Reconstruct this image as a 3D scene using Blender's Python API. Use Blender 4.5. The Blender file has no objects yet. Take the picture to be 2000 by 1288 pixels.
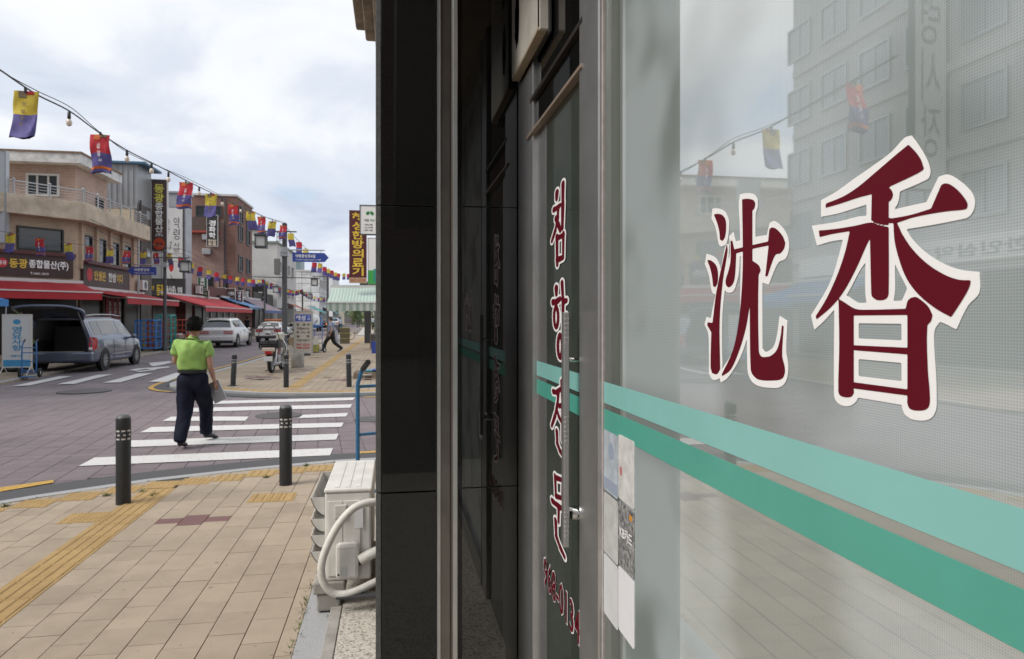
import bpy, bmesh, math, random
import numpy as np
from mathutils import Vector, Matrix
R = math.radians
random.seed(7)
S = bpy.context.scene
C = S.collection
# ------------------------------------------------------------------ camera
F = 1333.33; H = 1.70; VX, VY = 768.0, 620.0        # focal length (px of the 2000 px photo), eye height, street vanishing point
TH = math.atan((1000 - VX) / F)                      # yaw of the camera to the right of the street direction
cam = bpy.data.cameras.new('camera'); cam.lens = 24; cam.sensor_width = 36; cam.clip_end = 5000; cam.clip_start = .02
cam.shift_y = -(644 - VY) / 2000
cam.dof.use_dof = True; cam.dof.focus_distance = 1.3; cam.dof.aperture_fstop = 15
co = bpy.data.objects.new('camera', cam); C.objects.link(co)
co.location = (0, 0, H); co.rotation_euler = (R(90), 0, -TH); S.camera = co
# ------------------------------------------------------------------ sky, sun, exposure
S.view_settings.view_transform = 'Standard'; S.view_settings.look = 'None'; S.view_settings.gamma = 1
S.view_settings.exposure = 1.06
SUN_EL, SUN_AZ = R(47), R(248)                       # azimuth clockwise from +y: behind the camera on the left
W = bpy.data.worlds.new('World'); S.world = W; W.use_nodes = True
nt = W.node_tree; N = nt.nodes; L = nt.links; N.clear()
out = N.new('ShaderNodeOutputWorld'); bg = N.new('ShaderNodeBackground'); bg.inputs[1].default_value = .1
sky = N.new('ShaderNodeTexSky'); sky.sky_type = 'NISHITA'; sky.sun_disc = False
sky.sun_elevation = SUN_EL; sky.sun_rotation = SUN_AZ; sky.dust_density = 2
tc = N.new('ShaderNodeTexCoord'); sep = N.new('ShaderNodeSeparateXYZ'); L.new(tc.outputs['Generated'], sep.inputs[0])
zz = N.new('ShaderNodeMath'); zz.operation = 'MAXIMUM'; zz.inputs[1].default_value = 0; L.new(sep.outputs[2], zz.inputs[0])
za = N.new('ShaderNodeMath'); za.operation = 'ADD'; za.inputs[1].default_value = .28; L.new(zz.outputs[0], za.inputs[0])
dv = N.new('ShaderNodeVectorMath'); dv.operation = 'DIVIDE'; cz = N.new('ShaderNodeCombineXYZ')
for i in range(3): L.new(za.outputs[0], cz.inputs[i])
L.new(tc.outputs['Generated'], dv.inputs[0]); L.new(cz.outputs[0], dv.inputs[1])
def noise(sc, det, ro, off):
    mp = N.new('ShaderNodeMapping'); mp.inputs['Location'].default_value = off; L.new(dv.outputs[0], mp.inputs[0])
    n = N.new('ShaderNodeTexNoise'); n.inputs['Scale'].default_value = sc; n.inputs['Detail'].default_value = det
    n.inputs['Roughness'].default_value = ro; n.inputs['Distortion'].default_value = .3; L.new(mp.outputs[0], n.inputs[0]); return n
def ramp(src, stops):
    r = N.new('ShaderNodeValToRGB'); r.color_ramp.interpolation = 'EASE'
    e = r.color_ramp.elements
    while len(e) < len(stops): e.new(.5)
    for k, (p, c) in zip(e, stops): k.position = p; k.color = (*c, 1)
    L.new(src, r.inputs[0]); return r
n1 = noise(1.35, 6, .53, (3.1, 1.7, .4)); n2 = noise(1.7, 5, .5, (7.7, 2.2, 1.4))
shade = ramp(n1.outputs[0], [(.33, (.55, .62, .75)), (.46, (.72, .78, .88)), (.59, (.93, .95, .99)), (.70, (1.0, 1.0, 1.0))])
cov = ramp(n2.outputs[0], [(.27, (0, 0, 0)), (.42, (1, 1, 1))])
mul = N.new('ShaderNodeVectorMath'); mul.operation = 'SCALE'; mul.inputs[3].default_value = 5.0; L.new(shade.outputs[0], mul.inputs[0])
mx = N.new('ShaderNodeMix'); mx.data_type = 'RGBA'
L.new(cov.outputs[0], mx.inputs[0]); L.new(sky.outputs[0], mx.inputs[6]); L.new(mul.outputs[0], mx.inputs[7])
L.new(mx.outputs[2], bg.inputs[0]); L.new(bg.outputs[0], out.inputs[0])
sl = bpy.data.lights.new('sun', 'SUN'); sl.energy = 1.5; sl.angle = R(28); sl.color = (1, .96, .9)
so = bpy.data.objects.new('sun', sl); C.objects.link(so)
sd = Vector((math.sin(SUN_AZ) * math.cos(SUN_EL), math.cos(SUN_AZ) * math.cos(SUN_EL), math.sin(SUN_EL)))
so.rotation_euler = sd.to_track_quat('Z', 'Y').to_euler(); so.location = sd * 60
# ------------------------------------------------------------------ pixel -> place
ct, st = math.cos(TH), math.sin(TH)
def ray(px, py):
    X = px - 1000
    return Vector((st * F + ct * X, ct * F - st * X, VY - py))
EYE = Vector((0, 0, H))
def G(px, py, z=0.): d = ray(px, py); return EYE + d * ((z - H) / d.z)        # on the ground or a level plane
def AR(px, py, r): d = ray(px, py); return EYE + d * (r / d.x)                # on a plane parallel to the street
def AS(px, py, s): d = ray(px, py); return EYE + d * (s / d.y)                # on a plane across the street
def PIX(p):
    v = Vector(p) - EYE; dep = v.x * st + v.y * ct; X = v.x * ct - v.y * st
    return (1000 + F * X / dep, VY - F * v.z / dep, dep)
# ------------------------------------------------------------------ materials
MATS = {}
def mat(name, col, rough=.6, metal=0., var=0., vscale=8., bump=0., bscale=60., ior=1.5, spec=.5, coat=0., detail=4, emit=None, trans=0., var2=None):
    if name in MATS: return MATS[name]
    m = bpy.data.materials.new(name); m.use_nodes = True; MATS[name] = m
    nt = m.node_tree; b = nt.nodes['Principled BSDF']
    b.inputs['Base Color'].default_value = (*col, 1); b.inputs['Roughness'].default_value = rough
    b.inputs['Metallic'].default_value = metal; b.inputs['IOR'].default_value = ior
    b.inputs['Specular IOR Level'].default_value = spec; b.inputs['Coat Weight'].default_value = coat
    b.inputs['Transmission Weight'].default_value = trans
    if coat: b.inputs['Coat Roughness'].default_value = .04
    if emit: b.inputs['Emission Color'].default_value = (*emit[0], 1); b.inputs['Emission Strength'].default_value = emit[1]
    if var or bump:
        tc = nt.nodes.new('ShaderNodeTexCoord'); geo = nt.nodes.new('ShaderNodeNewGeometry')
    if var:
        n = nt.nodes.new('ShaderNodeTexNoise'); n.inputs['Scale'].default_value = vscale; n.inputs['Detail'].default_value = detail
        n.inputs['Roughness'].default_value = .62
        nt.links.new(geo.outputs['Position'], n.inputs[0])
        r = nt.nodes.new('ShaderNodeValToRGB'); e = r.color_ramp.elements
        lo = var2 or tuple(c * (1 - var) for c in col); hi = tuple(min(1, c * (1 + var * .7)) for c in col)
        e[0].position = .3; e[0].color = (*lo, 1); e[1].position = .7; e[1].color = (*hi, 1)
        nt.links.new(n.outputs[0], r.inputs[0]); nt.links.new(r.outputs[0], b.inputs['Base Color'])
    if bump:
        n = nt.nodes.new('ShaderNodeTexNoise'); n.inputs['Scale'].default_value = bscale; n.inputs['Detail'].default_value = 3
        nt.links.new(geo.outputs['Position'], n.inputs[0])
        bp = nt.nodes.new('ShaderNodeBump'); bp.inputs['Strength'].default_value = bump; bp.inputs['Distance'].default_value = .01
        nt.links.new(n.outputs[0], bp.inputs['Height']); nt.links.new(bp.outputs[0], b.inputs['Normal'])
    return m
def brickmat(name, c1, c2, mortar, bw, bh, msize=.012, rough=.85, ax='wall', off=.5, rot=0., spot=None, spotamt=.05):
    """courses of bricks or paving from a Brick Texture in metres; ax='wall' runs along x+y and z, ax='floor' along y and x"""
    m = bpy.data.materials.new(name); m.use_nodes = True; MATS[name] = m
    nt = m.node_tree; b = nt.nodes['Principled BSDF']; b.inputs['Roughness'].default_value = rough
    geo = nt.nodes.new('ShaderNodeNewGeometry'); sp = nt.nodes.new('ShaderNodeSeparateXYZ'); cb = nt.nodes.new('ShaderNodeCombineXYZ')
    mp = nt.nodes.new('ShaderNodeMapping'); mp.inputs['Rotation'].default_value = (0, 0, rot)
    nt.links.new(geo.outputs['Position'], mp.inputs[0]); nt.links.new(mp.outputs[0], sp.inputs[0])
    if ax == 'wall':
        ad = nt.nodes.new('ShaderNodeMath'); nt.links.new(sp.outputs[0], ad.inputs[0]); nt.links.new(sp.outputs[1], ad.inputs[1])
        nt.links.new(ad.outputs[0], cb.inputs[0]); nt.links.new(sp.outputs[2], cb.inputs[1])
    else:
        nt.links.new(sp.outputs[1], cb.inputs[0]); nt.links.new(sp.outputs[0], cb.inputs[1])
    t = nt.nodes.new('ShaderNodeTexBrick'); t.offset = off
    t.inputs['Scale'].default_value = 1; t.inputs['Brick Width'].default_value = bw; t.inputs['Row Height'].default_value = bh
    t.inputs['Mortar Size'].default_value = msize; t.inputs['Mortar Smooth'].default_value = .1
    t.inputs['Color1'].default_value = (*c1, 1); t.inputs['Color2'].default_value = (*c2, 1); t.inputs['Mortar'].default_value = (*mortar, 1)
    nt.links.new(cb.outputs[0], t.inputs[0])
    n = nt.nodes.new('ShaderNodeTexNoise'); n.inputs['Scale'].default_value = .9; n.inputs['Detail'].default_value = 6
    nt.links.new(geo.outputs['Position'], n.inputs[0])
    r = nt.nodes.new('ShaderNodeMapRange'); r.inputs['From Min'].default_value = .3; r.inputs['From Max'].default_value = .7
    r.inputs['To Min'].default_value = .8; r.inputs['To Max'].default_value = 1.15; nt.links.new(n.outputs[0], r.inputs[0])
    v = nt.nodes.new('ShaderNodeVectorMath'); v.operation = 'SCALE'; nt.links.new(t.outputs[0], v.inputs[0]); nt.links.new(r.outputs[0], v.inputs[3])
    nt.links.new(v.outputs[0], b.inputs['Base Color'])
    bp = nt.nodes.new('ShaderNodeBump'); bp.inputs['Strength'].default_value = .4; bp.inputs['Distance'].default_value = .01; bp.invert = True
    nt.links.new(t.outputs['Fac'], bp.inputs['Height']); nt.links.new(bp.outputs[0], b.inputs['Normal'])
    return m
# ------------------------------------------------------------------ mesh kit
class MB:
    def __init__(s): s.v = []; s.f = []
    def add(s, vs, fs): k = len(s.v); s.v += [tuple(p) for p in vs]; s.f += [tuple(i + k for i in f) for f in fs]; return s
    def box(s, x0, x1, y0, y1, z0, z1, m=None):
        vs = [(x, y, z) for z in (z0, z1) for x, y in ((x0, y0), (x1, y0), (x1, y1), (x0, y1))]
        if m: vs = [m @ Vector(p) for p in vs]
        return s.add(vs, [(3, 2, 1, 0), (4, 5, 6, 7), (0, 1, 5, 4), (1, 2, 6, 5), (2, 3, 7, 6), (3, 0, 4, 7)])
    def prism(s, poly, z0, z1):
        n = len(poly); ar = sum(poly[i][0] * poly[(i + 1) % n][1] - poly[(i + 1) % n][0] * poly[i][1] for i in range(n))
        if ar < 0: poly = poly[::-1]
        return s.add([(p[0], p[1], z0) for p in poly] + [(p[0], p[1], z1) for p in poly],
                     [tuple(range(n))[::-1], tuple(range(n, 2 * n))] + [(i, (i + 1) % n, n + (i + 1) % n, n + i) for i in range(n)])
    def ext(s, pts, vec):
        """closed 3-D outline pushed along vec"""
        n = len(pts); v = Vector(vec)
        return s.add([Vector(p) for p in pts] + [Vector(p) + v for p in pts],
                     [tuple(range(n)), tuple(range(n, 2 * n))[::-1]] + [(i, n + i, n + (i + 1) % n, (i + 1) % n) for i in range(n)])
    def rings(s, rs, closed=True, cap=True):
        n = len(rs[0]); k = len(s.v)
        for r in rs: s.v += [tuple(p) for p in r]
        for a in range(len(rs) - 1):
            for i in range(n if closed else n - 1):
                j = (i + 1) % n; s.f.append((k + a * n + i, k + a * n + j, k + a * n + n + j, k + a * n + n + i))
        if cap and closed: s.f.append(tuple(k + i for i in range(n))[::-1]); s.f.append(tuple(k + (len(rs) - 1) * n + i for i in range(n)))
        return s
    def tube(s, path, r, n=8, cap=True):
        path = [Vector(p) for p in path]; rs = []; up = None
        for i, p in enumerate(path):
            t = (path[min(i + 1, len(path) - 1)] - path[max(i - 1, 0)]).normalized()
            if up is None: up = t.orthogonal().normalized()
            up = (up - t * up.dot(t)); up = up.normalized() if up.length > 1e-6 else t.orthogonal().normalized()
            b = t.cross(up); rr = r[i] if isinstance(r, (list, tuple)) else r
            rs.append([p + (up * math.cos(2 * math.pi * k / n) + b * math.sin(2 * math.pi * k / n)) * rr for k in range(n)])
        return s.rings(rs, True, cap)
    def lathe(s, prof, c=(0, 0, 0), n=24, axis='z', cap=True):
        rs = []
        for r, h in prof:
            ring = []
            for k in range(n):
                a = 2 * math.pi * k / n; x, y = r * math.cos(a), r * math.sin(a)
                p = (x, y, h) if axis == 'z' else ((h, x, y) if axis == 'x' else (y, h, x))
                ring.append((c[0] + p[0], c[1] + p[1], c[2] + p[2]))
            rs.append(ring)
        return s.rings(rs, True, cap)
    def ball(s, c, rx, ry=None, rz=None, n=12, m=8):
        ry = ry or rx; rz = rz or rx
        rs = [[(c[0] + rx * math.sin(math.pi * a / m) * math.cos(2 * math.pi * k / n), c[1] + ry * math.sin(math.pi * a / m) * math.sin(2 * math.pi * k / n),
                c[2] - rz * math.cos(math.pi * a / m)) for k in range(n)] for a in range(1, m)]
        s.rings(rs); return s
    def grid(s, pts):
        n = len(pts[0]); k = len(s.v)
        for r in pts: s.v += [tuple(p) for p in r]
        for a in range(len(pts) - 1):
            for i in range(n - 1): s.f.append((k + a * n + i, k + a * n + i + 1, k + a * n + n + i + 1, k + a * n + n + i))
        return s
    def mesh(s, name='mesh', m=None, smooth=False, mx=None, fix=True):
        me = bpy.data.meshes.new(name); me.from_pydata(s.v, [], s.f)
        if mx: me.transform(mx)
        if fix:
            b = bmesh.new(); b.from_mesh(me); bmesh.ops.recalc_face_normals(b, faces=b.faces); b.to_mesh(me); b.free()
        if m: me.materials.append(m)
        if smooth:
            me.polygons.foreach_set('use_smooth', [True] * len(me.polygons)); me.set_sharp_from_angle(angle=R(40))
        return me
    def build(s, name, m, parent=None, smooth=False, bevel=0., mx=None, fix=True, **kw):
        o = link(name, s.mesh(name, m, smooth, mx, fix), parent, **kw)
        if bevel:
            md = o.modifiers.new('bevel', 'BEVEL'); md.width = bevel; md.segments = 2; md.limit_method = 'ANGLE'; md.angle_limit = R(40)
        return o
def link(name, me, parent=None, label=None, cat=None, group=None, kind=None):
    o = bpy.data.objects.new(name, me); C.objects.link(o); o.parent = parent
    tag(o, label, cat, group, kind); return o
def tag(o, label=None, cat=None, group=None, kind=None):
    for k, v in (('label', label), ('category', cat), ('group', group), ('kind', kind)):
        if v: o[k] = v
    return o
def thing(name, label, cat, loc=(0, 0, 0), rz=0., group=None):
    o = link(name, None, None, label, cat, group); o.location = loc; o.rotation_euler = (0, 0, rz); return o
def copytree(o, parent=None, label=None):
    c = o.copy(); C.objects.link(c); c.parent = parent
    if label: c['label'] = label
    for ch in list(o.children): copytree(ch, c)
    return c
# ------------------------------------------------------------------ lettering
DG = None
TXT = {}
def textmesh(body, bold=0.):
    bold = min(bold, .026); key = (body, bold)
    if key not in TXT:
        cu = bpy.data.curves.new('lettering', 'FONT'); cu.body = body; cu.resolution_u = 2; cu.offset = bold; cu.align_x = 'LEFT'
        o = bpy.data.objects.new('lettering', cu); C.objects.link(o); bpy.context.view_layer.update()
        me = bpy.data.meshes.new_from_object(o.evaluated_get(bpy.context.evaluated_depsgraph_get()))
        bpy.data.objects.remove(o); TXT[key] = me
    return TXT[key]
def text(body, parent, m, org, ux, uz, w=None, h=None, bold=.02, name='lettering', vertical=False, gap=1.08):
    """letters whose box starts at org (lower left), runs along ux, rises along uz; w/h in metres; vertical stacks the syllables"""
    ux = Vector(ux).normalized(); uz = Vector(uz).normalized(); un = ux.cross(uz); org = Vector(org)
    if vertical:
        n = len(body); ch = h / n
        for i, c in enumerate(body):
            if c != ' ': text(c, parent, m, org + uz * (h - (i + 1) * ch + ch * .06), ux, uz, w, ch / gap, bold, name)
        return
    src = textmesh(body, bold); me = src.copy(); n = len(me.vertices)
    if n == 0: return
    a = np.empty(n * 3, 'f'); me.vertices.foreach_get('co', a); a = a.reshape(-1, 3)
    lo = a.min(0); hi = a.max(0); sx = sz = None
    if w: sx = w / (hi[0] - lo[0])
    if h: sz = h / max(hi[1] - lo[1], .02)
    sx = sx or sz; sz = sz or sx
    u = (a[:, 0] - lo[0]) * sx; v = (a[:, 1] - lo[1]) * sz
    p = np.outer(u, ux) + np.outer(v, uz) + np.array(org)
    me.vertices.foreach_set('co', p.astype('f').ravel()); me.update(); me.materials.clear(); me.materials.append(m)
    return link(name, me, parent)
# ------------------------------------------------------------------ outlines from a distance field (brush lettering)
def chaikin(p, n=2):
    for _ in range(n):
        q = []
        for i in range(len(p)):
            a, b = np.array(p[i], float), np.array(p[(i + 1) % len(p)], float); q += [a * .75 + b * .25, a * .25 + b * .75]
        p = q
    return p
def keen(p, n=4, lim=50.):
    """outline with its corners kept and its curves rounded"""
    p = [np.array(q, float) for q in p]; N_ = len(p)
    def turn(i):
        a, b = p[i] - p[i - 1], p[(i + 1) % N_] - p[i]; return abs(math.degrees(math.atan2(a[0] * b[1] - a[1] * b[0], a @ b)))
    cor = [turn(i) > lim for i in range(N_)]; o = []
    for i in range(N_):
        b, c = p[i], p[(i + 1) % N_]; a = 2 * b - c if cor[i] else p[i - 1]; d = 2 * c - b if cor[(i + 1) % N_] else p[(i + 2) % N_]; l = np.linalg.norm(c - b)
        m1 = (c - a) * .5; m2 = (d - b) * .5; m1 = m1 / max(np.linalg.norm(m1), 1e-9) * l; m2 = m2 / max(np.linalg.norm(m2), 1e-9) * l
        for k in range(n):
            t = k / n; o.append((2 * t ** 3 - 3 * t * t + 1) * b + (t ** 3 - 2 * t * t + t) * m1 + (-2 * t ** 3 + 3 * t * t) * c + (t ** 3 - t * t) * m2)
    return o
def sdf_poly(P, poly):
    """signed distance, negative inside"""
    d = np.full(len(P), 1e9); ins = np.zeros(len(P), bool); n = len(poly)
    for i in range(n):
        a, b = np.array(poly[i]), np.array(poly[(i + 1) % n]); e = b - a; w = P - a
        t = np.clip((w @ e) / max(e @ e, 1e-12), 0, 1); d = np.minimum(d, np.linalg.norm(w - t[:, None] * e, axis=1))
        c1 = (a[1] <= P[:, 1]) != (b[1] <= P[:, 1])
        with np.errstate(divide='ignore', invalid='ignore'): xx = a[0] + (P[:, 1] - a[1]) / (b[1] - a[1] + 1e-15) * e[0]
        ins ^= c1 & (P[:, 0] < xx)
    return np.where(ins, -d, d)
def iso_mesh(D, u0, v0, st_, lev, to3):
    """filled region D<lev on a regular grid; rows of full cells merged"""
    nv, nu = D.shape; D = D - lev; mb = MB(); ins = D < 0
    P = lambda i, j: (u0 + j * st_, v0 + i * st_)
    def X(a, b):
        da, db = D[a], D[b]; t = da / (da - db); pa, pb = P(*a), P(*b); return (pa[0] + (pb[0] - pa[0]) * t, pa[1] + (pb[1] - pa[1]) * t)
    for i in range(nv - 1):
        run = None
        for j in range(nu):
            full = j < nu - 1 and ins[i, j] and ins[i + 1, j] and ins[i, j + 1] and ins[i + 1, j + 1]
            if full:
                if run is None: run = j
                continue
            if run is not None:
                mb.add([to3(*P(i, run)), to3(*P(i, j)), to3(*P(i + 1, j)), to3(*P(i + 1, run))], [(0, 1, 2, 3)]); run = None
            if j == nu - 1: continue
            cs = [(i, j), (i, j + 1), (i + 1, j + 1), (i + 1, j)]
            if not any(ins[c] for c in cs): continue
            poly = []
            for k in range(4):
                a, b = cs[k], cs[(k + 1) % 4]
                if ins[a]: poly.append(P(*a))
                if ins[a] != ins[b]: poly.append(X(a, b))
            if len(poly) > 2: mb.add([to3(*p) for p in poly], [tuple(range(len(poly)))])
    return mb
# ------------------------------------------------------------------ palette
M_WHITE = mat('white_paint', (.78, .77, .74), .5, var=.05, vscale=3)
M_PRINTW = mat('white_print', (.82, .81, .78), .5)
M_BLACK = mat('black_plastic', (.015, .015, .016), .45)
M_RUBBER = mat('tyre_rubber', (.018, .018, .018), .8)
M_DARK = mat('dark_interior', (.035, .033, .032), .8)
M_STEEL = mat('brushed_steel', (.49, .49, .485), .36, .85, var=.14, vscale=5, bump=.03, bscale=90)
M_CHROME = mat('chrome', (.75, .75, .74), .12, 1.)
M_ALU = mat('galvanised_metal', (.45, .46, .47), .4, .8, var=.1)
M_POLE = mat('grey_pole_paint', (.055, .055, .058), .45)
M_RED = mat('red_print', (.5, .02, .03), .5)
M_YEL = mat('yellow_print', (.75, .50, .05), .5)
M_LEMON = mat('lemon_print', (.75, .68, .12), .5)
M_BLUE = mat('blue_sign_paint', (.035, .07, .33), .4)
M_BLUEMETAL = mat('blue_steel_paint', (.03, .13, .34), .4, var=.15, vscale=20)
M_INK = mat('black_print', (.02, .02, .022), .5)
M_GLASSD = mat('dark_window_glass', (.03, .036, .04), .04, 0, ior=1.6)
M_GRANITE = mat('grey_granite', (.36, .36, .36), .75, var=.3, vscale=160, bump=.15, bscale=220, detail=2)
M_CONC = mat('weathered_concrete', (.33, .31, .28), .85, var=.25, vscale=7, bump=.25, bscale=50)
M_YPAINT = mat('yellow_road_paint', (.50, .30, .06), .7, var=.25, vscale=25)
def worn_paint():
    m = mat('white_road_paint', (.62, .61, .59), .65, bump=.2, bscale=120); nt = m.node_tree; b = nt.nodes['Principled BSDF']
    geo = nt.nodes.new('ShaderNodeNewGeometry'); n = nt.nodes.new('ShaderNodeTexNoise'); n.inputs['Scale'].default_value = 30; n.inputs['Detail'].default_value = 8; n.inputs['Roughness'].default_value = .7
    nt.links.new(geo.outputs['Position'], n.inputs[0])
    r = nt.nodes.new('ShaderNodeValToRGB'); e = r.color_ramp.elements; e[0].position = .33; e[0].color = (.38, .28, .28, 1); e[1].position = .47; e[1].color = (.62, .61, .59, 1)
    nt.links.new(n.outputs[0], r.inputs[0]); nt.links.new(r.outputs[0], b.inputs['Base Color']); return m
M_PAINT = worn_paint()
M_ASPH = mat('asphalt', (.085, .085, .088), .9, var=.28, vscale=90, bump=.4, bscale=180)
def pavermat(name, col, alt, vs=3.):
    m = mat(name, col, .85, bump=.25, bscale=170); nt = m.node_tree; b = nt.nodes['Principled BSDF']
    oi = nt.nodes.new('ShaderNodeObjectInfo'); geo = nt.nodes.new('ShaderNodeNewGeometry')
    n = nt.nodes.new('ShaderNodeTexNoise'); n.inputs['Scale'].default_value = vs; n.inputs['Detail'].default_value = 8; n.inputs['Roughness'].default_value = .65
    nt.links.new(geo.outputs['Position'], n.inputs[0])
    ad = nt.nodes.new('ShaderNodeMath'); ad.operation = 'MULTIPLY_ADD'; ad.inputs[1].default_value = .28
    nt.links.new(oi.outputs['Random'], ad.inputs[0]); nt.links.new(n.outputs[0], ad.inputs[2])
    r = nt.nodes.new('ShaderNodeValToRGB'); e = r.color_ramp.elements; e[0].position = .38; e[0].color = (*alt, 1); e[1].position = .85; e[1].color = (*col, 1)
    nt.links.new(ad.outputs[0], r.inputs[0])
    n2 = nt.nodes.new('ShaderNodeTexNoise'); n2.inputs['Scale'].default_value = 26; n2.inputs['Detail'].default_value = 3; nt.links.new(geo.outputs['Position'], n2.inputs[0])
    r2 = nt.nodes.new('ShaderNodeValToRGB'); e = r2.color_ramp.elements; e[0].position = .67; e[0].color = (0, 0, 0, 1); e[1].position = .74; e[1].color = (1, 1, 1, 1)
    nt.links.new(n2.outputs[0], r2.inputs[0])
    mx = nt.nodes.new('ShaderNodeMix'); mx.data_type = 'RGBA'; mx.inputs[7].default_value = (alt[0] * .66, alt[1] * .66, alt[2] * .66, 1)
    vg = nt.nodes.new('ShaderNodeTexVoronoi'); vg.inputs['Scale'].default_value = 4.5; nt.links.new(geo.outputs['Position'], vg.inputs[0])
    rg = nt.nodes.new('ShaderNodeMapRange'); rg.inputs['From Min'].default_value = .05; rg.inputs['From Max'].default_value = .085; rg.inputs['To Min'].default_value = .8; rg.inputs['To Max'].default_value = 0.; nt.links.new(vg.outputs['Distance'], rg.inputs[0])
    n3 = nt.nodes.new('ShaderNodeTexNoise'); n3.inputs['Scale'].default_value = .8; n3.inputs['Detail'].default_value = 7; n3.inputs['Roughness'].default_value = .65; nt.links.new(geo.outputs['Position'], n3.inputs[0])
    r3 = nt.nodes.new('ShaderNodeMapRange'); r3.inputs['From Min'].default_value = .52; r3.inputs['From Max'].default_value = .72; r3.inputs['To Min'].default_value = 0.; r3.inputs['To Max'].default_value = .55; nt.links.new(n3.outputs[0], r3.inputs[0])
    m1 = nt.nodes.new('ShaderNodeMath'); m1.operation = 'MAXIMUM'; nt.links.new(r2.outputs[0], m1.inputs[0]); nt.links.new(rg.outputs[0], m1.inputs[1])
    m2 = nt.nodes.new('ShaderNodeMath'); m2.operation = 'MAXIMUM'; nt.links.new(m1.outputs[0], m2.inputs[0]); nt.links.new(r3.outputs[0], m2.inputs[1])
    nt.links.new(m2.outputs[0], mx.inputs[0]); nt.links.new(r.outputs[0], mx.inputs[6]); nt.links.new(mx.outputs[2], b.inputs['Base Color']); return m
M_PAVE = pavermat('beige_paving', (.39, .315, .235), (.305, .245, .182))
M_MAROON = pavermat('maroon_paving', (.20, .105, .10), (.15, .08, .077))
M_TACT = pavermat('yellow_tactile_paving', (.43, .285, .118), (.33, .215, .085), 9.)
M_BLOCK = pavermat('road_block_paving', (.20, .163, .17), (.16, .128, .135), 2.)
M_JOINT = mat('joint_sand', (.115, .097, .077), .95)
M_JOINTR = mat('road_joint_sand', (.055, .045, .045), .95)
M_PAVEFAR = brickmat('beige_paving_courses', (.36, .285, .205), (.32, .255, .185), (.17, .14, .11), .29, .1925, .008, ax='floor')
M_ROADFAR = brickmat('maroon_block_courses', (.20, .168, .176), (.178, .148, .156), (.12, .10, .104), .15, .30, .008, ax='floor', rot=R(-6))
# ------------------------------------------------------------------ the ground
MB().box(-1500, 1500, -600, 2500, -.4, -.2).build('ground', M_ASPH, kind='structure', label='grey ground under the street and far beyond it')
road = MB().add([(-70, -40, -.06), (60, -40, -.06), (60, 420, -.06), (-70, 420, -.06)], [(0, 1, 2, 3)]).build('road', M_ROADFAR, kind='structure', label='maroon block-paved road with white crossings', fix=False)
ZR = -.05
def poly_off(pts, d):
    """open polyline moved to its left by d (xy)"""
    o = []
    for i in range(len(pts)):
        a = Vector(pts[max(i - 1, 0)][:2]); b = Vector(pts[min(i + 1, len(pts) - 1)][:2]); t = (b - a).normalized()
        o.append((pts[i][0] - t.y * d, pts[i][1] + t.x * d))
    return o
def xy(px, py, z=0.): p = G(px, py, z); return (p.x, p.y)
def smooth_line(p, n=2):
    for _ in range(n):
        q = [p[0]]
        for a, b in zip(p, p[1:]): q += [(a[0] * .75 + b[0] * .25, a[1] * .75 + b[1] * .25), (a[0] * .25 + b[0] * .75, a[1] * .25 + b[1] * .75)]
        p = q + [p[-1]]
    return p
KN = smooth_line([(12, 9.3), (4, 8.9), xy(732, 895), xy(619, 901), xy(547, 908), xy(447, 918.6), xy(340, 930), xy(228, 944), xy(130, 958), xy(49, 971), xy(0, 980),
      (-4.5, 6.25), (-5.15, 5.2), (-5.4, 3.6), (-5.42, -6), (-5.42, -20)], 1)          # outer edge of the near kerb
KF = smooth_line([(-5.35, 400), (-5.35, 60), xy(502, 702), xy(416, 725), xy(352, 741), xy(335, 747), xy(323, 754), xy(345, 758.5), xy(412, 762), xy(463, 766), xy(533, 769), xy(649, 769), xy(731, 767), (12, 16.2)], 1)
KL = [(-60, 7.5), (-16, 7.6), (-11.5, 8.6), (-10.1, 11), (-9.9, 15), (-10.05, 18), (-10.4, 21.3), (-11.0, 30), (-11.35, 36), (-11.4, 400)]
def on_line(pts, step):
    """points every step along a polyline"""
    o = [Vector(pts[0])]; acc = 0.
    for a, b in zip(pts, pts[1:]):
        a, b = Vector(a), Vector(b); l = (b - a).length
        while acc + l >= step:
            a = a + (b - a).normalized() * (step - acc); l = (b - a).length; o.append(a.copy()); acc = 0.
        acc += l
    return o
def sidewalk(name, label, kerb, close, top_mat, z):
    """kerb: outer line, walked with the pavement on its left or right; close: points shutting the polygon"""
    return MB().prism(list(kerb) + close, -.3, z).build(name, top_mat, kind='structure', label=label)
KNi, KFi, KLi = poly_off(KN, .13), poly_off(KF, .20), poly_off(KL, -.2)
near_walk = sidewalk('near_pavement', 'beige paved pavement in front of the shop', KNi, [(12, -20)], M_JOINT, -.012)
far_walk = sidewalk('far_pavement', 'beige paved pavement beyond the side road', KFi, [(12, 400)], M_PAVEFAR, 0.)
left_walk = sidewalk('opposite_pavement', 'beige pavement along the opposite shops', KLi, [(-60, 400)], M_PAVEFAR, 0.)
def kerb_stones(line, width, side, parent, lim, zt):
    pts = [p for p in on_line(line, .98)]
    a = 0
    for p, q in zip(pts, pts[1:]):
        t = (q - p).normalized(); n = Vector((-t.y, t.x)) * side * width; g = t * .004
        c = [p + g, q - g, q - g + n, p + g + n]; mid = (p + q) / 2
        if not (lim[0] < mid.y < lim[1] and lim[2] < mid.x < lim[3]): continue
        MB().prism([tuple(v) for v in c], -.3, zt).build('kerb_stone', M_GRANITE, parent); a += 1
kerb_stones(KN, .125, 1, near_walk, (-3, 12, -9, 6), .004)
kerb_stones(KF, .195, 1, far_walk, (10, 60, -9, 6), .004)
kerb_stones(KL, .195, -1, left_walk, (12, 60, -20, -8), .006)
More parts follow.
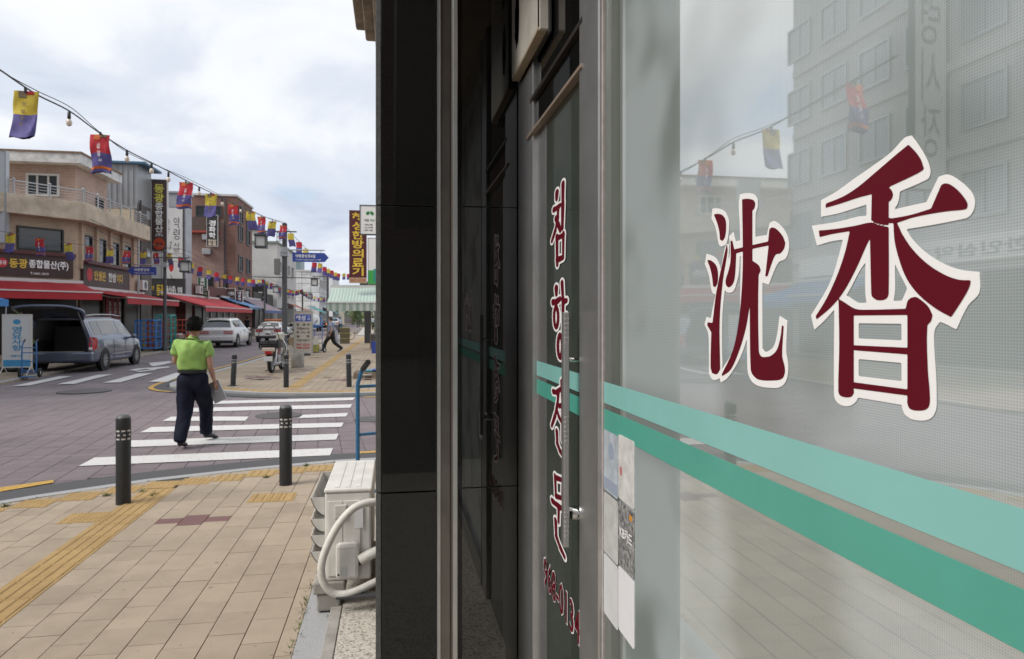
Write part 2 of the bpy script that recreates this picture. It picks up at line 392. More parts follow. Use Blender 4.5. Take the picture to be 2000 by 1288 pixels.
def strip(line, d0, d1, z, name, m, parent):
    a, b = poly_off(line, d0), poly_off(line, d1); mb = MB()
    mb.grid([[(*p, z) for p in a], [(*p, z) for p in b]]); return mb.build(name, m, parent, fix=False)
strip(KN, -.005, -.62, -.046, 'asphalt_strip', M_ASPH, road)
strip(KF[4:], -.005, -.40, -.046, 'asphalt_strip', M_ASPH, road)
strip(KF[:-12], -.30, -.42, -.041, 'yellow_line', M_YPAINT, road)
strip(KL, .30, .42, -.041, 'yellow_line', M_YPAINT, road)
strip([p for p in KN if p[0] > -.55], -.55, -.67, -.041, 'yellow_line', M_YPAINT, road)
strip([p for p in KF if p[0] > -.9], -.42, -.54, -.041, 'yellow_line', M_YPAINT, road)
def clip(poly, a, b):
    """keep the part left of a->b"""
    o = []; n = len(poly); d = lambda p: (b[0] - a[0]) * (p[1] - a[1]) - (b[1] - a[1]) * (p[0] - a[0])
    for i in range(n):
        p, q = poly[i], poly[(i + 1) % n]; dp, dq = d(p), d(q)
        if dp >= 0: o.append(p)
        if (dp >= 0) != (dq >= 0): t = dp / (dp - dq); o.append((p[0] + (q[0] - p[0]) * t, p[1] + (q[1] - p[1]) * t))
    return o
def parea(p): return abs(sum(p[i][0] * p[(i + 1) % len(p)][1] - p[(i + 1) % len(p)][0] * p[i][1] for i in range(len(p)))) / 2
def lay(polys, parent, name, m, zt, th, nparts):
    """the pieces that show largest become parts, the others one joined part; polys = (outline, material or None)"""
    sc = []
    for p, mm in polys:
        cx = sum(q[0] for q in p) / len(p); cy = sum(q[1] for q in p) / len(p); vis = 0
        if cy > .5:
            x, y, dep = PIX((cx, cy, 0))
            if -40 < x < 745 and 600 < y < 1330: vis = parea(p) / max(dep, .5) ** 3
        sc.append((vis, p, mm))
    sc.sort(key=lambda t: -t[0]); rest = MB(); cache = {}
    for k, (vis, p, mm) in enumerate(sc):
        dz = random.uniform(-.0012, .0012)
        if k < nparts and vis > 0:
            c = Vector((sum(q[0] for q in p) / len(p), sum(q[1] for q in p) / len(p)))
            loc = [(q[0] - c.x, q[1] - c.y) for q in p]; key = (tuple((round(a, 3), round(b, 3)) for a, b in loc), mm)
            if key not in cache: cache[key] = MB().prism(loc, -th, 0).mesh(name, mm or m)
            o = link(name, cache[key], parent); o.location = (c.x, c.y, zt + dz)
        elif mm: MB().prism(p, zt + dz - th, zt + dz).build(name, mm, parent)
        else: rest.prism(p, zt + dz - th, zt + dz)
    if rest.v: rest.build(name + '_field', m, parent, kind='stuff', fix=False)
# pavers of the near pavement
RW, RL = .1925, .29; TX = -2.13
polys = []; maroon = G(378, 1016)
mk = round((maroon.x - TX) / RW - .5)
tiles = []
xs = -.35
while xs > -5.2:                                   # warning tiles stepping along the kerb
    ky = None
    for a, b in zip(KNi, KNi[1:]):
        if min(a[0], b[0]) <= xs - .15 <= max(a[0], b[0]) and abs(a[0] - b[0]) > 1e-6: ky = a[1] + (b[1] - a[1]) * (xs - .15 - a[0]) / (b[0] - a[0])
    if ky: tiles.append((xs - .15, math.floor((ky - .07) / .05) * .05 - .17))
    xs -= .302
def in_tile(x, y): return any(abs(x - a) < .13 and abs(y - b) < .13 for a, b in tiles)
def near_clip(q):
    for a, b in zip(KNi, KNi[1:]):
        if len(q) < 3: return []
        q = clip(q, b, a) if False else clip(q, a, b)
    return q
cols = [TX + k * RW for k in range(0, 9)] + [TX - .292 - (k + 1) * RW for k in range(0, 18)]
for ci, x0 in enumerate(cols):
    off = (.145 if ci % 2 else 0) + random.uniform(-.02, .02); y = -2.5 + off
    marks = []
    for mx_, my_ in ((maroon.x, maroon.y), (-1.25, 1.35)):
        k = round((x0 + RW / 2 - mx_) / RW)
        if ci < 9 and abs(k) <= 1: marks.append((my_, RL if k == 0 else .15))
    marks.sort()
    while y < 9.2:
        ln = RL; mm = None
        if marks and y + ln > marks[0][0] - marks[0][1] / 2 - .04:
            if y >= marks[0][0] - marks[0][1] / 2 - 1e-4: ln = marks[0][1]; mm = M_MAROON; marks.pop(0)
            else: ln = marks[0][0] - marks[0][1] / 2 - y
        xr = min(x0 + RW, -.5)
        q = [(x0 + .0028, y + .0016), (xr - .0028, y + .0016), (xr - .0028, y + ln - .0016), (x0 + .0028, y + ln - .0018)]
        q = near_clip(q); y += ln
        if len(q) > 2 and parea(q) > .002: polys.append((q, mm))
lay(polys, near_walk, 'paver', M_PAVE, 0., .05, 290)
# tactile tiles
def tile_mesh(bars, w=.297, l=.297):
    mb = MB().box(-w / 2, w / 2, -l / 2, l / 2, -.05, .003)
    if bars:
        for k in range(4):
            x = -w / 2 + w * (k + .5) / 4
            mb.add([(x - .021, -l / 2 + .006, .003), (x + .021, -l / 2 + .006, .003), (x + .021, l / 2 - .006, .003), (x - .021, l / 2 - .006, .003),
                    (x - .013, -l / 2 + .012, .009), (x + .013, -l / 2 + .012, .009), (x + .013, l / 2 - .012, .009), (x - .013, l / 2 - .012, .009)],
                   [(4, 5, 6, 7), (0, 1, 5, 4), (1, 2, 6, 5), (2, 3, 7, 6), (3, 0, 4, 7)])
    else:
        for i in range(6):
            for j in range(6):
                x = -w / 2 + w * (i + .5) / 6; yy = -l / 2 + l * (j + .5) / 6; a = .015; c = .009
                mb.add([(x - a, yy - a, .003), (x + a, yy - a, .003), (x + a, yy + a, .003), (x - a, yy + a, .003),
                        (x - c, yy - c, .008), (x + c, yy - c, .008), (x + c, yy + c, .008), (x - c, yy + c, .008)],
                       [(4, 5, 6, 7), (0, 1, 5, 4), (1, 2, 6, 5), (2, 3, 7, 6), (3, 0, 4, 7)])
    return mb.mesh('tactile_tile', M_TACT, fix=False)
TB, TD = tile_mesh(True), tile_mesh(False)
def tile(me, x, y, parent, z=0., rz=0.): o = link('tactile_tile', me, parent); o.location = (x, y, z + random.uniform(0, .001)); o.rotation_euler = (0, 0, rz)
y = -1.0
while y < 8.0:
    lim = min(b for a, b in tiles if abs(a - (TX - .146)) < .3)
    if y + .15 < lim - .12: tile(TB, TX - .146, y, near_walk)
    y += .30
for a, b in tiles: tile(TD if a < -2.0 else TB, a, b, near_walk)
for px, py in ((545, 972), (520, 973), (185, 1011), (163, 1012)): p = G(px, py); tile(TD if px < 300 else TB, p.x, p.y, near_walk)
# far pavement: guide strip, warning strip and scattered darker pavers
y = 16.9
fx = G(640, 711).x
while y < 60: tile(TB, fx, y, far_walk, .001); y += .30
for p in on_line(poly_off(KF, .34), .3):
    if p.y < 17.5 and -4.6 < p.x < 1 and 'k': tile(TD, p.x, p.y, far_walk, .001)
for k in range(46):
    px, py = random.uniform(470, 725), random.choice([737, 741, 728, 722, 711, 705, 698, 744]) + random.uniform(-3, 3)
    p = G(px, py)
    if KF and p.x > -5.0 and abs(p.x - fx) > .3:
        gx = round(p.x / RW) * RW; gy = round(p.y / RL) * RL; w = RW * random.choice([1, 2, 2, 3])
        MB().box(gx, gx + w - .01, gy, gy + RL - .01, -.02, .003).build('paver', random.choice([M_MAROON, M_MAROON, mat('slate_paving', (.12, .115, .12), .85, var=.2)]), far_walk)
# road blocks of the crossing
bl = []; cr, sr = math.cos(R(6)), math.sin(R(6))
KA = poly_off(KN, -.60); KB = poly_off(KF, -.38)
def yat(line, x, pick):
    v = [a[1] + (b[1] - a[1]) * (x - a[0]) / (b[0] - a[0]) for a, b in zip(line, line[1:]) if min(a[0], b[0]) <= x < max(a[0], b[0])]
    return pick(v) if v else None
for i in range(-50, 30):
    for j in range(0, 150):
        u = i * .30; v = j * .15 + (.075 if i % 2 else 0)
        c = [(u + .004, v + .002), (u + .296, v + .002), (u + .296, v + .148), (u + .004, v + .148)]
        c = [(a * cr - b * sr, a * sr + b * cr) for a, b in c]; cx, cy = (c[0][0] + c[2][0]) / 2, (c[0][1] + c[2][1]) / 2
        if not (-9.6 < cx < 1.2 and 5.0 < cy < 15.4): continue
        ya = yat(KA, cx, max); yb = yat(KB, cx, min)
        if (ya is not None and cy < ya - .02) or (yb is not None and cy > yb + .02): continue
        if ya is None and cx > -6.2 and cy < 6.6: continue
        x, y_, dep = PIX((cx, cy, ZR))
        if -60 < x < 760: bl.append((c, None))
lay(bl, road, 'road_block', M_BLOCK, ZR, .04, 290)
# crossing stripes and other paint, laid where the photo shows them on the road
def paint(name, m, pts, z=-.041): MB().add([G(x, y, z) for x, y in pts], [tuple(range(len(pts)))]).build(name, m, road)
for q in ([(153.7, 910.5), (184, 894), (650.6, 875.5), (644.7, 889.4)], [(223.6, 874.5), (256, 860.5), (662, 847.5), (656, 859)],
          [(273.6, 845), (295.8, 834.4), (671.5, 825.8), (667, 834)], [(317, 822.5), (335, 814), (486, 814), (479, 822)], [(583, 817), (591, 810.7), (680, 806.8), (676, 813.7)],
          [(360, 805), (374, 797), (688, 790), (684, 796.7)], [(393, 790), (404, 784), (693.7, 776.5), (689, 781.8)],
          [(21, 755), (58, 753), (142, 735), (116, 735)], [(111, 751), (145.5, 750), (221, 731), (191, 732.4)], [(201, 748), (235, 747), (299, 729), (269, 730)],
          [(290.6, 746), (326, 746), (372, 727), (345, 728)]):
    paint('crosswalk_stripe', M_PAINT, q)
for q in ([(291, 709), (332, 705.5), (336, 708), (322, 712), (300, 716), (294, 714)], [(250, 723), (270, 720), (330, 716), (332, 718), (300, 722), (268, 725)], [(262, 724.5), (284, 721), (308, 722), (300, 723.5), (272, 727)]):
    paint('road_arrow', M_PAINT, q)
paint('yellow_line', M_YPAINT, [(-70, 971), (0, 960.6), (105.5, 942.5), (104, 937.5), (0, 952.5), (-70, 962)], -.040)
for (px, py, rr) in ((545, 811, .40), (732, 818, .35), (165, 764, .56)):
    p = G(px, py, -.04); mb = MB().lathe([(rr, -.05), (rr, -.040), (rr * .94, -.0385), (rr * .90, -.042), (rr * .86, -.0385), (rr * .55, -.0385), (rr * .5, -.042), (rr * .45, -.0385), (.01, -.0385)], (p.x, p.y, 0), 28)
    mb.build('manhole_cover', mat('cast_iron', (.11, .10, .10), .6, .5, var=.3, vscale=30), road, label='round cast iron cover set in the road')
# ------------------------------------------------------------------ the shop on the right
D = .55                                    # distance of the shop window plane from the camera
M_BLK = mat('polished_black_granite', (.009, .0095, .0095), .02, ior=1.5, spec=.36, var=.25, vscale=200, detail=2)
M_BEDGE = mat('honed_granite_edge', (.085, .088, .085), .55, var=.3, vscale=60)
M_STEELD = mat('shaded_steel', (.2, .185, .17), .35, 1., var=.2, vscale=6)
M_BROWN = mat('brown_sealant', (.12, .095, .075), .6)
def film():
    """white perforated film behind plate glass: dots of light film, dim room behind, mirror-like pane in front"""
    m = mat('filmed_window_glass', (.4, .43, .42), .015, ior=3.7, spec=.5); nt = m.node_tree; b = nt.nodes['Principled BSDF']
    geo = nt.nodes.new('ShaderNodeNewGeometry'); sp = nt.nodes.new('ShaderNodeSeparateXYZ'); nt.links.new(geo.outputs['Position'], sp.inputs[0])
    cb = nt.nodes.new('ShaderNodeCombineXYZ'); nt.links.new(sp.outputs[1], cb.inputs[0]); nt.links.new(sp.outputs[2], cb.inputs[1])
    vo = nt.nodes.new('ShaderNodeTexVoronoi'); vo.inputs['Scale'].default_value = 330; vo.inputs['Randomness'].default_value = 0.; nt.links.new(cb.outputs[0], vo.inputs[0])
    r = nt.nodes.new('ShaderNodeValToRGB'); e = r.color_ramp.elements; e[0].position = .28; e[0].color = (.36, .41, .415, 1); e[1].position = .40; e[1].color = (.47, .53, .535, 1)
    nt.links.new(vo.outputs['Distance'], r.inputs[0])
    n = nt.nodes.new('ShaderNodeTexNoise'); n.inputs['Scale'].default_value = 2.6; n.inputs['Detail'].default_value = 2; nt.links.new(cb.outputs[0], n.inputs[0])  # soft dark blotches, the dim interior put into the film colour
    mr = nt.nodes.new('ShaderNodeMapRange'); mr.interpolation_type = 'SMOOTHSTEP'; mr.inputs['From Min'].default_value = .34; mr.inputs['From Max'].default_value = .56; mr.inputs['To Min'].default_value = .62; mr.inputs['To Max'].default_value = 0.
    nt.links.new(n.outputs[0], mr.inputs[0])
    # dark band at stripe height: interior dimness painted into the film colour
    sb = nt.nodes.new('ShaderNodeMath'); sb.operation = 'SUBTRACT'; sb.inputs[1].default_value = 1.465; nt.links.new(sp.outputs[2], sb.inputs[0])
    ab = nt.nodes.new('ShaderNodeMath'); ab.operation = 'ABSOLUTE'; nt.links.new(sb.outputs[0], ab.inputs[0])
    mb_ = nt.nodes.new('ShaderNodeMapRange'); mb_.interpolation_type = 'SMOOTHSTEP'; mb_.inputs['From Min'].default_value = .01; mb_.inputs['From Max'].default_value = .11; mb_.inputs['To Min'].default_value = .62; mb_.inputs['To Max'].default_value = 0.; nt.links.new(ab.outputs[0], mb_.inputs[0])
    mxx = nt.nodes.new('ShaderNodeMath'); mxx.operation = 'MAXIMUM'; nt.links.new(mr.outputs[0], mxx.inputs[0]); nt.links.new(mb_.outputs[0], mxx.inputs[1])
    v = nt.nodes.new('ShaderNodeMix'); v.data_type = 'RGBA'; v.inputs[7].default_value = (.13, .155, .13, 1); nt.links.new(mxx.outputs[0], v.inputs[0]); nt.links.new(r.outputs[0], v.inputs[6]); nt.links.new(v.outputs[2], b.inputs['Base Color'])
    return m
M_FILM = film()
M_DOORG = mat('dark_filmed_door_glass', (.055, .065, .055), .02, ior=1.6, var=.2, vscale=3)
M_STRIPEL = mat('light_green_vinyl', (.225, .49, .455), .3, ior=1.5, var=.07, vscale=4)
M_STRIPED = mat('green_vinyl', (.08, .345, .27), .3, ior=1.5, var=.1, vscale=4)
M_VRED = mat('dark_red_vinyl', (.105, .004, .012), .5, spec=.15)
M_VWHITE = mat('white_vinyl', (.84, .83, .82), .4)
shop = thing('shop_building', 'corner shop with black granite piers, steel frames and a filmed window with red lettering', 'shop', (0, 0, 0))
# masses behind the front (so that the place is closed from every side)
MB().box(D + .14, 9, -8, 7.0, -.2, 7.5).build('wall', mat('shop_wall', (.30, .27, .23), .8, var=.15), shop)
MB().box(.02, D + .14, 2.99, 6.9, -.2, 7.5).build('side_wall', MATS['shop_wall'], shop)
MB().box(D - .06, D + .3, -8, -1.61, -.1, 3.4).build('side_pier', M_BLK, shop)
MB().box(.02, D + .139, -8, 2.98, 3.4, 7.5).build('upper_wall', MATS['shop_wall'], shop)
# cornice over the pavement, stepped profile, running to the building's corner
mc = mat('stained_stone_cornice', (.26, .21, .16), .85, var=.4, vscale=6, bump=.3, bscale=30)
for k, (x0, z0, z1) in enumerate([(-.33, 4.28, 4.9), (-.24, 4.14, 4.277), (-.15, 4.02, 4.137), (-.07, 3.85, 4.017)]):
    MB().box(x0, .0, 2.3, 6.3 - .12 * k, z0, z1).build('cornice_course', mc, shop, bevel=.02)
# black granite pier facing up the pavement, three panels with open joints
PX, PY = -.066, 2.65
for z0, z1, i0, i1 in ((-.05, 1.026, -.05, .958), (1.031, 2.125, .962, 2.178), (2.130, 3.4, 2.182, 3.4)):
    MB().box(PX + .022, .165, PY, PY + .03, z0, z1).build('granite_panel', M_BLK, shop, bevel=.0015)
    MB().box(PX, PX + .0205, PY + .004, PY + .045, z0, z1).build('panel_edge', M_BEDGE, shop, bevel=.002)
    MB().box(PX + .001, PX + .03, PY + .05, 4.0, z0, z1).build('granite_panel', M_BEDGE, shop)
    MB().box(.275, D - .005, 2.95, 2.975, i0, i1).build('granite_panel', mat('mirror_black_granite', (.008, .0085, .0085), .015, ior=1.62, spec=.7), shop, bevel=.001)
MB().box(PX + .03, .16, PY + .031, 2.98, -.1, 3.41).build('pier_core', M_DARK, shop)
# stainless channel between pier and inner panel
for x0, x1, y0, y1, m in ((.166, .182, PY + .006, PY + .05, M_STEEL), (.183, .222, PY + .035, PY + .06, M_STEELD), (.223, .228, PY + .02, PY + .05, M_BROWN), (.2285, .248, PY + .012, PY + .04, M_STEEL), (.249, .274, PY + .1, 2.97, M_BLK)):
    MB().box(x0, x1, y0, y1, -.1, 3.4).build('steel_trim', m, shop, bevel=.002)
# door: leaf from s=1.935 to 2.90
door = link('door', None, shop)
sdoor = lambda px: AR(px, 620, D).y
MB().box(D - .012, D + .04, 2.62, 2.93, -.1, 2.9).build('stile', M_STEEL, door, bevel=.002)
MB().box(D + .0036, D + .04, 2.447, 2.6195, -.1, 2.415).build('stile', M_STEEL, door, bevel=.002)
MB().box(D + .004, D + .012, 1.94, 2.446, -.05, 2.415).build('glass', M_DOORG, door)
MB().box(D - .02, D + .02, 1.9, 2.72, 2.418, 2.43).build('head_trim', mat('bronze_trim', (.32, .25, .2), .4, .3), door, bevel=.002)
MB().box(D + .0, D + .04, 1.9, 2.615, 2.432, 2.548).build('transom_rail', M_BLK, shop)
MB().box(D - .015, D + .02, 1.9, 2.66, 2.55, 2.566).build('transom_bead', mat('dark_bronze', (.05, .04, .035), .4, .5), shop)
MB().box(D + .005, D + .04, 1.9, 2.615, 2.568, 3.4).build('transom_panel', M_BLK, shop)
for z0, z1, m in ((1.474, 1.530, M_STRIPEL), (1.403, 1.459, M_STRIPED)):
    MB().box(D + .0022, D + .0032, 1.945, 2.612, z0, z1).build('stripe', m, door)
h = MB().box(D - .055, D - .037, 1.955, 1.985, 1.02, 1.715); hd = h.build('handle', M_STEEL, door, bevel=.003)
for z in (1.13, 1.575):
    MB().tube([(D - .04, 1.97, z), (D + .004, 1.97, z)], .008, 10).build('handle_mount', M_CHROME, door, smooth=True)
dd = MB()
for zc in (1.66, 1.37, 1.09):
    for i in range(6):
        for j in range(2): dd.ball((D - .046 + (j - .5) * .009, 1.9545, zc + (i - 2.5) * .014), .0028, n=6, m=4)
dd.build('handle_studs', M_CHROME, door, kind='stuff')
lk = MB().lathe([(.0, -.03), (.02, -.03), (.022, -.012), (.022, .004)], (D, 1.965, 1.12), 14, 'x'); lk.build('lock', M_CHROME, door, smooth=True)
# broken white sign box above the door
wb = thing('broken_sign_box', 'broken cream plastic sign box with ragged holes above the shop door', 'sign box', (D, 2.6, 2.73))
cream = mat('cream_plastic', (.56, .53, .47), .5, var=.15, vscale=9)
face = MB(); y0, y1 = 2.37 - 2.6, 2.90 - 2.6
def jag(c, ry, rz, n, seed):
    r_ = random.Random(seed); return [(c[0] + ry * math.cos(2 * math.pi * k / n) * r_.uniform(.75, 1.1), c[1] + rz * math.sin(2 * math.pi * k / n) * r_.uniform(.8, 1.1)) for k in range(n)]
hole1, hole2 = jag((.185, .20), .055, .13, 14, 3), jag((.17, .52), .06, .14, 14, 5)
# front sheet as a distance-field plate with the two holes
gy = np.arange(y0, y1 + .004, .008); gz = np.arange(0, .95, .01)
st8 = .008; nu = int((y1 - y0) / st8) + 2; nv = int(.93 / st8) + 2
PP = np.array([(y0 + j * st8, i * st8) for i in range(nv) for j in range(nu)])
dd_ = -np.minimum(sdf_poly(PP, hole1), sdf_poly(PP, hole2))
iso_mesh(dd_.reshape(nv, nu), y0, 0, st8, 0., lambda u, v: (-.045, u, v)).build('face_plate', cream, wb)
MB().box(-.045, -.012, y0 - .001, y1, -.012, .0).build('bottom_rim', mat('aged_timber', (.42, .34, .24), .6, var=.2, vscale=20), wb)
MB().box(-.04, -.005, y0 - .02, y0 - .001, -.012, .92).build('side_rim', cream, wb)
MB().box(-.012, -.004, y0 - .04, y1, -.03, .92).build('back_plate', M_DARK, wb)
# door post and window frame
for a in ((D - .014, D + .05, 1.745, 1.935, M_STEEL), ):
    MB().box(a[0], a[1], a[2], a[3], -.1, 3.4).build('door_post', a[4], shop, bevel=.004)
MB().box(D - .004, D + .03, 1.737, 1.745, -.1, 3.4).build('sealant', mat('pale_sealant', (.42, .38, .36), .7, var=.2, vscale=40), shop)
win = link('shop_window', None, shop)
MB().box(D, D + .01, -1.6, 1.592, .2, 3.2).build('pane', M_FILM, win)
MB().box(D + .0005, D + .01, 1.607, 1.737, .2, 3.2).build('pane', mat('plain_dim_glass', (.13, .145, .13), .02, ior=1.7, var=.2, vscale=2), win)
MB().box(D - .0005, D + .01, 1.592, 1.607, .2, 3.2).build('mullion', mat('grey_mullion', (.17, .18, .165), .4), win)
MB().box(D - .02, D + .05, -1.6, 1.737, -.1, .2).build('sill', M_STEEL, win)
MB().box(D - .02, D + .05, -1.6, 1.737, 3.2, 3.4).build('head', M_STEEL, win)
for z0, z1, m in ((1.474, 1.530, M_STRIPEL), (1.403, 1.459, M_STRIPED)):
    MB().box(D - .0006, D - .0001, -1.598, 1.591, z0, z1).build('stripe', m, win)
for z0, z1, m in ((1.474, 1.530, M_STRIPEL), (1.403, 1.459, M_STRIPED)): MB().box(D - .0011, D - .0006, 1.5905, 1.736, z0, z1).build('stripe', m, win)
# the two large brush characters, traced on the plane of the glass
Z5 = lambda p: (1340 + p[0] / 2.0774, 240 + p[1] / 2.0774)
strokes = [
 [[(115, 372), (135, 370), (152, 377), (163, 395), (165, 430), (160, 465), (150, 480), (140, 474), (137, 440), (128, 405)],
  [(88, 557), (105, 560), (125, 580), (132, 610), (130, 650), (120, 668), (112, 662), (108, 625), (100, 590)],
  [(168, 492), (171, 520), (152, 640), (139, 800), (141, 1000), (128, 1020), (108, 1016), (102, 990), (105, 850), (88, 822), (90, 810), (110, 812), (125, 690), (150, 570)],
  [(183, 478), (191, 480), (198, 514), (232, 506), (270, 497), (336, 482), (341, 432), (352, 425), (370, 432), (395, 460), (406, 488), (400, 512), (385, 530), (366, 536), (350, 572), (334, 622), (324, 624), (328, 590), (338, 498), (272, 512), (206, 530), (203, 600), (198, 640), (188, 660), (175, 668), (165, 660), (163, 640), (175, 600), (183, 560)],
  [(230, 311), (255, 309), (277, 315), (284, 328), (280, 347), (272, 356), (272, 560), (299, 580), (306, 600), (297, 622), (298, 925), (308, 948), (330, 950), (350, 944), (372, 920), (386, 870), (392, 822), (399, 825), (393, 945), (402, 985), (404, 1012), (395, 1036), (370, 1045), (300, 1043), (275, 1025), (265, 1000), (261, 745), (245, 835), (220, 920), (185, 1000), (150, 1028), (147, 1022), (192, 925), (213, 830), (227, 700), (233, 560)]],
 [[(569, 346), (571, 328), (640, 300), (700, 262), (780, 195), (850, 135), (906, 89), (932, 115), (957, 150), (970, 189), (945, 205), (870, 241), (824, 262), (836, 272), (843, 290), (838, 310), (826, 322), (826, 416), (800, 413), (770, 405), (755, 396), (757, 290), (700, 305), (640, 325)],
  [(545, 464), (542, 438), (620, 430), (690, 418), (755, 405), (780, 414), (826, 424), (826, 690), (820, 710), (800, 720), (775, 718), (757, 705), (755, 690), (750, 470), (735, 500), (690, 600), (640, 690), (590, 750), (533, 798), (529, 786), (575, 710), (620, 610), (650, 520), (668, 440), (600, 451)],
  [(826, 386), (840, 388), (920, 373), (998, 349), (1040, 252), (1060, 246), (1090, 260), (1126, 295), (1147, 330), (1143, 349), (1130, 353), (1060, 360), (990, 371), (920, 386), (862, 405), (826, 408)],
  [(845, 402), (858, 405), (880, 450), (920, 510), (980, 570), (1050, 615), (1110, 637), (1160, 639), (1155, 665), (1130, 712), (1080, 789), (1020, 756), (950, 700), (900, 635), (870, 560), (850, 480)],
  [(622, 715), (640, 725), (690, 755), (740, 759), (895, 755), (905, 720), (930, 707), (947, 712), (986, 745), (1004, 780), (998, 805), (983, 825), (985, 1000), (993, 1100), (990, 1150), (970, 1166), (930, 1167), (910, 1160), (902, 1140), (902, 1107), (683, 1078), (685, 1095), (675, 1111), (650, 1114), (628, 1106), (621, 1090), (625, 900)]]]
holes = [[], [[(684, 782), (902, 780), (902, 913), (684, 903)], [(684, 923), (902, 940), (902, 1082), (684, 1053)]]]
ZP = {'A': lambda x, y: (1370 + x / 3.222, 370 + y / 3.222), 'B': lambda x, y: (1580 + x / 4.44, 250 + y / 4.44), 'C': lambda x, y: (1580 + x / 4.294, 530 + y / 4.294)}
def tr(spec):
    """'A' pts 'C' pts ... -> outline on the plane of the glass"""
    o = []
    for key, pts in spec: o += [(lambda q: (q.y, q.z))(AR(*ZP[key](*t), D)) for t in pts]
    return o
whites = [
 [[('A', [(72, 122), (100, 120), (140, 132), (165, 160), (178, 205), (175, 270), (165, 330), (150, 352), (128, 360), (112, 345), (100, 280), (88, 230), (66, 185)])],
  [('A', [(35, 406), (85, 425), (112, 460), (125, 510), (122, 580), (110, 640), (92, 660), (72, 650), (60, 600), (50, 540), (24, 470)])],
  [('A', [(150, 372), (160, 345), (178, 345), (174, 420), (150, 640), (135, 790), (133, 1000), (135, 1120), (122, 1180), (95, 1200), (70, 1195), (50, 1160), (50, 1000), (45, 905), (22, 850), (35, 803), (62, 812), (75, 740), (95, 650), (125, 500)])],
  [('A', [(178, 296), (205, 266), (220, 328), (250, 320), (345, 299), (415, 288), (432, 213), (460, 199), (500, 225), (540, 280), (555, 340), (550, 400), (530, 440), (490, 460), (455, 530), (428, 602), (388, 588), (330, 575), (250, 420), (245, 420), (240, 520), (225, 590), (205, 640), (178, 652), (155, 640), (145, 600), (150, 540), (165, 470), (182, 400)])],
  [('A', [(245, 32), (290, 24), (335, 32), (358, 60), (358, 110), (345, 160), (345, 440), (385, 470), (395, 520), (388, 560), (388, 1000), (405, 1022), (430, 1015), (460, 985), (480, 910), (495, 795), (545, 828), (538, 1020), (550, 1100), (545, 1180), (525, 1225), (490, 1248), (440, 1250), (370, 1240), (325, 1215), (300, 1170), (292, 1120), (290, 940), (260, 1030), (215, 1120), (165, 1190), (125, 1217), (118, 1190), (135, 1130), (190, 1040), (225, 930), (243, 800), (247, 650), (250, 420), (243, 200), (238, 95)])]],
 [[('B', [(110, 628), (240, 555), (400, 440), (560, 330), (720, 210), (835, 88), (897, 66), (960, 150), (1030, 270), (1060, 360), (1055, 420), (1030, 450), (795, 553), (790, 600), (775, 660), (745, 705), (720, 740), (712, 870), (600, 860), (505, 790), (505, 665), (400, 700), (250, 745), (110, 773)])],
  [('B', [(30, 850), (250, 815), (510, 762), (700, 830), (752, 870), (752, 1160)]), ('C', [(728, 0), (728, 170), (712, 260), (690, 310), (500, 310), (486, 245), (478, 180), (478, 0)]), ('B', [(498, 1165)]), ('C', [(430, 0), (320, 203), (220, 320), (130, 420), (50, 493), (22, 370), (90, 260), (160, 140), (218, 0)]), ('B', [(300, 970), (200, 985), (75, 1022)])],
  [('B', [(700, 735), (760, 705), (1025, 645), (1130, 425), (1215, 405), (1330, 470), (1420, 560), (1447, 630), (1440, 700), (1415, 750), (1370, 785), (845, 880), (740, 880), (700, 850)])],
  [('B', [(735, 840), (845, 878), (900, 960), (1020, 1080), (1180, 1180), (1320, 1230), (1487, 1250)]), ('C', [(1436, 180), (1340, 290), (1243, 490), (1105, 425), (1000, 420), (900, 300), (830, 145), (757, 0)]), ('B', [(750, 1165), (735, 1000)])],
  [('C', [(218, 330), (222, 250), (260, 205), (318, 203), (415, 262), (480, 264), (715, 250), (785, 247), (830, 145), (900, 140), (1000, 260), (1105, 425), (1060, 500), (1062, 700), (1075, 900), (1078, 1110), (1070, 1170), (1040, 1225), (990, 1250), (930, 1253), (860, 1238), (810, 1200), (788, 1150), (785, 1122), (418, 1060), (400, 1095), (360, 1125), (310, 1132), (260, 1115), (225, 1075), (215, 1020)])]]]
wholes = [[], [[('C', [(423, 437), (782, 442), (782, 580), (423, 565)])], [('C', [(423, 737), (782, 770), (782, 922), (423, 880)])]]]
for k in range(2):
    pl = lambda p: (lambda q: (q.y, q.z))(AR(*Z5(p), D))
    red = [keen([pl(p) for p in s_]) for s_ in strokes[k]]; rh = [[pl(p) for p in s_] for s_ in holes[k]]
    whi = [keen(tr(s_)) for s_ in whites[k]]; wh_ = [tr(s_) for s_ in wholes[k]]
    al = np.array([q for s_ in whi for q in s_]); lo = al.min(0) - .004; hi = al.max(0) + .004; sg = .0016
    nu, nv = int((hi[0] - lo[0]) / sg) + 2, int((hi[1] - lo[1]) / sg) + 2
    gu, gv = np.meshgrid(lo[0] + np.arange(nu) * sg, lo[1] + np.arange(nv) * sg); PT = np.stack([gu.ravel(), gv.ravel()], 1); ch = link('brush_character', None, win)
    for nm, ps, hs, m, off_ in (('white_outline', whi, wh_, M_VWHITE, .0009), ('red_face', red, rh, M_VRED, .0013)):
        dist = np.min([sdf_poly(PT, np.array(s_)) for s_ in ps], axis=0)
        for hh in hs: dist = np.maximum(dist, -sdf_poly(PT, np.array(hh)))
        iso_mesh(dist.reshape(nv, nu), lo[0], lo[1], sg, 0., lambda u, v: (D - off_, u, v)).build(nm, m, ch, fix=False)
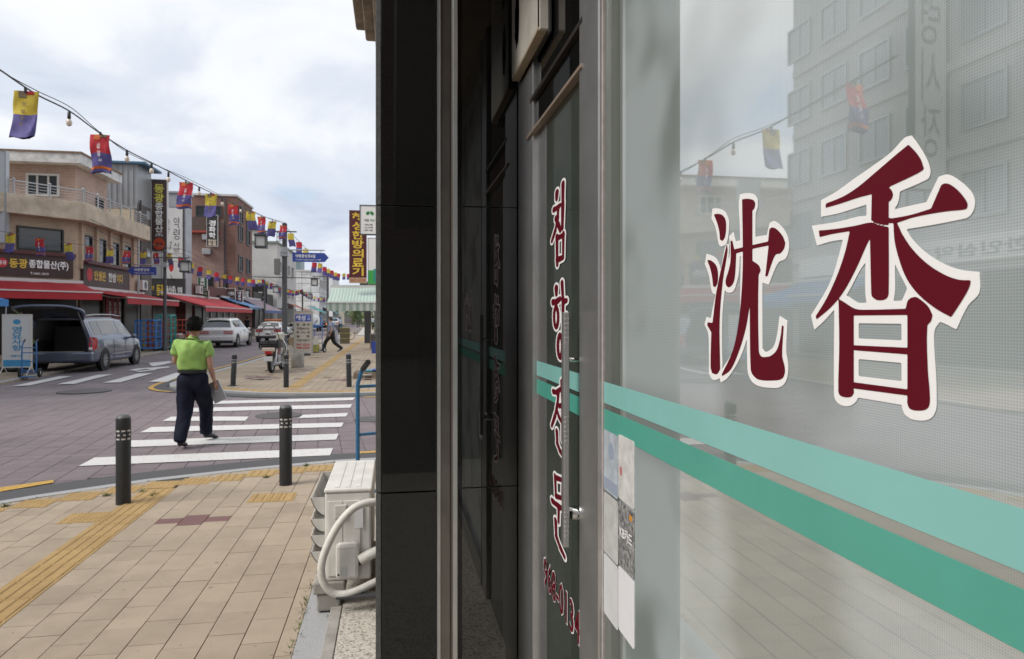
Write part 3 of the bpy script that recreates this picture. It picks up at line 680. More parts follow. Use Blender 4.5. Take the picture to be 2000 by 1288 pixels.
# door lettering: brush strokes (zoomed pixels of the photo -> plane of the door)
ZA = lambda p: (860 + p[0] / 3.22, 320 + p[1] / 3.22)
ZB = lambda p: (860 + p[0] / 2.118, 680 + p[1] / 2.118)
def ring(c, rx, ry, n=16): return [(c[0] + rx * math.cos(2 * math.pi * k / n), c[1] + ry * math.sin(2 * math.pi * k / n)) for k in range(n + 1)]
glyphs = [(ZA, [([(732, 185), (730, 218)], 11), ([(712, 290), (735, 278), (752, 262)], 8), ([(740, 275), (738, 340), (722, 420), (700, 488)], 8), ([(726, 345), (742, 385), (753, 420)], 9),
                ([(770, 128), (769, 250), (766, 405)], 10), ([(732, 460), (733, 600), (734, 636)], 9), ([(732, 470), (775, 448)], 8), ([(772, 440), (771, 585)], 8), ([(734, 605), (770, 590)], 9)]),
          (ZA, [([(728, 785), (728, 818)], 11), ([(706, 872), (730, 868), (752, 850)], 9), (ring((727, 965), 13, 62), 8), ([(764, 750), (770, 850), (770, 1045)], 9), ([(775, 868), (793, 860)], 9), ([(775, 960), (790, 952)], 8), (ring((752, 1148), 14, 68), 9)]),
          (ZB, [([(466, 180), (480, 184), (496, 170)], 5), ([(488, 178), (484, 230), (474, 280), (460, 322)], 5), ([(480, 255), (490, 285), (500, 305)], 5), ([(501, 140), (505, 240), (504, 385)], 5.5), ([(492, 240), (504, 236)], 5), ([(481, 345), (483, 395), (494, 425), (506, 445)], 5.5)]),
          (ZB, [([(474, 530), (477, 610)], 5), ([(474, 535), (507, 548)], 5), ([(506, 545), (503, 622)], 5), ([(477, 612), (503, 622)], 5), ([(462, 632), (482, 650), (508, 668)], 5.5), ([(489, 655), (488, 720)], 5), ([(476, 715), (479, 780), (495, 825), (512, 862)], 6)])]
for zf, ss in glyphs:
    KX = .5; caps = []
    for pts, rr in ss:
        q = [AR(*zf(p), D) for p in pts]; q = [(a.y * KX, a.z) for a in q]
        r0 = abs(AR(*zf((pts[0][0] + rr, pts[0][1])), D).y - AR(*zf(pts[0]), D).y) * KX
        caps += [(np.array(a), np.array(b), r0) for a, b in zip(q, q[1:])]
    al = np.array([c[0] for c in caps] + [c[1] for c in caps]); lo = al.min(0) - .05; hi = al.max(0) + .05; sg = .002
    nu, nv = int((hi[0] - lo[0]) / sg) + 1, int((hi[1] - lo[1]) / sg) + 1
    gu, gv = np.meshgrid(lo[0] + np.arange(nu) * sg, lo[1] + np.arange(nv) * sg); PT = np.stack([gu.ravel(), gv.ravel()], 1); dist = np.full(len(PT), 9.)
    for a, b, r0 in caps:
        e = b - a; w = PT - a; t = np.clip((w @ e) / max(e @ e, 1e-12), 0, 1); dist = np.minimum(dist, np.linalg.norm(w - t[:, None] * e, axis=1) - r0 * (1.08 - .25 * t))
    dist = dist.reshape(nv, nu); ch = link('brush_character', None, door)
    iso_mesh(dist, lo[0], lo[1], sg, .0075, lambda u, v: (D + .0012, u / KX, v)).build('white_outline', M_VWHITE, ch, fix=False)
    iso_mesh(dist, lo[0], lo[1], sg, 0., lambda u, v: (D + .0004, u / KX, v)).build('red_face', M_VRED, ch, fix=False)
text('968-0134', door, M_VWHITE, (D + .0012, 2.485, .706), (0, -1, 0), (0, 0, 1), .515, .115, .045, 'number_outline')
text('968-0134', door, M_VRED, (D + .0004, 2.478, .711), (0, -1, 0), (0, 0, 1), .50, .105, .012, 'number')
# worn card stickers on the glass
cards = [(1.736, 1.405, 'faded blue and white card sticker beside the door post', (.42, .47, .52), .25), (1.619, 1.412, 'scuffed white card sticker with a red mark, top of its column', (.62, .62, .60), .25),
         (1.736, 1.241, 'peeling pale grey card sticker beside the door post', (.50, .51, .49), .2), (1.619, 1.250, 'scratched black card sticker printed KB카드', (.25, .25, .25), .9),
         (1.736, 1.079, 'blank pale grey card sticker beside the door post, lowest of its column', (.6, .61, .62), .06), (1.619, 1.088, 'blank white card sticker, lowest of its column under the black one', (.72, .72, .74), .03)]
for k, (y, z, lb, c, v) in enumerate(cards):
    r_ = .008; w, hh = .114, .158; pts = []
    for cx, cy, a0 in ((w - r_, r_, -90), (w - r_, hh - r_, 0), (r_, hh - r_, 90), (r_, r_, 180)):
        for a in (0, 45, 90): pts.append((cx + r_ * math.cos(R(a0 + a)), cy + r_ * math.sin(R(a0 + a))))
    t = thing('card_sticker', lb, 'sticker', (D - .0014, y, z - hh), 0, 'card stickers on the shop glass')
    cm = mat('card_%d' % k, c, .35, var=v, vscale=90 if v > .3 else 30, detail=6)
    MB().ext([(0, -a, b) for a, b in pts], (.0008, 0, 0)).build('card', cm, t)
    if k == 3:
        text('KB카드', t, M_PRINTW, (-.0005, -.012, .07), (0, -1, 0), (0, 0, 1), .088, .03, .02)
        MB().ext([(-.0004, -a, b) for a, b in ((.08, .13), (.1, .13), (.1, .143), (.08, .143))], (.0003, 0, 0)).build('orange_mark', mat('orange_print', (.6, .25, .03), .5), t)
    if k == 0:
        MB().ext([(-.0004, -a, b) for a, b in ((.004, .006), (.110, .006), (.110, .035), (.004, .035))], (.0003, 0, 0)).build('blue_band', mat('faded_blue_print', (.27, .32, .40), .5), t)
        MB().ext([(-.0004, -a, b) for a, b in ring((.06, .11), .022, .022)[:-1]], (.0003, 0, 0)).build('blue_disc', MATS['faded_blue_print'], t)
    if k == 1: MB().ext([(-.0004, -a, b) for a, b in ring((.02, .07), .009, .012)[:-1]], (.0003, 0, 0)).build('red_mark', mat('faded_red_print', (.45, .16, .17), .5), t)
# granite edging, pebble-finished apron and concrete strip along the shop
apron = link('shop_apron', None, None, 'granite edging and pebble-finished concrete apron at the foot of the shop', None, None, 'structure')
ter = mat('pebble_terrazzo', (.40, .37, .32), .7, bump=.2, bscale=90); ntt = ter.node_tree; bb = ntt.nodes['Principled BSDF']
vo = ntt.nodes.new('ShaderNodeTexVoronoi'); vo.inputs['Scale'].default_value = 105; geo = ntt.nodes.new('ShaderNodeNewGeometry'); ntt.links.new(geo.outputs['Position'], vo.inputs[0])
rr_ = ntt.nodes.new('ShaderNodeValToRGB'); ee = rr_.color_ramp.elements; ee[0].position = 0; ee[0].color = (.17, .15, .13, 1); ee[1].position = 1; ee[1].color = (.56, .52, .45, 1); e3 = ee.new(.35); e3.color = (.46, .42, .36, 1)
sc_ = ntt.nodes.new('ShaderNodeSeparateColor'); ntt.links.new(vo.outputs['Color'], sc_.inputs[0]); ntt.links.new(sc_.outputs[0], rr_.inputs[0]); ntt.links.new(rr_.outputs[0], bb.inputs['Base Color'])
y = -2.
while y < 7:
    MB().box(-.497, -.352, y, y + .897, -.2, .012).build('granite_edging', M_GRANITE, apron, bevel=.004); y += .9
MB().box(-.350, -.290, -2, 6.9, -.2, .045).build('concrete_strip', M_CONC, apron, bevel=.004)
MB().box(-.284, D + .2, -2, 6.95, -.2, .05).build('pebble_apron', ter, apron)
# weeds in the joint
gm = mat('weed_green', (.10, .13, .03), .8, var=.5, vscale=40)
wd_ = MB(); rw = random.Random(4)
spots = [(-.505, yy) for yy in np.arange(3.4, 4.6, .035)] + [(-.33, 3.95), (-.34, 3.98), (-.31, 3.93)] * 6 + [(p.x, p.y) for p in (G(300, 968), G(278, 962), G(210, 968), G(10, 990), G(520, 933), G(598, 910)) for _ in range(14)]
for x, yv in spots:
    if x < -.4 and x > -.6 and rw.random() < .45: continue
    for _ in range(7):
        a = rw.uniform(0, 6.28); l = rw.uniform(.012, .045); b0 = Vector((x + rw.uniform(-.02, .02), yv + rw.uniform(-.04, .04), -.005)); dv_ = Vector((math.cos(a), math.sin(a), rw.uniform(.3, 1.2))) * l; s_ = Vector((-math.sin(a), math.cos(a), 0)) * .004
        wd_.add([b0 - s_, b0 + s_, b0 + dv_], [(0, 1, 2)])
wd_.build('weeds', gm, label='small green weeds in the paving joints', kind='stuff', fix=False)
# air conditioner outdoor unit
acm = mat('aged_white_steel', (.68, .66, .62), .45, var=.14, vscale=6, bump=.02)
acd = mat('aged_grey_plastic', (.58, .56, .52), .5, var=.15, vscale=9)
ac = thing('air_conditioner', 'old off-white outdoor air conditioner with curved louvres and wrapped hose beside the black pier', 'air conditioner', (-.385, 4.02, .19))
Wd, Ln, Ht = .26, .78, .505                     # depth (x), length (y), height
MB().box(0, Wd, 0, Ln, 0, Ht).build('case', acm, ac, bevel=.012)
MB().box(-.004, Wd + .004, -.006, Ln + .004, Ht, Ht + .022).build('lid', acm, ac, bevel=.008)
for k in range(3): MB().box(.05 + k * .06, .08 + k * .06, .03, Ln - .05, Ht + .022, Ht + .025).build('lid_rib', acm, ac, bevel=.002)
MB().box(.018, .10, -.006, 0, .03, .46).build('side_panel', acm, ac, bevel=.004)
MB().box(.105, .20, -.008, -.0005, .03, .46).build('side_panel', acm, ac, bevel=.004)
MB().box(.055, .125, -.022, -.007, .36, .44).build('grip_recess', acd, ac, bevel=.006)
MB().box(.065, .195, -.055, -.009, .02, .23).build('valve_cover', acm, ac, bevel=.022)
MB().box(.165, .215, -.010, -.0085, .30, .43).build('paper_label', mat('white_label', (.7, .7, .72), .5), ac)
MB().box(.09, .125, -.058, -.0555, .05, .10).build('printed_label', mat('pale_label', (.5, .5, .48), .5), ac)
MB().lathe([(.0, -.0585), (.006, -.0585), (.006, -.0555)], (.08, 0, .055), 10, 'y').build('round_mark', M_INK, ac)
MB().box(-.004, -.0005, .16, .70, .03, .47).build('fan_grille_back', M_DARK, ac)
MB().tube([(-.012, .43 + .2 * math.cos(a), .25 + .2 * math.sin(a)) for a in np.linspace(0, 6.283, 25)], .007, 6).build('fan_ring', acm, ac, smooth=True)
for k in range(4):                               # curved air-guide louvres
    z0 = .135 + k * .094; pr = []
    for t in np.linspace(0, 1, 8):
        a = t * 1.15; pr.append((-.006 - .085 * math.sin(a), z0 - .055 + .105 * (1 - math.cos(a)) * 1.25 + (.03 if k == 3 else 0) * t))
    g = MB(); g.grid([[(x, yy, z) for x, z in pr] for yy in (.05, .72)]); o = g.build('louvre', acd, ac, smooth=True, fix=False)
    md = o.modifiers.new('thick', 'SOLIDIFY'); md.thickness = .004
    for yy in (.05, .72): MB().ext([(x, yy, z) for x, z in pr] + [(-.006, yy, pr[-1][1])], (0, .004, 0)).build('louvre_end', acd, ac)
tape = mat('white_pipe_tape', (.66, .64, .58), .6, var=.12, vscale=30, bump=.25, bscale=60)
def bez(pts, n=10):
    o = []; P_ = [Vector(p) for p in pts]; P_ = [P_[0] * 2 - P_[1]] + P_ + [P_[-1] * 2 - P_[-2]]
    for i in range(1, len(P_) - 2):
        for k in range(n):
            t = k / n; a, b, c, d = P_[i - 1], P_[i], P_[i + 1], P_[i + 2]
            o.append(.5 * ((2 * b) + (c - a) * t + (2 * a - 5 * b + 4 * c - d) * t * t + (3 * b - a - 3 * c + d) * t ** 3))
    return o + [P_[-2]]
MB().tube(bez([(.32, -.02, .44), (.25, -.05, .455), (.16, -.08, .43), (.07, -.10, .33), (.0, -.11, .17), (.0, -.11, .05), (.06, -.10, -.03), (.16, -.09, -.035), (.3, -.03, .0)]), .0215, 12).build('wrapped_hose', tape, ac, smooth=True)
MB().tube(bez([(.20, -.05, .13), (.26, -.05, .16), (.36, -.02, .19)]), .030, 10).build('pipe_elbow', tape, ac, smooth=True)
MB().tube(bez([(.19, -.03, .10), (.24, -.04, .13), (.34, -.02, .18)]), .012, 8).build('power_cable', M_BLACK, ac, smooth=True)
MB().box(.07, .29, -.12, -.07, -.06, -.045).build('base_rail', M_POLE, ac, bevel=.004)
for yy in (.02, .6):
    b = MB().box(-.43, -.30, 4.0 + yy, 4.14 + yy, .02, .12).box(-.45, -.27, 3.99 + yy, 4.15 + yy, .12, .19)
    b.build('foot_block', M_CONC, bevel=.01, label='rough concrete block under the %s end of the air conditioner' % ('near pier' if yy < .1 else 'kerb'), cat='block')
bk = MB().box(-.14, .0, 3.9 + .3, 4.7, .05, .19); bk.build('timber_packer', mat('weathered_timber', (.22, .17, .12), .8, var=.3, vscale=30), label='weathered timber packer under the back of the air conditioner', cat='packer')
# ------------------------------------------------------------------ opposite buildings
M_BRICK1 = brickmat('salmon_brick', (.50, .31, .235), (.42, .245, .18), (.52, .46, .40), .23, .075, .012)
M_BRICK2 = brickmat('tan_brick', (.54, .38, .26), (.47, .32, .21), (.48, .41, .33), .23, .075, .012)
M_BRICK3 = brickmat('brown_brick', (.25, .12, .085), (.19, .09, .065), (.2, .14, .12), .23, .075, .01)
M_STUCCO = mat('stained_stucco', (.58, .475, .36), .85, var=.3, vscale=1.6, bump=.2, bscale=30, detail=8)
M_FASCIA = mat('rust_streaked_white_fascia', (.70, .69, .67), .6, var=.35, vscale=2.2, detail=8)
M_CLAD = mat('grey_metal_cladding', (.36, .37, .385), .45, .3, var=.15, vscale=1.5, detail=7)
M_CREAM = mat('cream_wall_panel', (.55, .45, .30), .8, var=.1, vscale=1.)
M_PALE = mat('pale_grey_render', (.54, .53, .51), .85, var=.13, vscale=.5, detail=8)
M_TILEW = brickmat('white_panel_wall', (.62, .62, .62), (.58, .585, .59), (.26, .26, .26), 1.5, 1.5, .05, off=0.)
M_BROWNS = mat('dark_brown_sign', (.05, .022, .018), .5, var=.2, vscale=2)
M_BROWNF = mat('brown_sign_face', (.075, .045, .042), .45)
M_AWN = mat('red_awning_cloth', (.42, .018, .026), .65, var=.12, vscale=1.5)
M_AWNW = mat('awning_white_bar', (.62, .6, .58), .5)
M_SHOPG = mat('shopfront_dark_glass', (.022, .02, .018), .3, ior=1.5, spec=.2, var=.6, vscale=1.5)
M_MAROONW = mat('maroon_wall', (.12, .04, .035), .7, var=.2)
def window(parent, a, b, z0, z1, n, frame=.07, mf=None, mg=None, bars=1, dep=.09):
    """window on a wall between xy points a and b; n = outward xy normal"""
    a, b, n = Vector(a), Vector(b), Vector(n).normalized(); L_ = (b - a).length; t = (b - a).normalized()
    mf = mf or M_AWNW; mg = mg or M_GLASSD
    m = Matrix(((t.x, n.x, 0, a.x), (t.y, n.y, 0, a.y), (0, 0, 1, 0), (0, 0, 0, 1)))
    f = MB().box(0, L_, .002, dep, z0, z0 + frame, m).box(0, L_, .002, dep, z1 - frame, z1, m).box(0, frame, .002, dep, z0 + frame, z1 - frame, m).box(L_ - frame, L_, .002, dep, z0 + frame, z1 - frame, m)
    for k in range(bars):
        x = L_ * (k + 1) / (bars + 1); f.box(x - frame * .4, x + frame * .4, .002, dep * .8, z0 + frame, z1 - frame, m)
    w = f.build('window', mf, parent)
    MB().box(frame, L_ - frame, .004, .02, z0 + frame, z1 - frame, m).build('pane', mg, w); return w
def signboard(name, label, a, b, z0, z1, n, face, rim=None, th=.12, group=None, cat='sign', post=False):
    """box sign from xy a to b (left to right as read), n = outward normal; returns (thing, put) where put() writes on it"""
    a, b, n = Vector(a), Vector(b), Vector(n).normalized(); t = (b - a).normalized(); L_ = (b - a).length
    o = thing(name, label, cat, (a.x, a.y, z0), 0, group); hz = z1 - z0
    m = Matrix(((t.x, n.x, 0, 0), (t.y, n.y, 0, 0), (0, 0, 1, 0), (0, 0, 0, 1)))
    MB().box(0, L_, -th, 0, 0, hz, m).build('panel', face, o)
    if rim:
        e = .05 * max(.6, min(1.5, L_ / 2)); MB().box(-e, 0, -th - .01, .012, -e, hz + e, m).box(L_, L_ + e, -th - .01, .012, -e, hz + e, m).box(0, L_, -th - .01, .012, -e, 0, m).box(0, L_, -th - .01, .012, hz, hz + e, m).build('rim', rim, o)
    def put(body, mm, u, v, w, h, bold=.02, vertical=False):
        """u,v,w,h as fractions of the face"""
        p = Vector((t.x, t.y, 0)) * (u * L_) + Vector((n.x, n.y, 0)) * .006 + Vector((0, 0, v * hz))
        text(body, o, mm, p, (t.x, t.y, 0), (0, 0, 1), w * L_, h * hz, bold, vertical=vertical)
    def patch(mm, u, v, w, h, nm='panel_patch', disc=False, lift=.004):
        q = ring((u + w / 2, v + h / 2), w / 2, h / 2, 20)[:-1] if disc else [(u, v), (u + w, v), (u + w, v + h), (u, v + h)]
        MB().add([m @ Vector((x * L_, lift, z * hz)) for x, z in q], [tuple(range(len(q)))]).build(nm, mm, o, fix=False)
    return o, put, patch
def awning(label, a, b, zt, zf, out, n, valance=.28, m=None, mv=None, arms=True, thick=.02):
    """sloping cloth awning on the wall line a-b (left to right seen from outside), top zt at the wall, zf at the front edge"""
    a, b, n = Vector(a), Vector(b), Vector(n).normalized(); t = (b - a).normalized(); L_ = (b - a).length; m = m or M_AWN
    o = thing('shop_awning', label, 'awning', (a.x, a.y, 0)); M_ = Matrix(((t.x, n.x, 0, 0), (t.y, n.y, 0, 0), (0, 0, 1, 0), (0, 0, 0, 1)))
    g = MB(); rows = []
    for k in range(9):
        u = k / 8; rows.append([M_ @ Vector((x, .05 + u * out, zt + (zf - zt) * u - .05 * math.sin(math.pi * u) + .012 * math.sin(x * 5 + u * 3))) for x in np.linspace(0, L_, 12)])
    g.grid(rows); c = g.build('cloth', m, o, smooth=True, fix=False); md = c.modifiers.new('thick', 'SOLIDIFY'); md.thickness = thick
    MB().box(0, L_, out + .05, out + .075, zf - valance, zf - .03, M_).build('valance', mv or m, o)
    MB().box(-.03, L_ + .03, out + .03, out + .10, zf - .03, zf + .025, M_).build('front_bar', M_AWNW, o)
    MB().box(-.03, L_ + .03, 0, .14, zt - .02, zt + .12, M_).build('cassette', M_AWNW, o)
    if arms:
        for x in (.25, L_ - .25):
            k = MB(); k.tube([M_ @ Vector((x, .1, zt - .1)), M_ @ Vector((x + (.3 if x < 1 else -.3), out * .55, (zt + zf) / 2 - .18)), M_ @ Vector((x, out, zf - .03))], .03, 6); k.build('folding_arm', M_AWNW, o)
    return o
def railing(parent, pts, z0, h, rails=5):
    """pipe railing along xy points"""
    for p in on_line(pts, 1.35):
        MB().tube([(p.x, p.y, z0), (p.x, p.y, z0 + h)], .035, 6).build('rail_post', M_ALU, parent); MB().ball((p.x, p.y, z0 + h + .04), .06, n=8, m=6).build('post_knob', M_ALU, parent, smooth=True)
    for k in range(rails):
        z = z0 + h * (k + 1) / rails - .02; MB().tube([(x, y, z) for x, y in pts], .028 if k == rails - 1 else .014, 6).build('rail', M_ALU, parent)
# --- corner brick building: street face on x=-14, chamfered corner turned to the crossing
P0 = Vector((-14, 33.5)); CD = Vector((.661, .75)); CN = Vector((.75, -.661)); P1 = P0 - CD * 5.3; Q1 = Vector((-14, 41.3))
cb_ = thing('brick_corner_building', 'three-storey tan brick corner building with stained balcony and white rusty eaves', 'building', (P0.x, P0.y, 0))
def rel(o, pts): return [(p[0] - o.location.x, p[1] - o.location.y) for p in pts]
ZT = AS(100, 298, 34.4).z; ZE = AS(100, 317, 34.4).z
foot = [tuple(P1), tuple(P0), tuple(Q1), (-26, 41.3), (-26, P1.y)]
MB().prism(rel(cb_, foot), 0, 6.0).build('lower_wall', M_BRICK2, cb_)
up = [(-26, 35.0), (-14.67, 35.0), (-14.67, 38.6), (-26, 38.6)]
MB().prism(rel(cb_, up), 6.0, ZE).build('upper_wall', M_BRICK1, cb_)
bal = [tuple(P1 + CN * .45), tuple(P0 + CN * .35 + Vector((.3, -.1))), (-13.45, 34.2), (-13.45, 41.3), (-14.5, 41.3), (-14.5, 34), tuple(P0 - CN * .6), tuple(P1 - CN * .6)]
MB().prism(rel(cb_, bal), 5.98, 6.78).build('balcony_parapet', M_STUCCO, cb_, bevel=.03)
roof = [(-26, 34.4), (-14.2, 34.4), (-14.2, 39.3), (-26, 39.3)]
MB().prism(rel(cb_, roof), ZE, ZT).build('eaves_fascia', M_FASCIA, cb_)
MB().prism(rel(cb_, [(x * 1.0 + (.06 if x > -20 else 0), y - .05) for x, y in roof]), ZT + .002, ZT + .08).build('roof_edge', mat('rusty_trim', (.24, .15, .09), .7, var=.3), cb_)
rail = link('balcony_railing', None, cb_)
railing(rail, rel(cb_, [tuple(P1 + CN * .35), tuple(P0 + CN * .25 + Vector((.2, 0))), (-13.55, 34.3), (-13.55, 41.2)]), 6.75, .62)
off = Vector(cb_.location[:2])
uw = lambda k: (P0 - CN * .83 - CD * k - off)
def on_cham(px, k):
    d = ray(px, 600); o_ = P0 - CN * k; den = d.x * CN.x + d.y * CN.y; t = (o_.x * CN.x + o_.y * CN.y) / den; return Vector((d.x * t, d.y * t)) - off
window(cb_, (AS(52, 360, 35).x - off.x, 35 - off.y), (AS(117, 360, 35).x - off.x, 35 - off.y), AS(85, 384, 35).z, AS(85, 340, 35).z, (0, -1), .09, bars=2)
window(cb_, (-14.67 - off.x, 37.2 - off.y), (-14.67 - off.x, 38.0 - off.y), 6.8, 7.7, (1, 0), .06, mf=M_BLACK)
for k0, k1 in ((4.4, 3.2), (2.35, .55)): window(cb_, P0 - CD * k0 - off, P0 - CD * k1 - off, 4.55, 5.55, CN, .07, mf=M_BLACK, bars=0)
for y0 in (34.15, 35.7, 37.3, 38.9): window(cb_, (-14 - off.x, y0 - off.y), (-14 - off.x, y0 + .85 - off.y), 4.3, 5.5, (1, 0), .06, mf=M_BLACK, bars=0)
for y0 in (33.75, 35.35, 36.95, 38.5, 40.05): MB().box(.001, .13, y0 - off.y, y0 + .28 - off.y, 3.9, 5.97).build('pilaster', M_BRICK2, cb_)
MB().tube([(.6 - .2, 39.9 - off.y, 0), (.4, 39.9 - off.y, 6.0)], .05, 8).build('downpipe', M_ALU, cb_)
sf = MB(); sf.ext([(*(P1 + CN * .02 - off), .15), (*(P0 + CN * .02 - off), .15), (*(P0 + CN * .02 - off), 2.9), (*(P1 + CN * .02 - off), 2.9)], (CN.x * .02, CN.y * .02, 0)); sf.build('shopfront', M_SHOPG, cb_)
MB().box(.005, .03, .1, 7.7, .1, 2.9).build('shopfront', M_SHOPG, cb_)
for y0 in (.1, 2.6, 5.2, 7.6): MB().box(.03, .12, y0, y0 + .14, .0, 2.95).build('shop_post', mat('dark_timber', (.09, .06, .045), .6, var=.3), cb_)
for k in range(3):
    MB().box(.035, .06, 3.05 + k * .62, 3.55 + k * .62, 1.0, 2.7).build('red_banner', mat('red_banner', (.28, .02, .03), .6), cb_)
    text('한약재', cb_, M_PRINTW, (.064, 3.55 + k * .62 - .12, 1.2), (0, 1, 0), (0, 0, 1), .26, 1.3, .02, vertical=True)
pv = P0 - CD * 5.2 + CN * .12; pw = P0 - CD * .18 + CN * .12
o, put, patch = signboard('shop_sign', 'dark brown shop sign reading 동광종합물산(주) above the red awning', pv, pw, 3.42, 4.36, CN, M_BROWNS, None, .2)
put('동광', M_YEL, .505, .36, .135, .42, .045); put('종합물산(주)', M_PRINTW, .65, .34, .31, .44, .04); put('T.1661.1010', M_PRINTW, .66, .10, .14, .11)
patch(M_RED, .42, .36, .075, .42, 'red_disc', True); put('동광', M_PRINTW, .43, .48, .055, .18)
MB().box(0, 5.1, -.25, .08, .94, 1.08, Matrix(((CD.x, CN.x, 0, 0), (CD.y, CN.y, 0, 0), (0, 0, 1, 0), (0, 0, 0, 1)))).build('cap_board', mat('oxblood_board', (.09, .018, .018), .5), o)
o, put, patch = signboard('shop_sign', 'dark brown shop sign reading 인생은 한방이다 in yellow and white', (-13.86, 33.9), (-13.86, 39.4), 3.05, 4.15, (1, 0), M_BROWNS, None, .13)
put('인생은', M_YEL, .20, .36, .24, .42, .04); put('한방', M_PRINTW, .50, .36, .17, .42, .04); put('이다', M_YEL, .69, .36, .14, .42, .04); patch(M_RED, .06, .30, .11, .56, 'red_disc', True)
MB().box(-.2, .2, 0, 5.55, 1.1, 1.24).build('cap_board', MATS['oxblood_board'], o)
awning('bright red cloth awning across the chamfered brick corner', P1, P0 + CD * .2, 3.22, 2.78, 1.7, CN, .33)
awning('long red cloth awning beneath the yellow and white 인생은 한방이다 sign', (-13.98, 33.9), (-13.98, 41.5), 3.0, 2.62, 1.9, (1, 0), .30)
awning('red cloth awning in front of the dark grey 동광 sign beside the lamp post', (-14.0, 44.5), (-14.0, 58.5), 3.15, 2.35, 2.6, (1, 0), .30)
# --- white projecting sign at the picture's edge
ps = AS(4, 600, 31.0)
signboard('projecting_sign', 'tall plain white projecting signboard on the brick corner', (-16.6, 30.9), (-15.56, 30.9), 4.75, 8.45, (0, -1), mat('white_sign_side', (.6, .62, .63), .5), M_ALU, .25)
# --- grey clad building
b2 = thing('clad_building', 'grey metal-clad building with blue roof edge behind the brick corner building', 'building', (-14.35, 41.6, 0))
MB().box(-12, 0, .3, 2.6, 0, 10.4).build('wall', M_CLAD, b2)
for k in range(16): MB().box(-4.6 + k * .29, -4.6 + k * .29 + .05, .24, .299, 7.9, 10.3).build('cladding_rib', M_CLAD, b2)
MB().box(-4.7, -.15, .20, .298, 4.0, 7.85).build('cream_panel', M_CREAM, b2)
MB().box(-12, .5, .1, 2.9, 10.4, 10.52).build('roof_edge', mat('blue_roof_sheet', (.05, .13, .22), .5), b2)
MB().box(-4.8, .0, .18, .299, 7.86, 8.0).build('flashing', M_ALU, b2)
MB().box(.001, .03, .32, 2.58, 0, 8.2).build('dark_side_panel', mat('grimy_brown_panel', (.15, .13, .115), .8, var=.4, vscale=1.5, detail=7), b2)  # street side darker and browner than the cladding
MB().tube([(.09, .6, 0), (.09, .6, 8.4)], .06, 8).build('downpipe', M_POLE, b2)
for z in (5.2, 6.3, 7.4): MB().box(.001, .25, 1.2, 1.7, z, z + .5).build('meter_box', M_ALU, b2, bevel=.02)
o, put, patch = signboard('projecting_sign', 'tall dark brown projecting sign reading 동광종합물산(주) with an orange disc', (-14.27, 44.0), (-13.42, 44.0), 5.65, 9.95, (0, -1), M_BROWNF, M_AWNW, .25)
put('동광', M_LEMON, .18, .68, .64, .26, .04, True); put('종합물산', M_PRINTW, .24, .26, .52, .42, .03, True); put('(주)', M_PRINTW, .27, .205, .46, .045)
patch(mat('orange_disc', (.48, .06, .02), .5), .12, .02, .76, .17, 'orange_disc', True); put('동광', M_INK, .25, .07, .5, .06)
# --- end wall with the calligraphy banner
b3 = thing('banner_wall_building', 'narrow grey building with a white calligraphy banner on its end wall', 'building', (-14.05, 50, 0))
MB().box(-12, 0, 0, 1.5, 0, 10.2).build('wall', M_CLAD, b3); MB().box(-5, .02, -.04, -.002, 0, 4.15).build('dark_base', M_MAROONW, b3)
MB().box(-12, .1, -.1, 1.6, 10.2, 10.32).build('roof_edge', M_ALU, b3)
o, put, patch = signboard('wall_banner', 'large white wall banner with black brush calligraphy and a red spot', (-15.5, 49.9), (-14.2, 49.9), 4.2, 9.2, (0, -1), mat('banner_cloth', (.62, .61, .59), .7, var=.08, vscale=2), M_POLE, .06)
for u, v, w, h, b in ((.08, .62, .3, .22, '한방'), (.55, .55, .3, .32, '약령'), (.12, .42, .34, .12, '건강'), (.55, .38, .3, .14, '사랑')): put(b, M_INK, u, v, w, h, -.005, True)
patch(M_RED, .32, .12, .24, .17, 'red_spot', True); patch(mat('banner_shade', (.5, .44, .36), .7), .0, .55, .3, .45, 'tan_wash', False, .002)  # tan patch on the upper left of the banner
o, put, patch = signboard('shop_sign', 'dark grey shop sign with red disc and 동광물산 lettering beneath the banner', (-16.9, 49.5), (-14.0, 49.5), 2.85, 4.25, (0, -1), mat('charcoal_sign', (.045, .042, .042), .5), M_POLE, .2)
patch(M_RED, .06, .2, .09, .55, 'red_disc', True); put('인생은한방', M_YEL, .19, .5, .16, .2); put('동광', M_YEL, .40, .22, .17, .55, .04); put('물산(주)', M_PRINTW, .60, .24, .22, .46, .04); put('약재', M_PRINTW, .86, .3, .1, .35, .03)
for x in (.2, .75): MB().tube([(2.9 * x, 0, 1.4), (2.9 * x, -.5, 1.75)], .02, 6).build('lamp_arm', M_POLE, o); MB().box(2.9 * x - .12, 2.9 * x + .12, -.62, -.44, 1.68, 1.78).build('spot_lamp', M_AWNW, o)
al = thing('lean_to_shop', 'dark lean-to shop between the clad building and the banner wall', 'building', (-14.4, 44.3, 0)); MB().box(-4, 0, 0, 4.9, 0, 2.95).build('wall', M_MAROONW, al); MB().box(.002, .04, .2, 4.7, .1, 2.6).build('shopfront', M_SHOPG, al); MB().box(-4, .1, -.05, 4.95, 2.95, 3.05).build('roof', M_POLE, al)
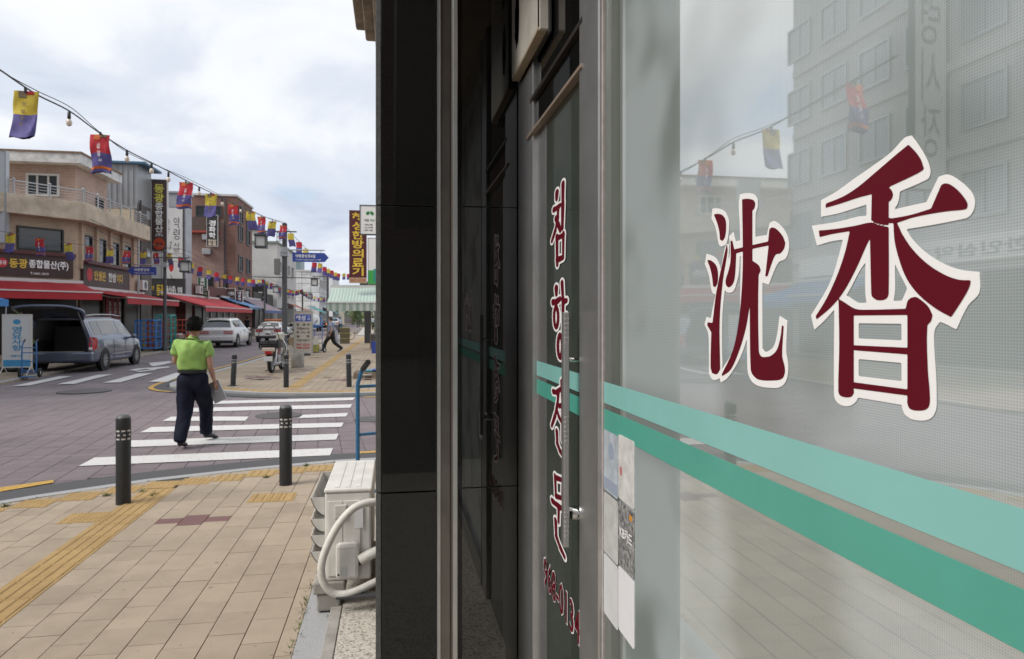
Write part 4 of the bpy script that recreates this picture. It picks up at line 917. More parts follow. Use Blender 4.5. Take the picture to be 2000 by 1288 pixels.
# --- low shops then the brown brick block
ls = thing('low_shop_row', 'single-storey dark shop row below the brown brick block', 'building', (-14.05, 51.6, 0))
MB().box(-10, 0, 0, 13.2, 0, 4.1).build('wall', M_MAROONW, ls); MB().box(.002, .04, .3, 12.9, .1, 2.7).build('shopfront', M_SHOPG, ls)
for y0 in np.arange(.4, 13, 2.1): MB().box(.04, .12, y0, y0 + .12, 0, 2.8).build('shop_post', M_ALU, ls)
b4 = thing('brown_brick_building', 'four-storey brown brick building with a plain side wall and small windows', 'building', (-14, 65, 0))
MB().box(-10, 0, 0, 7.2, 0, 12.6).build('wall', M_BRICK3, b4)
MB().box(-4.6, -1.0, -.06, -.002, 0, 10.4).build('rendered_panel', mat('dusty_brown_render', (.27, .18, .15), .85, var=.22, vscale=1.2, detail=7), b4)
MB().box(-10.1, .12, -.12, 7.3, 12.6, 12.78).build('parapet_cap', M_PALE, b4)
MB().box(-4.8, -1.4, -.5, -.06, 9.4, 10.6).build('tiled_hood', mat('brown_hood', (.09, .06, .05), .8, var=.3), b4)
MB().box(-4.9, -1.3, -.6, -.05, 9.22, 9.4).build('red_gutter', mat('red_gutter', (.3, .05, .03), .6), b4)
window(b4, (-3.4, 0), (-1.2, 0), 10.7, 11.7, (0, -1), .08, mf=M_POLE, bars=2)
for z in (3.0, 5.9, 8.7, 10.4):
    for y0 in (1.0, 4.3): window(b4, (0, y0), (0, y0 + 1.6), z, z + 1.5, (1, 0), .08, mf=M_POLE)
window(b4, (-2.6, -.06), (-1.9, -.06), 4.2, 5.3, (0, -1), .06, mf=M_BLACK); window(b4, (-1.4, 0), (-.7, 0), 4.0, 5.2, (0, -1), .06, mf=M_BLACK)
for z in (7.3, 8.6): MB().box(-2.75, -2.05, -.5, -.062, z, z + .5).build('wall_air_unit', M_ALU, b4, bevel=.03)
MB().tube([(-.9, -.1, 0), (-.9, -.1, 12.4)], .06, 6).build('downpipe', M_POLE, b4)
l2 = thing('low_shop_row', 'single-storey dark shop row beyond the brown brick block', 'building', (-13.9, 72.4, 0)); MB().box(-10, 0, 0, 11.4, 0, 4.3).build('wall', mat('charcoal_wall', (.05, .046, .044), .7, var=.3), l2); MB().box(.002, .04, .3, 11, .1, 2.7).build('shopfront', M_SHOPG, l2)
for y0 in np.arange(.4, 11, 2.4): MB().box(.04, .12, y0, y0 + .12, 0, 2.8).build('shop_post', M_ALU, l2)
def bystreet(px0, px1, py0, py1, s):
    """board that faces down the street at distance s, edges from the photo"""
    a, b = AS(px0, py1, s), AS(px1, py0, s); return (a.x, s), (b.x, s), a.z, b.z
M_NAVY = mat('navy_sign', (.03, .035, .08), .5); M_GREEN = mat('green_sign', (.02, .13, .075), .5); M_OLIVE = mat('olive_sign', (.06, .10, .06), .5); M_GOLD = mat('gold_print', (.5, .33, .1), .5); M_PALEP = mat('pale_gold_print', (.62, .52, .4), .5)
for (nm, lb, q, s, face, rim, rows) in (
    ('projecting_sign', 'black projecting sign reading 경화학 한방용품 on the brown brick wall', (404, 425, 421, 481), 64.2, M_INK, M_AWNW, [('경화학', M_PRINTW, .18, .24, .64, .6, True), ('한방', M_PALEP, .1, .12, .8, .1, False), ('용품', M_PALEP, .1, .015, .8, .1, False)]),
    ('projecting_sign', 'navy projecting sign reading 명문당 beyond the brown brick building', (462, 480, 492, 563), 71.8, M_NAVY, M_AWNW, [('명문당', M_PALEP, .18, .52, .64, .44, True), ('한방', M_PRINTW, .1, .36, .8, .1, False), ('약재', M_PRINTW, .1, .24, .8, .1, False), ('도매', M_YEL, .3, .12, .4, .08, False)]),
    ('projecting_sign', 'green projecting sign reading 흥보 above a larger green board', (387, 404, 542, 567), 54.5, M_GREEN, M_AWNW, [('흥보', M_PRINTW, .2, .28, .6, .68, True), ('한방식품', M_PALEP, .1, .06, .8, .12, False)]),
    ('shop_sign', 'dark green signboard reading 흥보한방 between white posts', (383, 407, 568, 593), 54.2, M_OLIVE, M_AWNW, [('흥보한방', M_PRINTW, .08, .14, .84, .42, False), ('건강식품', M_PALEP, .1, .7, .8, .15, False)]),
    ('shop_sign', 'black signboard reading 복령당약초 under the brown brick wall', (408, 429, 577, 597), 58.5, M_INK, None, [('복령당약초', M_PRINTW, .06, .25, .88, .45, False)]),
    ('shop_sign', 'dark grey signboard reading 경화학 above the blue awning', (426, 440, 563, 586), 62.0, M_BROWNF, M_AWNW, [('경화학', M_PRINTW, .1, .4, .8, .4, False)]),
    ('shop_sign', 'wider grey signboard reading 한국한방사 next to the maroon one', (441.5, 459, 564, 587), 62.2, M_BROWNF, M_AWNW, [('한국한방사', M_PRINTW, .08, .4, .84, .32, False), ('대표 967', M_PALEP, .2, .15, .6, .12, False)]),
    ('shop_sign', 'maroon signboard reading 대광약 beside the grey boards', (461, 474, 568, 590), 62.4, mat('maroon_sign', (.10, .02, .025), .5), M_AWNW, [('대광약', M_PRINTW, .25, .08, .5, .84, True)]),
    ('shop_sign', 'dark board with white letters reading 나무한약방', (476, 501, 573, 588), 74.5, M_BROWNF, None, [('나무한약방', M_PRINTW, .1, .2, .8, .5, False)]),
    ('shop_sign', 'large black wall board with small white lettering beyond the brown brick block', (488, 521, 556, 606), 77.5, M_INK, M_POLE, [('한방', M_PRINTW, .5, .62, .25, .1, False), ('약초 건강', M_PRINTW, .45, .45, .4, .08, False), ('도매 소매', M_PRINTW, .45, .3, .4, .08, False)]),
    ('shop_sign', 'dark shop fascia with a white square panel', (522, 546, 578, 598), 88.0, mat('dark_grey_fascia', (.06, .058, .055), .6), None, [('약', M_PRINTW, .35, .3, .3, .5, False)]),
):
    a, b, z0, z1 = bystreet(*q, s); o, put, patch = signboard(nm, lb, a, b, z0, z1, (0, -1), face, rim, .12)
    for body, mm, u, v, w, h, ve in rows: put(body, mm, u, v, w, h, .03, ve)
    if 'white square' in lb: patch(M_PRINTW, .3, .25, .35, .55, 'white_panel')
awning('bright blue sheet awning below the grey signboards', (-14.0, 59.5), (-14.0, 64.8), 3.35, 2.6, 2.2, (1, 0), .2, mat('blue_awning', (.05, .17, .36), .5), None, False)
awning('faded blue and orange striped awning beyond the brown brick block', (-13.9, 66), (-13.9, 75.5), 3.5, 2.4, 2.2, (1, 0), .3, mat('faded_blue_orange', (.36, .22, .15), .6, var=.6, vscale=1.2, var2=(.07, .10, .28)), mat('blue_valance', (.07, .10, .30), .6), False)
# --- paler blocks further on
def block(label, x0, x1, y0, y1, z, wall, rows=(), cap=None, front=()):
    o = thing('street_building', label, 'building', (x1, y0, 0)); MB().box(x0 - x1, 0, 0, y1 - y0, 0, z).build('wall', wall, o)
    MB().box(x0 - x1 - .1, .15, -.15, y1 - y0 + .1, z, z + .25).build('parapet_cap', cap or M_PALE, o)
    MB().box(.003, .05, .3, y1 - y0 - .3, .1, 2.8).build('shopfront', M_SHOPG, o)
    for (z0, z1) in rows:
        yy = 1.
        while yy + 2 < y1 - y0: window(o, (0, yy), (0, yy + 2), z0, z1, (1, 0), .1); yy += 3.4
    for (a, b, z0, z1) in front: window(o, (a, 0), (b, 0), z0, z1, (0, -1), .1)
    return o
b5 = block('plain pale grey block with a blank end wall', -26, -13.5, 84, 100, 10.4, M_PALE, ((4, 5.5), (7, 8.5)), mat('green_roof_cap', (.2, .24, .2), .7))
MB().box(-7.5, -2.2, .5, 6, 10.66, 12.0).build('roof_hut', M_PALE, b5); MB().box(-7.8, -1.9, .3, 6.2, 12.0, 12.2).build('hut_roof', MATS['green_roof_cap'], b5)
b6 = block('white panelled block with a square grid on its end wall', -19.5, -12.6, 122, 140, 9.6, M_TILEW, ((4, 5.5), (6.8, 8.3)))
MB().box(-6.5, -3.2, 1, 6, 9.86, 11.6).build('roof_hut', mat('green_glass_hut', (.16, .22, .22), .4), b6)
block('white block with teal windows beyond the gridded one', -17.5, -12.9, 152, 170, 10.6, mat('bright_white_render', (.68, .69, .70), .7), ((4, 5.5), (7, 8.5)), None, ((-3.9, -1.4, 4, 5.8), (-3.9, -1.4, 7.2, 9.0)))
block('small beige block far along the street', -21, -12.7, 185, 215, 9.5, mat('beige_render', (.42, .38, .32), .8, var=.15), ((4, 5.5), (6.6, 8)), None, ((-5, -3, 4, 5.5), (-2.5, -1, 4, 5.5)))
block('dark low block far along the street', -19, -11.5, 225, 260, 7.5, mat('far_brown_render', (.16, .11, .09), .8, var=.2), ((4, 5.5),))
block('pale block closing the far end of the street', -16, 26, 330, 350, 9., mat('far_grey_render', (.40, .40, .41), .8, var=.1), (), None, tuple((-36 + 4 * k, -33.6 + 4 * k, 4, 6) for k in range(9)))
block('white low block near the end of the street', -12, -7, 275, 300, 10.5, MATS['bright_white_render'], ((4, 5.5),), None, ((-4, -2, 4, 5.5), (-4, -2, 7, 8.5)))
for k, (s, w, col) in enumerate(((92, 6, (.42, .13, .06)), (112, 9, (.03, .23, .24)), (128, 8, (.03, .2, .22)), (160, 9, (.05, .25, .27)), (190, 10, (.25, .2, .08)))):
    awning(['rust orange', 'teal', 'dark teal', 'bright teal', 'mustard'][k] + ' awning over a far shop on the opposite side', (-13.4 if s < 120 else -12.6, s), (-13.4 if s < 120 else -12.6, s + w), 3.5, 2.5, 2.2, (1, 0), .25, mat('far_awning_%d' % k, col, .6), None, False)
# --- white block across the side street (seen mirrored in the shop window)
wb_ = thing('apartment_block', 'tall pale block with rows of square windows, mirrored in the shop window', 'building', (-17.4, 12, 0))
MB().box(-10, 0, 0, 17.3, 0, 17.6).build('wall', mat('pale_block_render', (.50, .50, .49), .8, var=.12, vscale=1, detail=7), wb_)
MB().box(.002, .05, .5, 16.8, .1, 3.2).build('shopfront', M_SHOPG, wb_)
for fz in np.arange(4.9, 16.2, 2.9):
    MB().box(.001, .10, .2, 17.2, fz - .75, fz - .45).build('floor_band', M_PALE, wb_)
    for y0 in np.arange(.9, 16, 2.5): window(wb_, (0, y0), (0, y0 + 1.75), fz, fz + 1.6, (1, 0), .09, mf=M_ALU, mg=mat('pale_reflecting_glass', (.30, .33, .36), .08, ior=1.8))
awning('blue awning at the foot of the tall pale block', (-17.3, 23), (-17.3, 28.5), 3.3, 2.6, 1.8, (1, 0), .3, mat('mid_blue_awning', (.05, .16, .36), .6))
o, put, patch = signboard('shop_sign', 'white fascia sign on the tall pale block', (-17.2, 13), (-17.2, 28.5), 3.5, 4.3, (1, 0), M_PRINTW, None, .1); put('대한인삼약초 도매센터', MATS['grey_letter'] if 'grey_letter' in MATS else mat('grey_letter', (.25, .25, .26), .5), .2, .2, .6, .55, .03)
o, put, patch = signboard('projecting_sign', 'tall white projecting sign on the pale block', (-17.3, 20.2), (-16.1, 20.2), 6, 15.5, (0, -1), M_PRINTW, M_POLE, .25); put('약령시장', mat('grey_letter', (.25, .25, .26), .5), .2, .1, .6, .8, 0., True)
# --- blocks behind the camera; the tall one added unseen to darken the pier's reflection
for k, (x0, x1, y0, y1, z) in enumerate(((-6, 12, -30, -24, 24), (-30, -17, -30, 4, 12))):
    o = thing('rear_building', ['dark brick block closing the pavement behind the viewer', 'dark brick block across the street behind the viewer'][k], 'building', (x1, y1, 0))
    MB().box(x0 - x1, 0, y0 - y1, 0, -.2, z).build('wall', M_BRICK3, o)
    for z0 in (4, 7, 10):
        for u in np.arange(1.5, 10, 3):
            if k == 0: window(o, (-u, 0), (-u - 1.6, 0), z0, z0 + 1.5, (0, 1), .08)
            else: window(o, (0, -u - 1.6), (0, -u), z0, z0 + 1.5, (1, 0), .08)
# --- right side of the street beyond the side road
rb = thing('corner_pharmacy_building', 'dark-posted shop on the right with a green striped awning', 'building', (.5, 36.5, 0))
MB().box(0, 12, 4.5, 12, 0, 3.9).build('wall', M_PALE, rb)
MB().box(-1.6, 12, 4.4, 4.5, 0, 3.6).build('front_wall', mat('dim_shop_wall', (.16, .17, .15), .8, var=.3), rb)
for x, y0 in ((-2.35, 9), (-1.25, 4.0)): MB().box(x, x + .42, y0, y0 + .42, 0, 3.4).build('post', M_POLE, rb)
MB().box(-2.4, 1, 3.8, 12, 3.4, 3.75).build('canopy_slab', mat('dark_canopy', (.05, .055, .05), .7), rb)
sa = awning('green and white striped awning with scalloped valance on the right pavement', (-3.25, 37.6), (3.5, 37.6), 3.3, 2.44, 2.4, (0, -1), .42, None, None, True)
def stripes(name, cols, period, axis=0):
    m = mat(name, cols[0][1], .7); nt = m.node_tree; b = nt.nodes['Principled BSDF']; geo = nt.nodes.new('ShaderNodeNewGeometry'); sp = nt.nodes.new('ShaderNodeSeparateXYZ'); nt.links.new(geo.outputs['Position'], sp.inputs[0])
    mo = nt.nodes.new('ShaderNodeMath'); mo.operation = 'DIVIDE'; mo.inputs[1].default_value = period; nt.links.new(sp.outputs[axis], mo.inputs[0]); fr = nt.nodes.new('ShaderNodeMath'); fr.operation = 'FRACT'; nt.links.new(mo.outputs[0], fr.inputs[0])
    r = nt.nodes.new('ShaderNodeValToRGB'); r.color_ramp.interpolation = 'CONSTANT'; e = r.color_ramp.elements
    while len(e) < len(cols): e.new(.5)
    for k, (p, c) in zip(e, cols): k.position = p; k.color = (*c, 1)
    nt.links.new(fr.outputs[0], r.inputs[0]); nt.links.new(r.outputs[0], b.inputs['Base Color']); return m
ms = stripes('green_striped_cloth', [(0, (.50, .52, .47)), (.42, (.10, .30, .22)), (.52, (.45, .50, .44)), (.62, (.12, .08, .06)), (.70, (.45, .5, .44)), (.8, (.10, .30, .22)), (.9, (.5, .52, .47))], .33)
mtop = stripes('green_striped_top', [(0, (.44, .50, .45)), (.5, (.30, .41, .36))], .16)
for ch in sa.children:
    if ch.name.startswith('cloth'): ch.data.materials[0] = mtop
    if ch.name.startswith('valance'): ch.data.materials[0] = ms
o, put, patch = signboard('projecting_sign', 'tall maroon projecting sign reading 혜성한방의료기 967-3229 in yellow', *[(AS(682, 600, 36.2).x, 36.2), (AS(716, 600, 36.2).x, 36.2)], AS(690, 543, 36.2).z, AS(690, 411, 36.2).z, (0, -1), mat('deep_maroon_sign', (.085, .012, .016), .5), None, .3)
put('혜성한방의료기', M_YEL, .17, .02, .66, .95, .045, True)
a = AS(682, 553, 36.2); c = AS(716, 542, 36.2); t2, put2, _ = signboard('phone_plate', 'tan plate reading 967-3229 beneath the maroon sign', (a.x, 36.19), (c.x, 36.19), a.z, c.z - .02, (0, -1), mat('tan_plate', (.45, .32, .19), .6), None, .25); put2('967-3229', M_RED, .07, .2, .86, .58, 0.)
a, b, z0, z1 = bystreet(704, 740, 403, 457, 24.); o, put, patch = signboard('projecting_sign', 'white projecting sign with a green leaf emblem reading 대호 허브', a, b, z0, z1, (0, -1), M_PRINTW, M_POLE, .2)
put('대호', M_INK, .22, .44, .25, .09, .02); put('허브', mat('leaf_green', (.03, .22, .05), .5), .52, .44, .25, .09, .02)
for k, t_ in enumerate(('• 농임산물', '• 도.소매', '• 한약 식품')): put(t_, M_INK, .16, .30 - .10 * k, .5, .06)
for sgn, cx, mm in ((-1, .40, MATS['leaf_green']), (1, .62, MATS['leaf_green']), (0, .50, MATS['leaf_green'])):
    q = [(cx + .13 * math.cos(t_) * math.cos(sgn * .7) - .05 * math.sin(t_) * math.sin(sgn * .7), .74 + (.05 if sgn == 0 else 0) + (.07 * math.sin(t_) if sgn else .07 * math.cos(t_))) for t_ in np.linspace(0, 6.28, 14)[:-1]]
    L_ = b[0] - a[0]; hz = z1 - z0; MB().add([(u * L_, -.005 - .001 * (sgn + 1), v * hz) for u, v in q], [tuple(range(len(q)))]).build('leaf_emblem', mm, o)
a, b, z0, z1 = bystreet(719, 745, 466, 555, 40.); o, put, patch = signboard('projecting_sign', 'white and green projecting sign behind the striped awning', a, b, z0, z1, (0, -1), M_PRINTW, M_ALU, .25)
patch(mat('bright_green_print', (.06, .38, .08), .5), 0, 0, 1, .3, 'green_area'); patch(mat('teal_print', (.03, .3, .25), .5), .4, .05, .6, .28, 'teal_area', False, .006)
# ------------------------------------------------------------------ lamp posts, street-name signs, bunting
def lantern(parent, p):
    x, y, z = p
    MB().tube([(x, y, z), (x, y, z - .12)], .03, 6).build('lantern_stem', M_POLE, parent)
    MB().box(x - .26, x + .26, y - .26, y + .26, z - .24, z - .12).build('lantern_cap', M_POLE, parent, bevel=.03)
    g = MB().box(x - .19, x + .19, y - .19, y + .19, z - .66, z - .24).build('lantern_glass', mat('milky_lantern_glass', (.55, .55, .53), .3), parent)
    for sx in (-.21, .21):
        for sy in (-.21, .21): MB().box(x + sx - .02, x + sx + .02, y + sy - .02, y + sy + .02, z - .66, z - .24).build('lantern_bar', M_POLE, parent)
    MB().box(x - .24, x + .24, y - .24, y + .24, z - .74, z - .66).build('lantern_base', M_POLE, parent)
def lamppost(label, x, y, h, side, r=.085, grid=True):
    o = thing('lamp_post', label, 'lamp post', (x, y, 0)); MB().lathe([(r * 1.5, 0), (r * 1.5, .25), (r, .32), (r * .95, h), (.02, h + .05)], (0, 0, 0), 14).build('pole', M_POLE, o, smooth=True)
    MB().tube([(side * -.5, 0, h - .35), (side * 1.15, 0, h - .35)], .03, 8).build('arm', M_POLE, o)
    g = MB()
    for k in range(3): g.box(side * .2 - .12 + k * .12 - .012, side * .2 - .12 + k * .12 + .012, -.012, .012, h - .78, h - .35).box(side * .2 - .14, side * .2 + .14, -.011, .011, h - .78 + k * .18, h - .755 + k * .18)
    g.build('lattice', M_POLE, o); lantern(o, (side * .98, 0, h - .35)); return o
p = AR(322, 620, -11.3); lp1 = lamppost('grey lamp post with hanging lantern behind the roll cages', -11.3, p.y, 5.05, 1)
pp = G(556, 696); lp2 = lamppost('dark lamp post with lantern standing next to the motorcycle', pp.x, pp.y, AS(553, 437, pp.y).z, -1, .11)
MB().box(-.16, .16, -.14, .14, 4.35, 4.6).build('clamp_box', M_ALU, lp2, bevel=.02); MB().box(-.42, -.2, -.2, .1, 3.55, 4.25).build('speaker_box', mat('grey_speaker', (.2, .19, .185), .6), lp2, bevel=.03)
MB().tube([(-1.4, 0, 3.45), (1.5, 0, 3.42)], .02, 6).build('banner_rod', M_POLE, lp2)
p3 = AR(517, 620, -11.4); lamppost('grey lamp post beside the black wall board', -11.4, p3.y, 5.0, 1)
p4 = AR(591, 620, -11.4); lamppost('slim far lamp post before the teal awnings', -11.4, p4.y, 5.2, 1)
p5 = AR(640, 620, -5.0); lamppost('far dark lamp post beside the parked cars', -5.0, p5.y, 5.2, -1)
def name_sign(label, host, z, side, body, w=1.6):
    o = thing('street_name_sign', label, 'street sign', (host.location.x, host.location.y - .16, z)); x0, x1 = (.35, .35 + w) if side > 0 else (-.35 - w, -.35); tip = .18
    pts = [(x0, 0), (x1, 0), (x1 + tip, .2), (x1, .4), (x0, .4)] if side > 0 else [(x1, 0), (x0, 0), (x0 - tip, .2), (x0, .4), (x1, .4)]
    MB().ext([(a, 0, b) for a, b in pts], (0, .04, 0)).build('panel', M_BLUE, o); MB().tube([(0, .05, .52), ((x1 if side > 0 else x0), .05, .52)], .028, 8).build('bracket', M_ALU, o)
    for x in (x0 + .15, x1 - .15): MB().box(x - .015, x + .015, .03, .05, .38, .52).build('hanger', M_ALU, o)
    MB().box(-.13, .13, -.02, .3, .40, .64).build('clamp', M_ALU, o)
    text(body, o, M_PRINTW, (x0 + .12, -.005, .18), (1, 0, 0), (0, 0, 1), w * .62, .15, .03); text('Yangnyeongjungang-ro 4-gil', o, M_PRINTW, (x0 + .12, -.005, .06), (1, 0, 0), (0, 0, 1), w * .8, .07, .01)
name_sign('blue arrow street sign reading 약령중앙로4길 on the dark lamp post', lp2, AS(560, 512, pp.y).z, 1, '약령중앙로4길', 1.35)
name_sign('blue arrow street sign on the lamp post behind the roll cages', lp1, AS(300, 538, p.y).z, -1, '약령중앙로', 1.15)
# bunting
fy = mat('yellow_flag_cloth', (.62, .48, .055), .75, var=.12, vscale=10); fr_ = mat('red_flag_cloth', (.48, .02, .035), .75, var=.12, vscale=10); fv = mat('violet_flag_cloth', (.10, .085, .27), .75, var=.2, vscale=9)
fo = mat('orange_flag_trim', (.6, .14, .02), .7); fg = mat('grey_print', (.22, .17, .10), .7)
def flag_meshes(seed, detailed, small):
    """a flat cloth pouch hung by its top, swinging a little; two-colour"""
    r_ = random.Random(seed); w, h = .29, .60; nz = 4 if small else 14; nk = 8 if small else 16; rows = []
    sw = r_.uniform(-.10, .10); ph = r_.uniform(0, 6); bul = r_.uniform(.02, .045); tw = r_.uniform(-.5, .5)
    for i in range(nz + 1):
        v = i / nz; ring_ = []
        for k in range(nk):
            a = 2 * math.pi * k / nk; c, s_ = math.cos(a), math.sin(a); ww = w / 2 * (1 + .12 * v * v) * (abs(c) ** .5) * (1 if c >= 0 else -1)
            yy = s_ * (.006 + bul * v) + .05 * math.sin(3.0 * v + ph) * v + .014 * math.sin(9 * v + c * 4 + ph) * (.3 + v)
            xx = ww + sw * v * v + .012 * math.sin(7 * v + ph * 2 + s_)
            t = tw * v * .6; ring_.append((xx * math.cos(t) - yy * math.sin(t), xx * math.sin(t) + yy * math.cos(t), -v * h - .03 - .02 * math.sin(4 * c + ph) * v))
        rows.append(ring_)
    cut = max(1, round(nz * .5)); up = MB().rings(rows[:cut + 1], True, False); lo = MB().rings(rows[cut:], True, False)
    front = [[r for r in ring_[nk // 2:] + ring_[:1]] for ring_ in rows]   # near side, left to right
    return up, lo, rows, front, nk
FL = {}
for colour in ('yellow', 'red'):
    for seed in range(3):
        for small in (False, True):
            up, lo, rows, front, nk = flag_meshes(seed * 7 + (3 if colour == 'red' else 0), True, small)
            parts = [('upper_cloth', up.mesh('upper_cloth', fy if colour == 'yellow' else fr_, True, fix=False)), ('lower_cloth', lo.mesh('lower_cloth', fv, True, fix=False))]
            if not small:
                nz = len(rows) - 1; d_ = nk // 4
                def spot(i0, i1, j0, j1, m, nm):
                    """printed patch on the near face"""
                    g = [[Vector(front[i][j]) + Vector((0, -.004, 0)) for j in range(j0, j1 + 1)] for i in range(i0, i1 + 1)]; return (nm, MB().grid(g).mesh(nm, m, fix=False))
                parts.append(spot(0, 2, 3, 4, fg if colour == 'yellow' else fo, 'emblem_tab'))
                parts.append(spot(0, 1, 4, 5, M_RED if colour == 'yellow' else fg, 'emblem_tab'))
                if colour == 'red': parts.append(spot(nz - 2, nz - 1, 0, len(front[0]) - 1, fo, 'trim_band'))
                chars = '한방문화' if colour == 'yellow' else '서울약령시'
                for q, c in enumerate(chars):
                    i = 4 + q * (2 if len(chars) == 4 else 1.6); f0 = front[int(i)]; cpt = Vector(f0[len(f0) // 2]); src = textmesh(c, .02).copy(); n = len(src.vertices); a_ = np.empty(n * 3, 'f'); src.vertices.foreach_get('co', a_); a_ = a_.reshape(-1, 3)
                    lo_ = a_.min(0); sc_k = .052 / max((a_.max(0) - lo_)[:2]); b_ = np.stack([(a_[:, 0] - lo_[0]) * sc_k - .026 + cpt.x, np.full(n, min(p_[1] for p_ in f0) - .012), (a_[:, 1] - lo_[1]) * sc_k - .026 + cpt.z], 1)
                    src.vertices.foreach_set('co', b_.astype('f').ravel()); src.materials.clear(); src.materials.append(fg if colour == 'yellow' else M_PRINTW); parts.append(('lettering', src))
            FL[colour, seed, small] = parts
clipm = MB().box(-.012, .012, -.015, .015, -.05, .015).mesh('clip', M_BLACK)
ORD = 'first second third fourth fifth sixth seventh eighth ninth tenth eleventh twelfth thirteenth fourteenth fifteenth sixteenth seventeenth eighteenth nineteenth twentieth'.split()
ORD += ['twenty-' + w for w in ORD[:9]] + ['thirtieth'] + ['thirty-' + w for w in ORD[:9]] + ['fortieth'] + ['forty-' + w for w in ORD[:9]]
def flag(colour, p, where, grp, near, k, nth=''):
    o = thing('bunting_flag', ('yellow and violet' if colour == 'yellow' else 'red and violet') + ' flag, ' + nth + where, 'flag', p, random.uniform(-.25, .15) if near else random.uniform(-.2, .2), grp)
    for nm, me in FL[colour, k % 3, not near]: link(nm, me, o)
    link('clip', clipm, o)
    return o
sockm = MB().lathe([(.012, 0), (.03, -.02), (.034, -.13), (.03, -.15)], n=10).mesh('socket', M_BLACK, True)
globm = MB().lathe([(.02, -.15), (.05, -.19), (.058, -.235), (.045, -.28), (.01, -.30)], n=12).mesh('globe', mat('clear_bulb_glass', (.72, .62, .52), .08, ior=1.45), True)
def bulb(p, grp, where):
    o = thing('festoon_bulb', 'small clear festoon bulb in a socket, ' + where, 'light bulb', p, 0, grp); o.scale = (.72,) * 3; link('socket', sockm, o); link('globe', globm, o)
def cable(label, pts, r=.012):
    MB().tube(bez(pts, 8), r, 5).build('cable', M_INK, label=label, cat='cable', fix=False)
RB = -4.62
main = [(0, 137), (70, 184), (135, 217), (193, 259), (250, 295), (310, 325), (362, 352), (411, 376), (455, 396), (490, 411), (520, 425), (553, 436)]
cab = [AR(-260, -40, RB), AR(-120, 55, RB)] + [AR(x, y, RB + (pp.x - RB) * (x / 553.)) for x, y in main]
wh1 = 'from the dark lamp post, near cable'
cable('black festoon cable running above the near kerb to the lamp post', cab, .011); cable('second thin wire twisted beside the festoon cable', [q + Vector((.03, 0, -.05 * math.sin(i * 1.3))) for i, q in enumerate(cab)], .006)
for k, (x, y, c) in enumerate(((-150, 38, 'red'), (50, 172, 'yellow'), (196, 258, 'red'), (363, 352, 'red'), (412, 375, 'yellow'), (456, 396, 'red'), (490, 410, 'yellow'), (511, 420, 'red'), (532, 429, 'yellow'), (553, 437, 'red'))):
    flag(c, AR(x, y + 2, RB + (pp.x - RB) * (max(x, 0) / 553.)), wh1, 'flags on the near cable', True, k, ORD[9 - k] + ' ')
for k, (x, y) in enumerate(((135, 218), (248, 293), (296, 318), (329, 336), (389, 365), (434, 387), (470, 402))): bulb(AR(x, y, RB), 'bulbs on the near cable', ORD[6 - k] + ' from the dark lamp post, near cable')
wh2 = 'on the cable beyond the dark lamp post'
far = [(553, 436), (568, 455), (584, 472), (598, 487), (612, 505), (625, 516), (636, 525), (648, 532), (660, 538), (675, 538), (690, 541)]
cable('black festoon cable running on from the dark lamp post', [AR(x, y, pp.x) for x, y in far], .012)
for k, (x, y) in enumerate(((568, 455), (584, 472), (597, 485), (614, 512), (625, 514), (634, 521), (641, 525), (648, 528), (655, 532), (661, 534), (672, 534), (680, 535), (716, 556), (722, 556), (728, 558))):
    flag('yellow' if k % 2 == 0 else 'red', AR(x, y, pp.x if x < 700 else -3.2), wh2, 'flags beyond the dark lamp post', False, k, ORD[k] + ' ')
wh3 = 'from the brick corner, opposite cable'
lf = [(-60, 440, 0), (20, 455, 1), (78, 464, 1), (134, 475, 1), (175, 480, 1), (216, 486, 1), (248, 489, 1), (280, 491, 1), (305, 493, 1), (331, 495, 1), (353, 502, 1), (374, 514, 1), (391, 521, 1), (408, 527, 1), (423, 532, 1), (438, 536, 1), (450, 538, 1), (464, 541, 1), (475, 543, 1), (487, 545, 1), (495, 546, 1), (506, 546, 1), (514, 546, 1), (522, 551, 1), (530, 553, 1), (538, 560, 1), (545, 562, 1), (562, 566, 1), (567, 567, 1), (573, 568, 1), (579, 568, 1), (583, 567, 1), (588, 566, 1), (594, 570, 1), (599, 573, 1), (604, 576, 1), (609, 578, 1), (614, 580, 1), (622, 582, 1), (627, 583, 1), (633, 583, 1), (639, 582, 1)]
cable('black festoon cable along the opposite shops', [AR(x, y, -12) for x, y, _ in lf], .010)
for k, (x, y, d) in enumerate(lf):
    if d: flag('yellow' if k % 2 else 'red', AR(x, y, -12), wh3, 'flags along the opposite shops', x < 340, k, ORD[k - 1] + ' ')

# service cables and wall units on the opposite fronts
for k, (z, x, dz) in enumerate(((5.75, -13.3, .35), (6.05, -13.25, .28), (5.2, -13.2, .2))):
    cable(['black service cable sagging low across the opposite fronts', 'black service cable strung highest along the opposite fronts', 'thin black service cable just above the shop signs'][k], [(x, y, z - dz * math.sin(math.pi * ((y - 33) % 14) / 14)) for y in np.arange(33, 90, 3.5)], .014)
for k, (x, y, z, n) in enumerate(((-13.95, 41.0, 3.2, 'first'), (-14.0, 52.5, 3.4, 'second'), (-14.0, 68.5, 3.6, 'third'))):
    o = thing('wall_air_conditioner', 'boxy wall air conditioner above the opposite shops, ' + n + ' from the brick corner', 'air conditioner', (x, y, z)); MB().box(.02, .34, -.4, .4, 0, .55).build('case', M_AWNW, o, bevel=.02); MB().lathe([(.01, .345), (.2, .345), (.22, .34)], (0, .05, .28), 16, 'x').build('fan_guard', M_POLE, o); MB().box(.0, .3, -.35, -.3, -.06, 0).build('bracket', M_POLE, o); MB().box(.0, .3, .3, .35, -.06, 0).build('bracket', M_POLE, o)
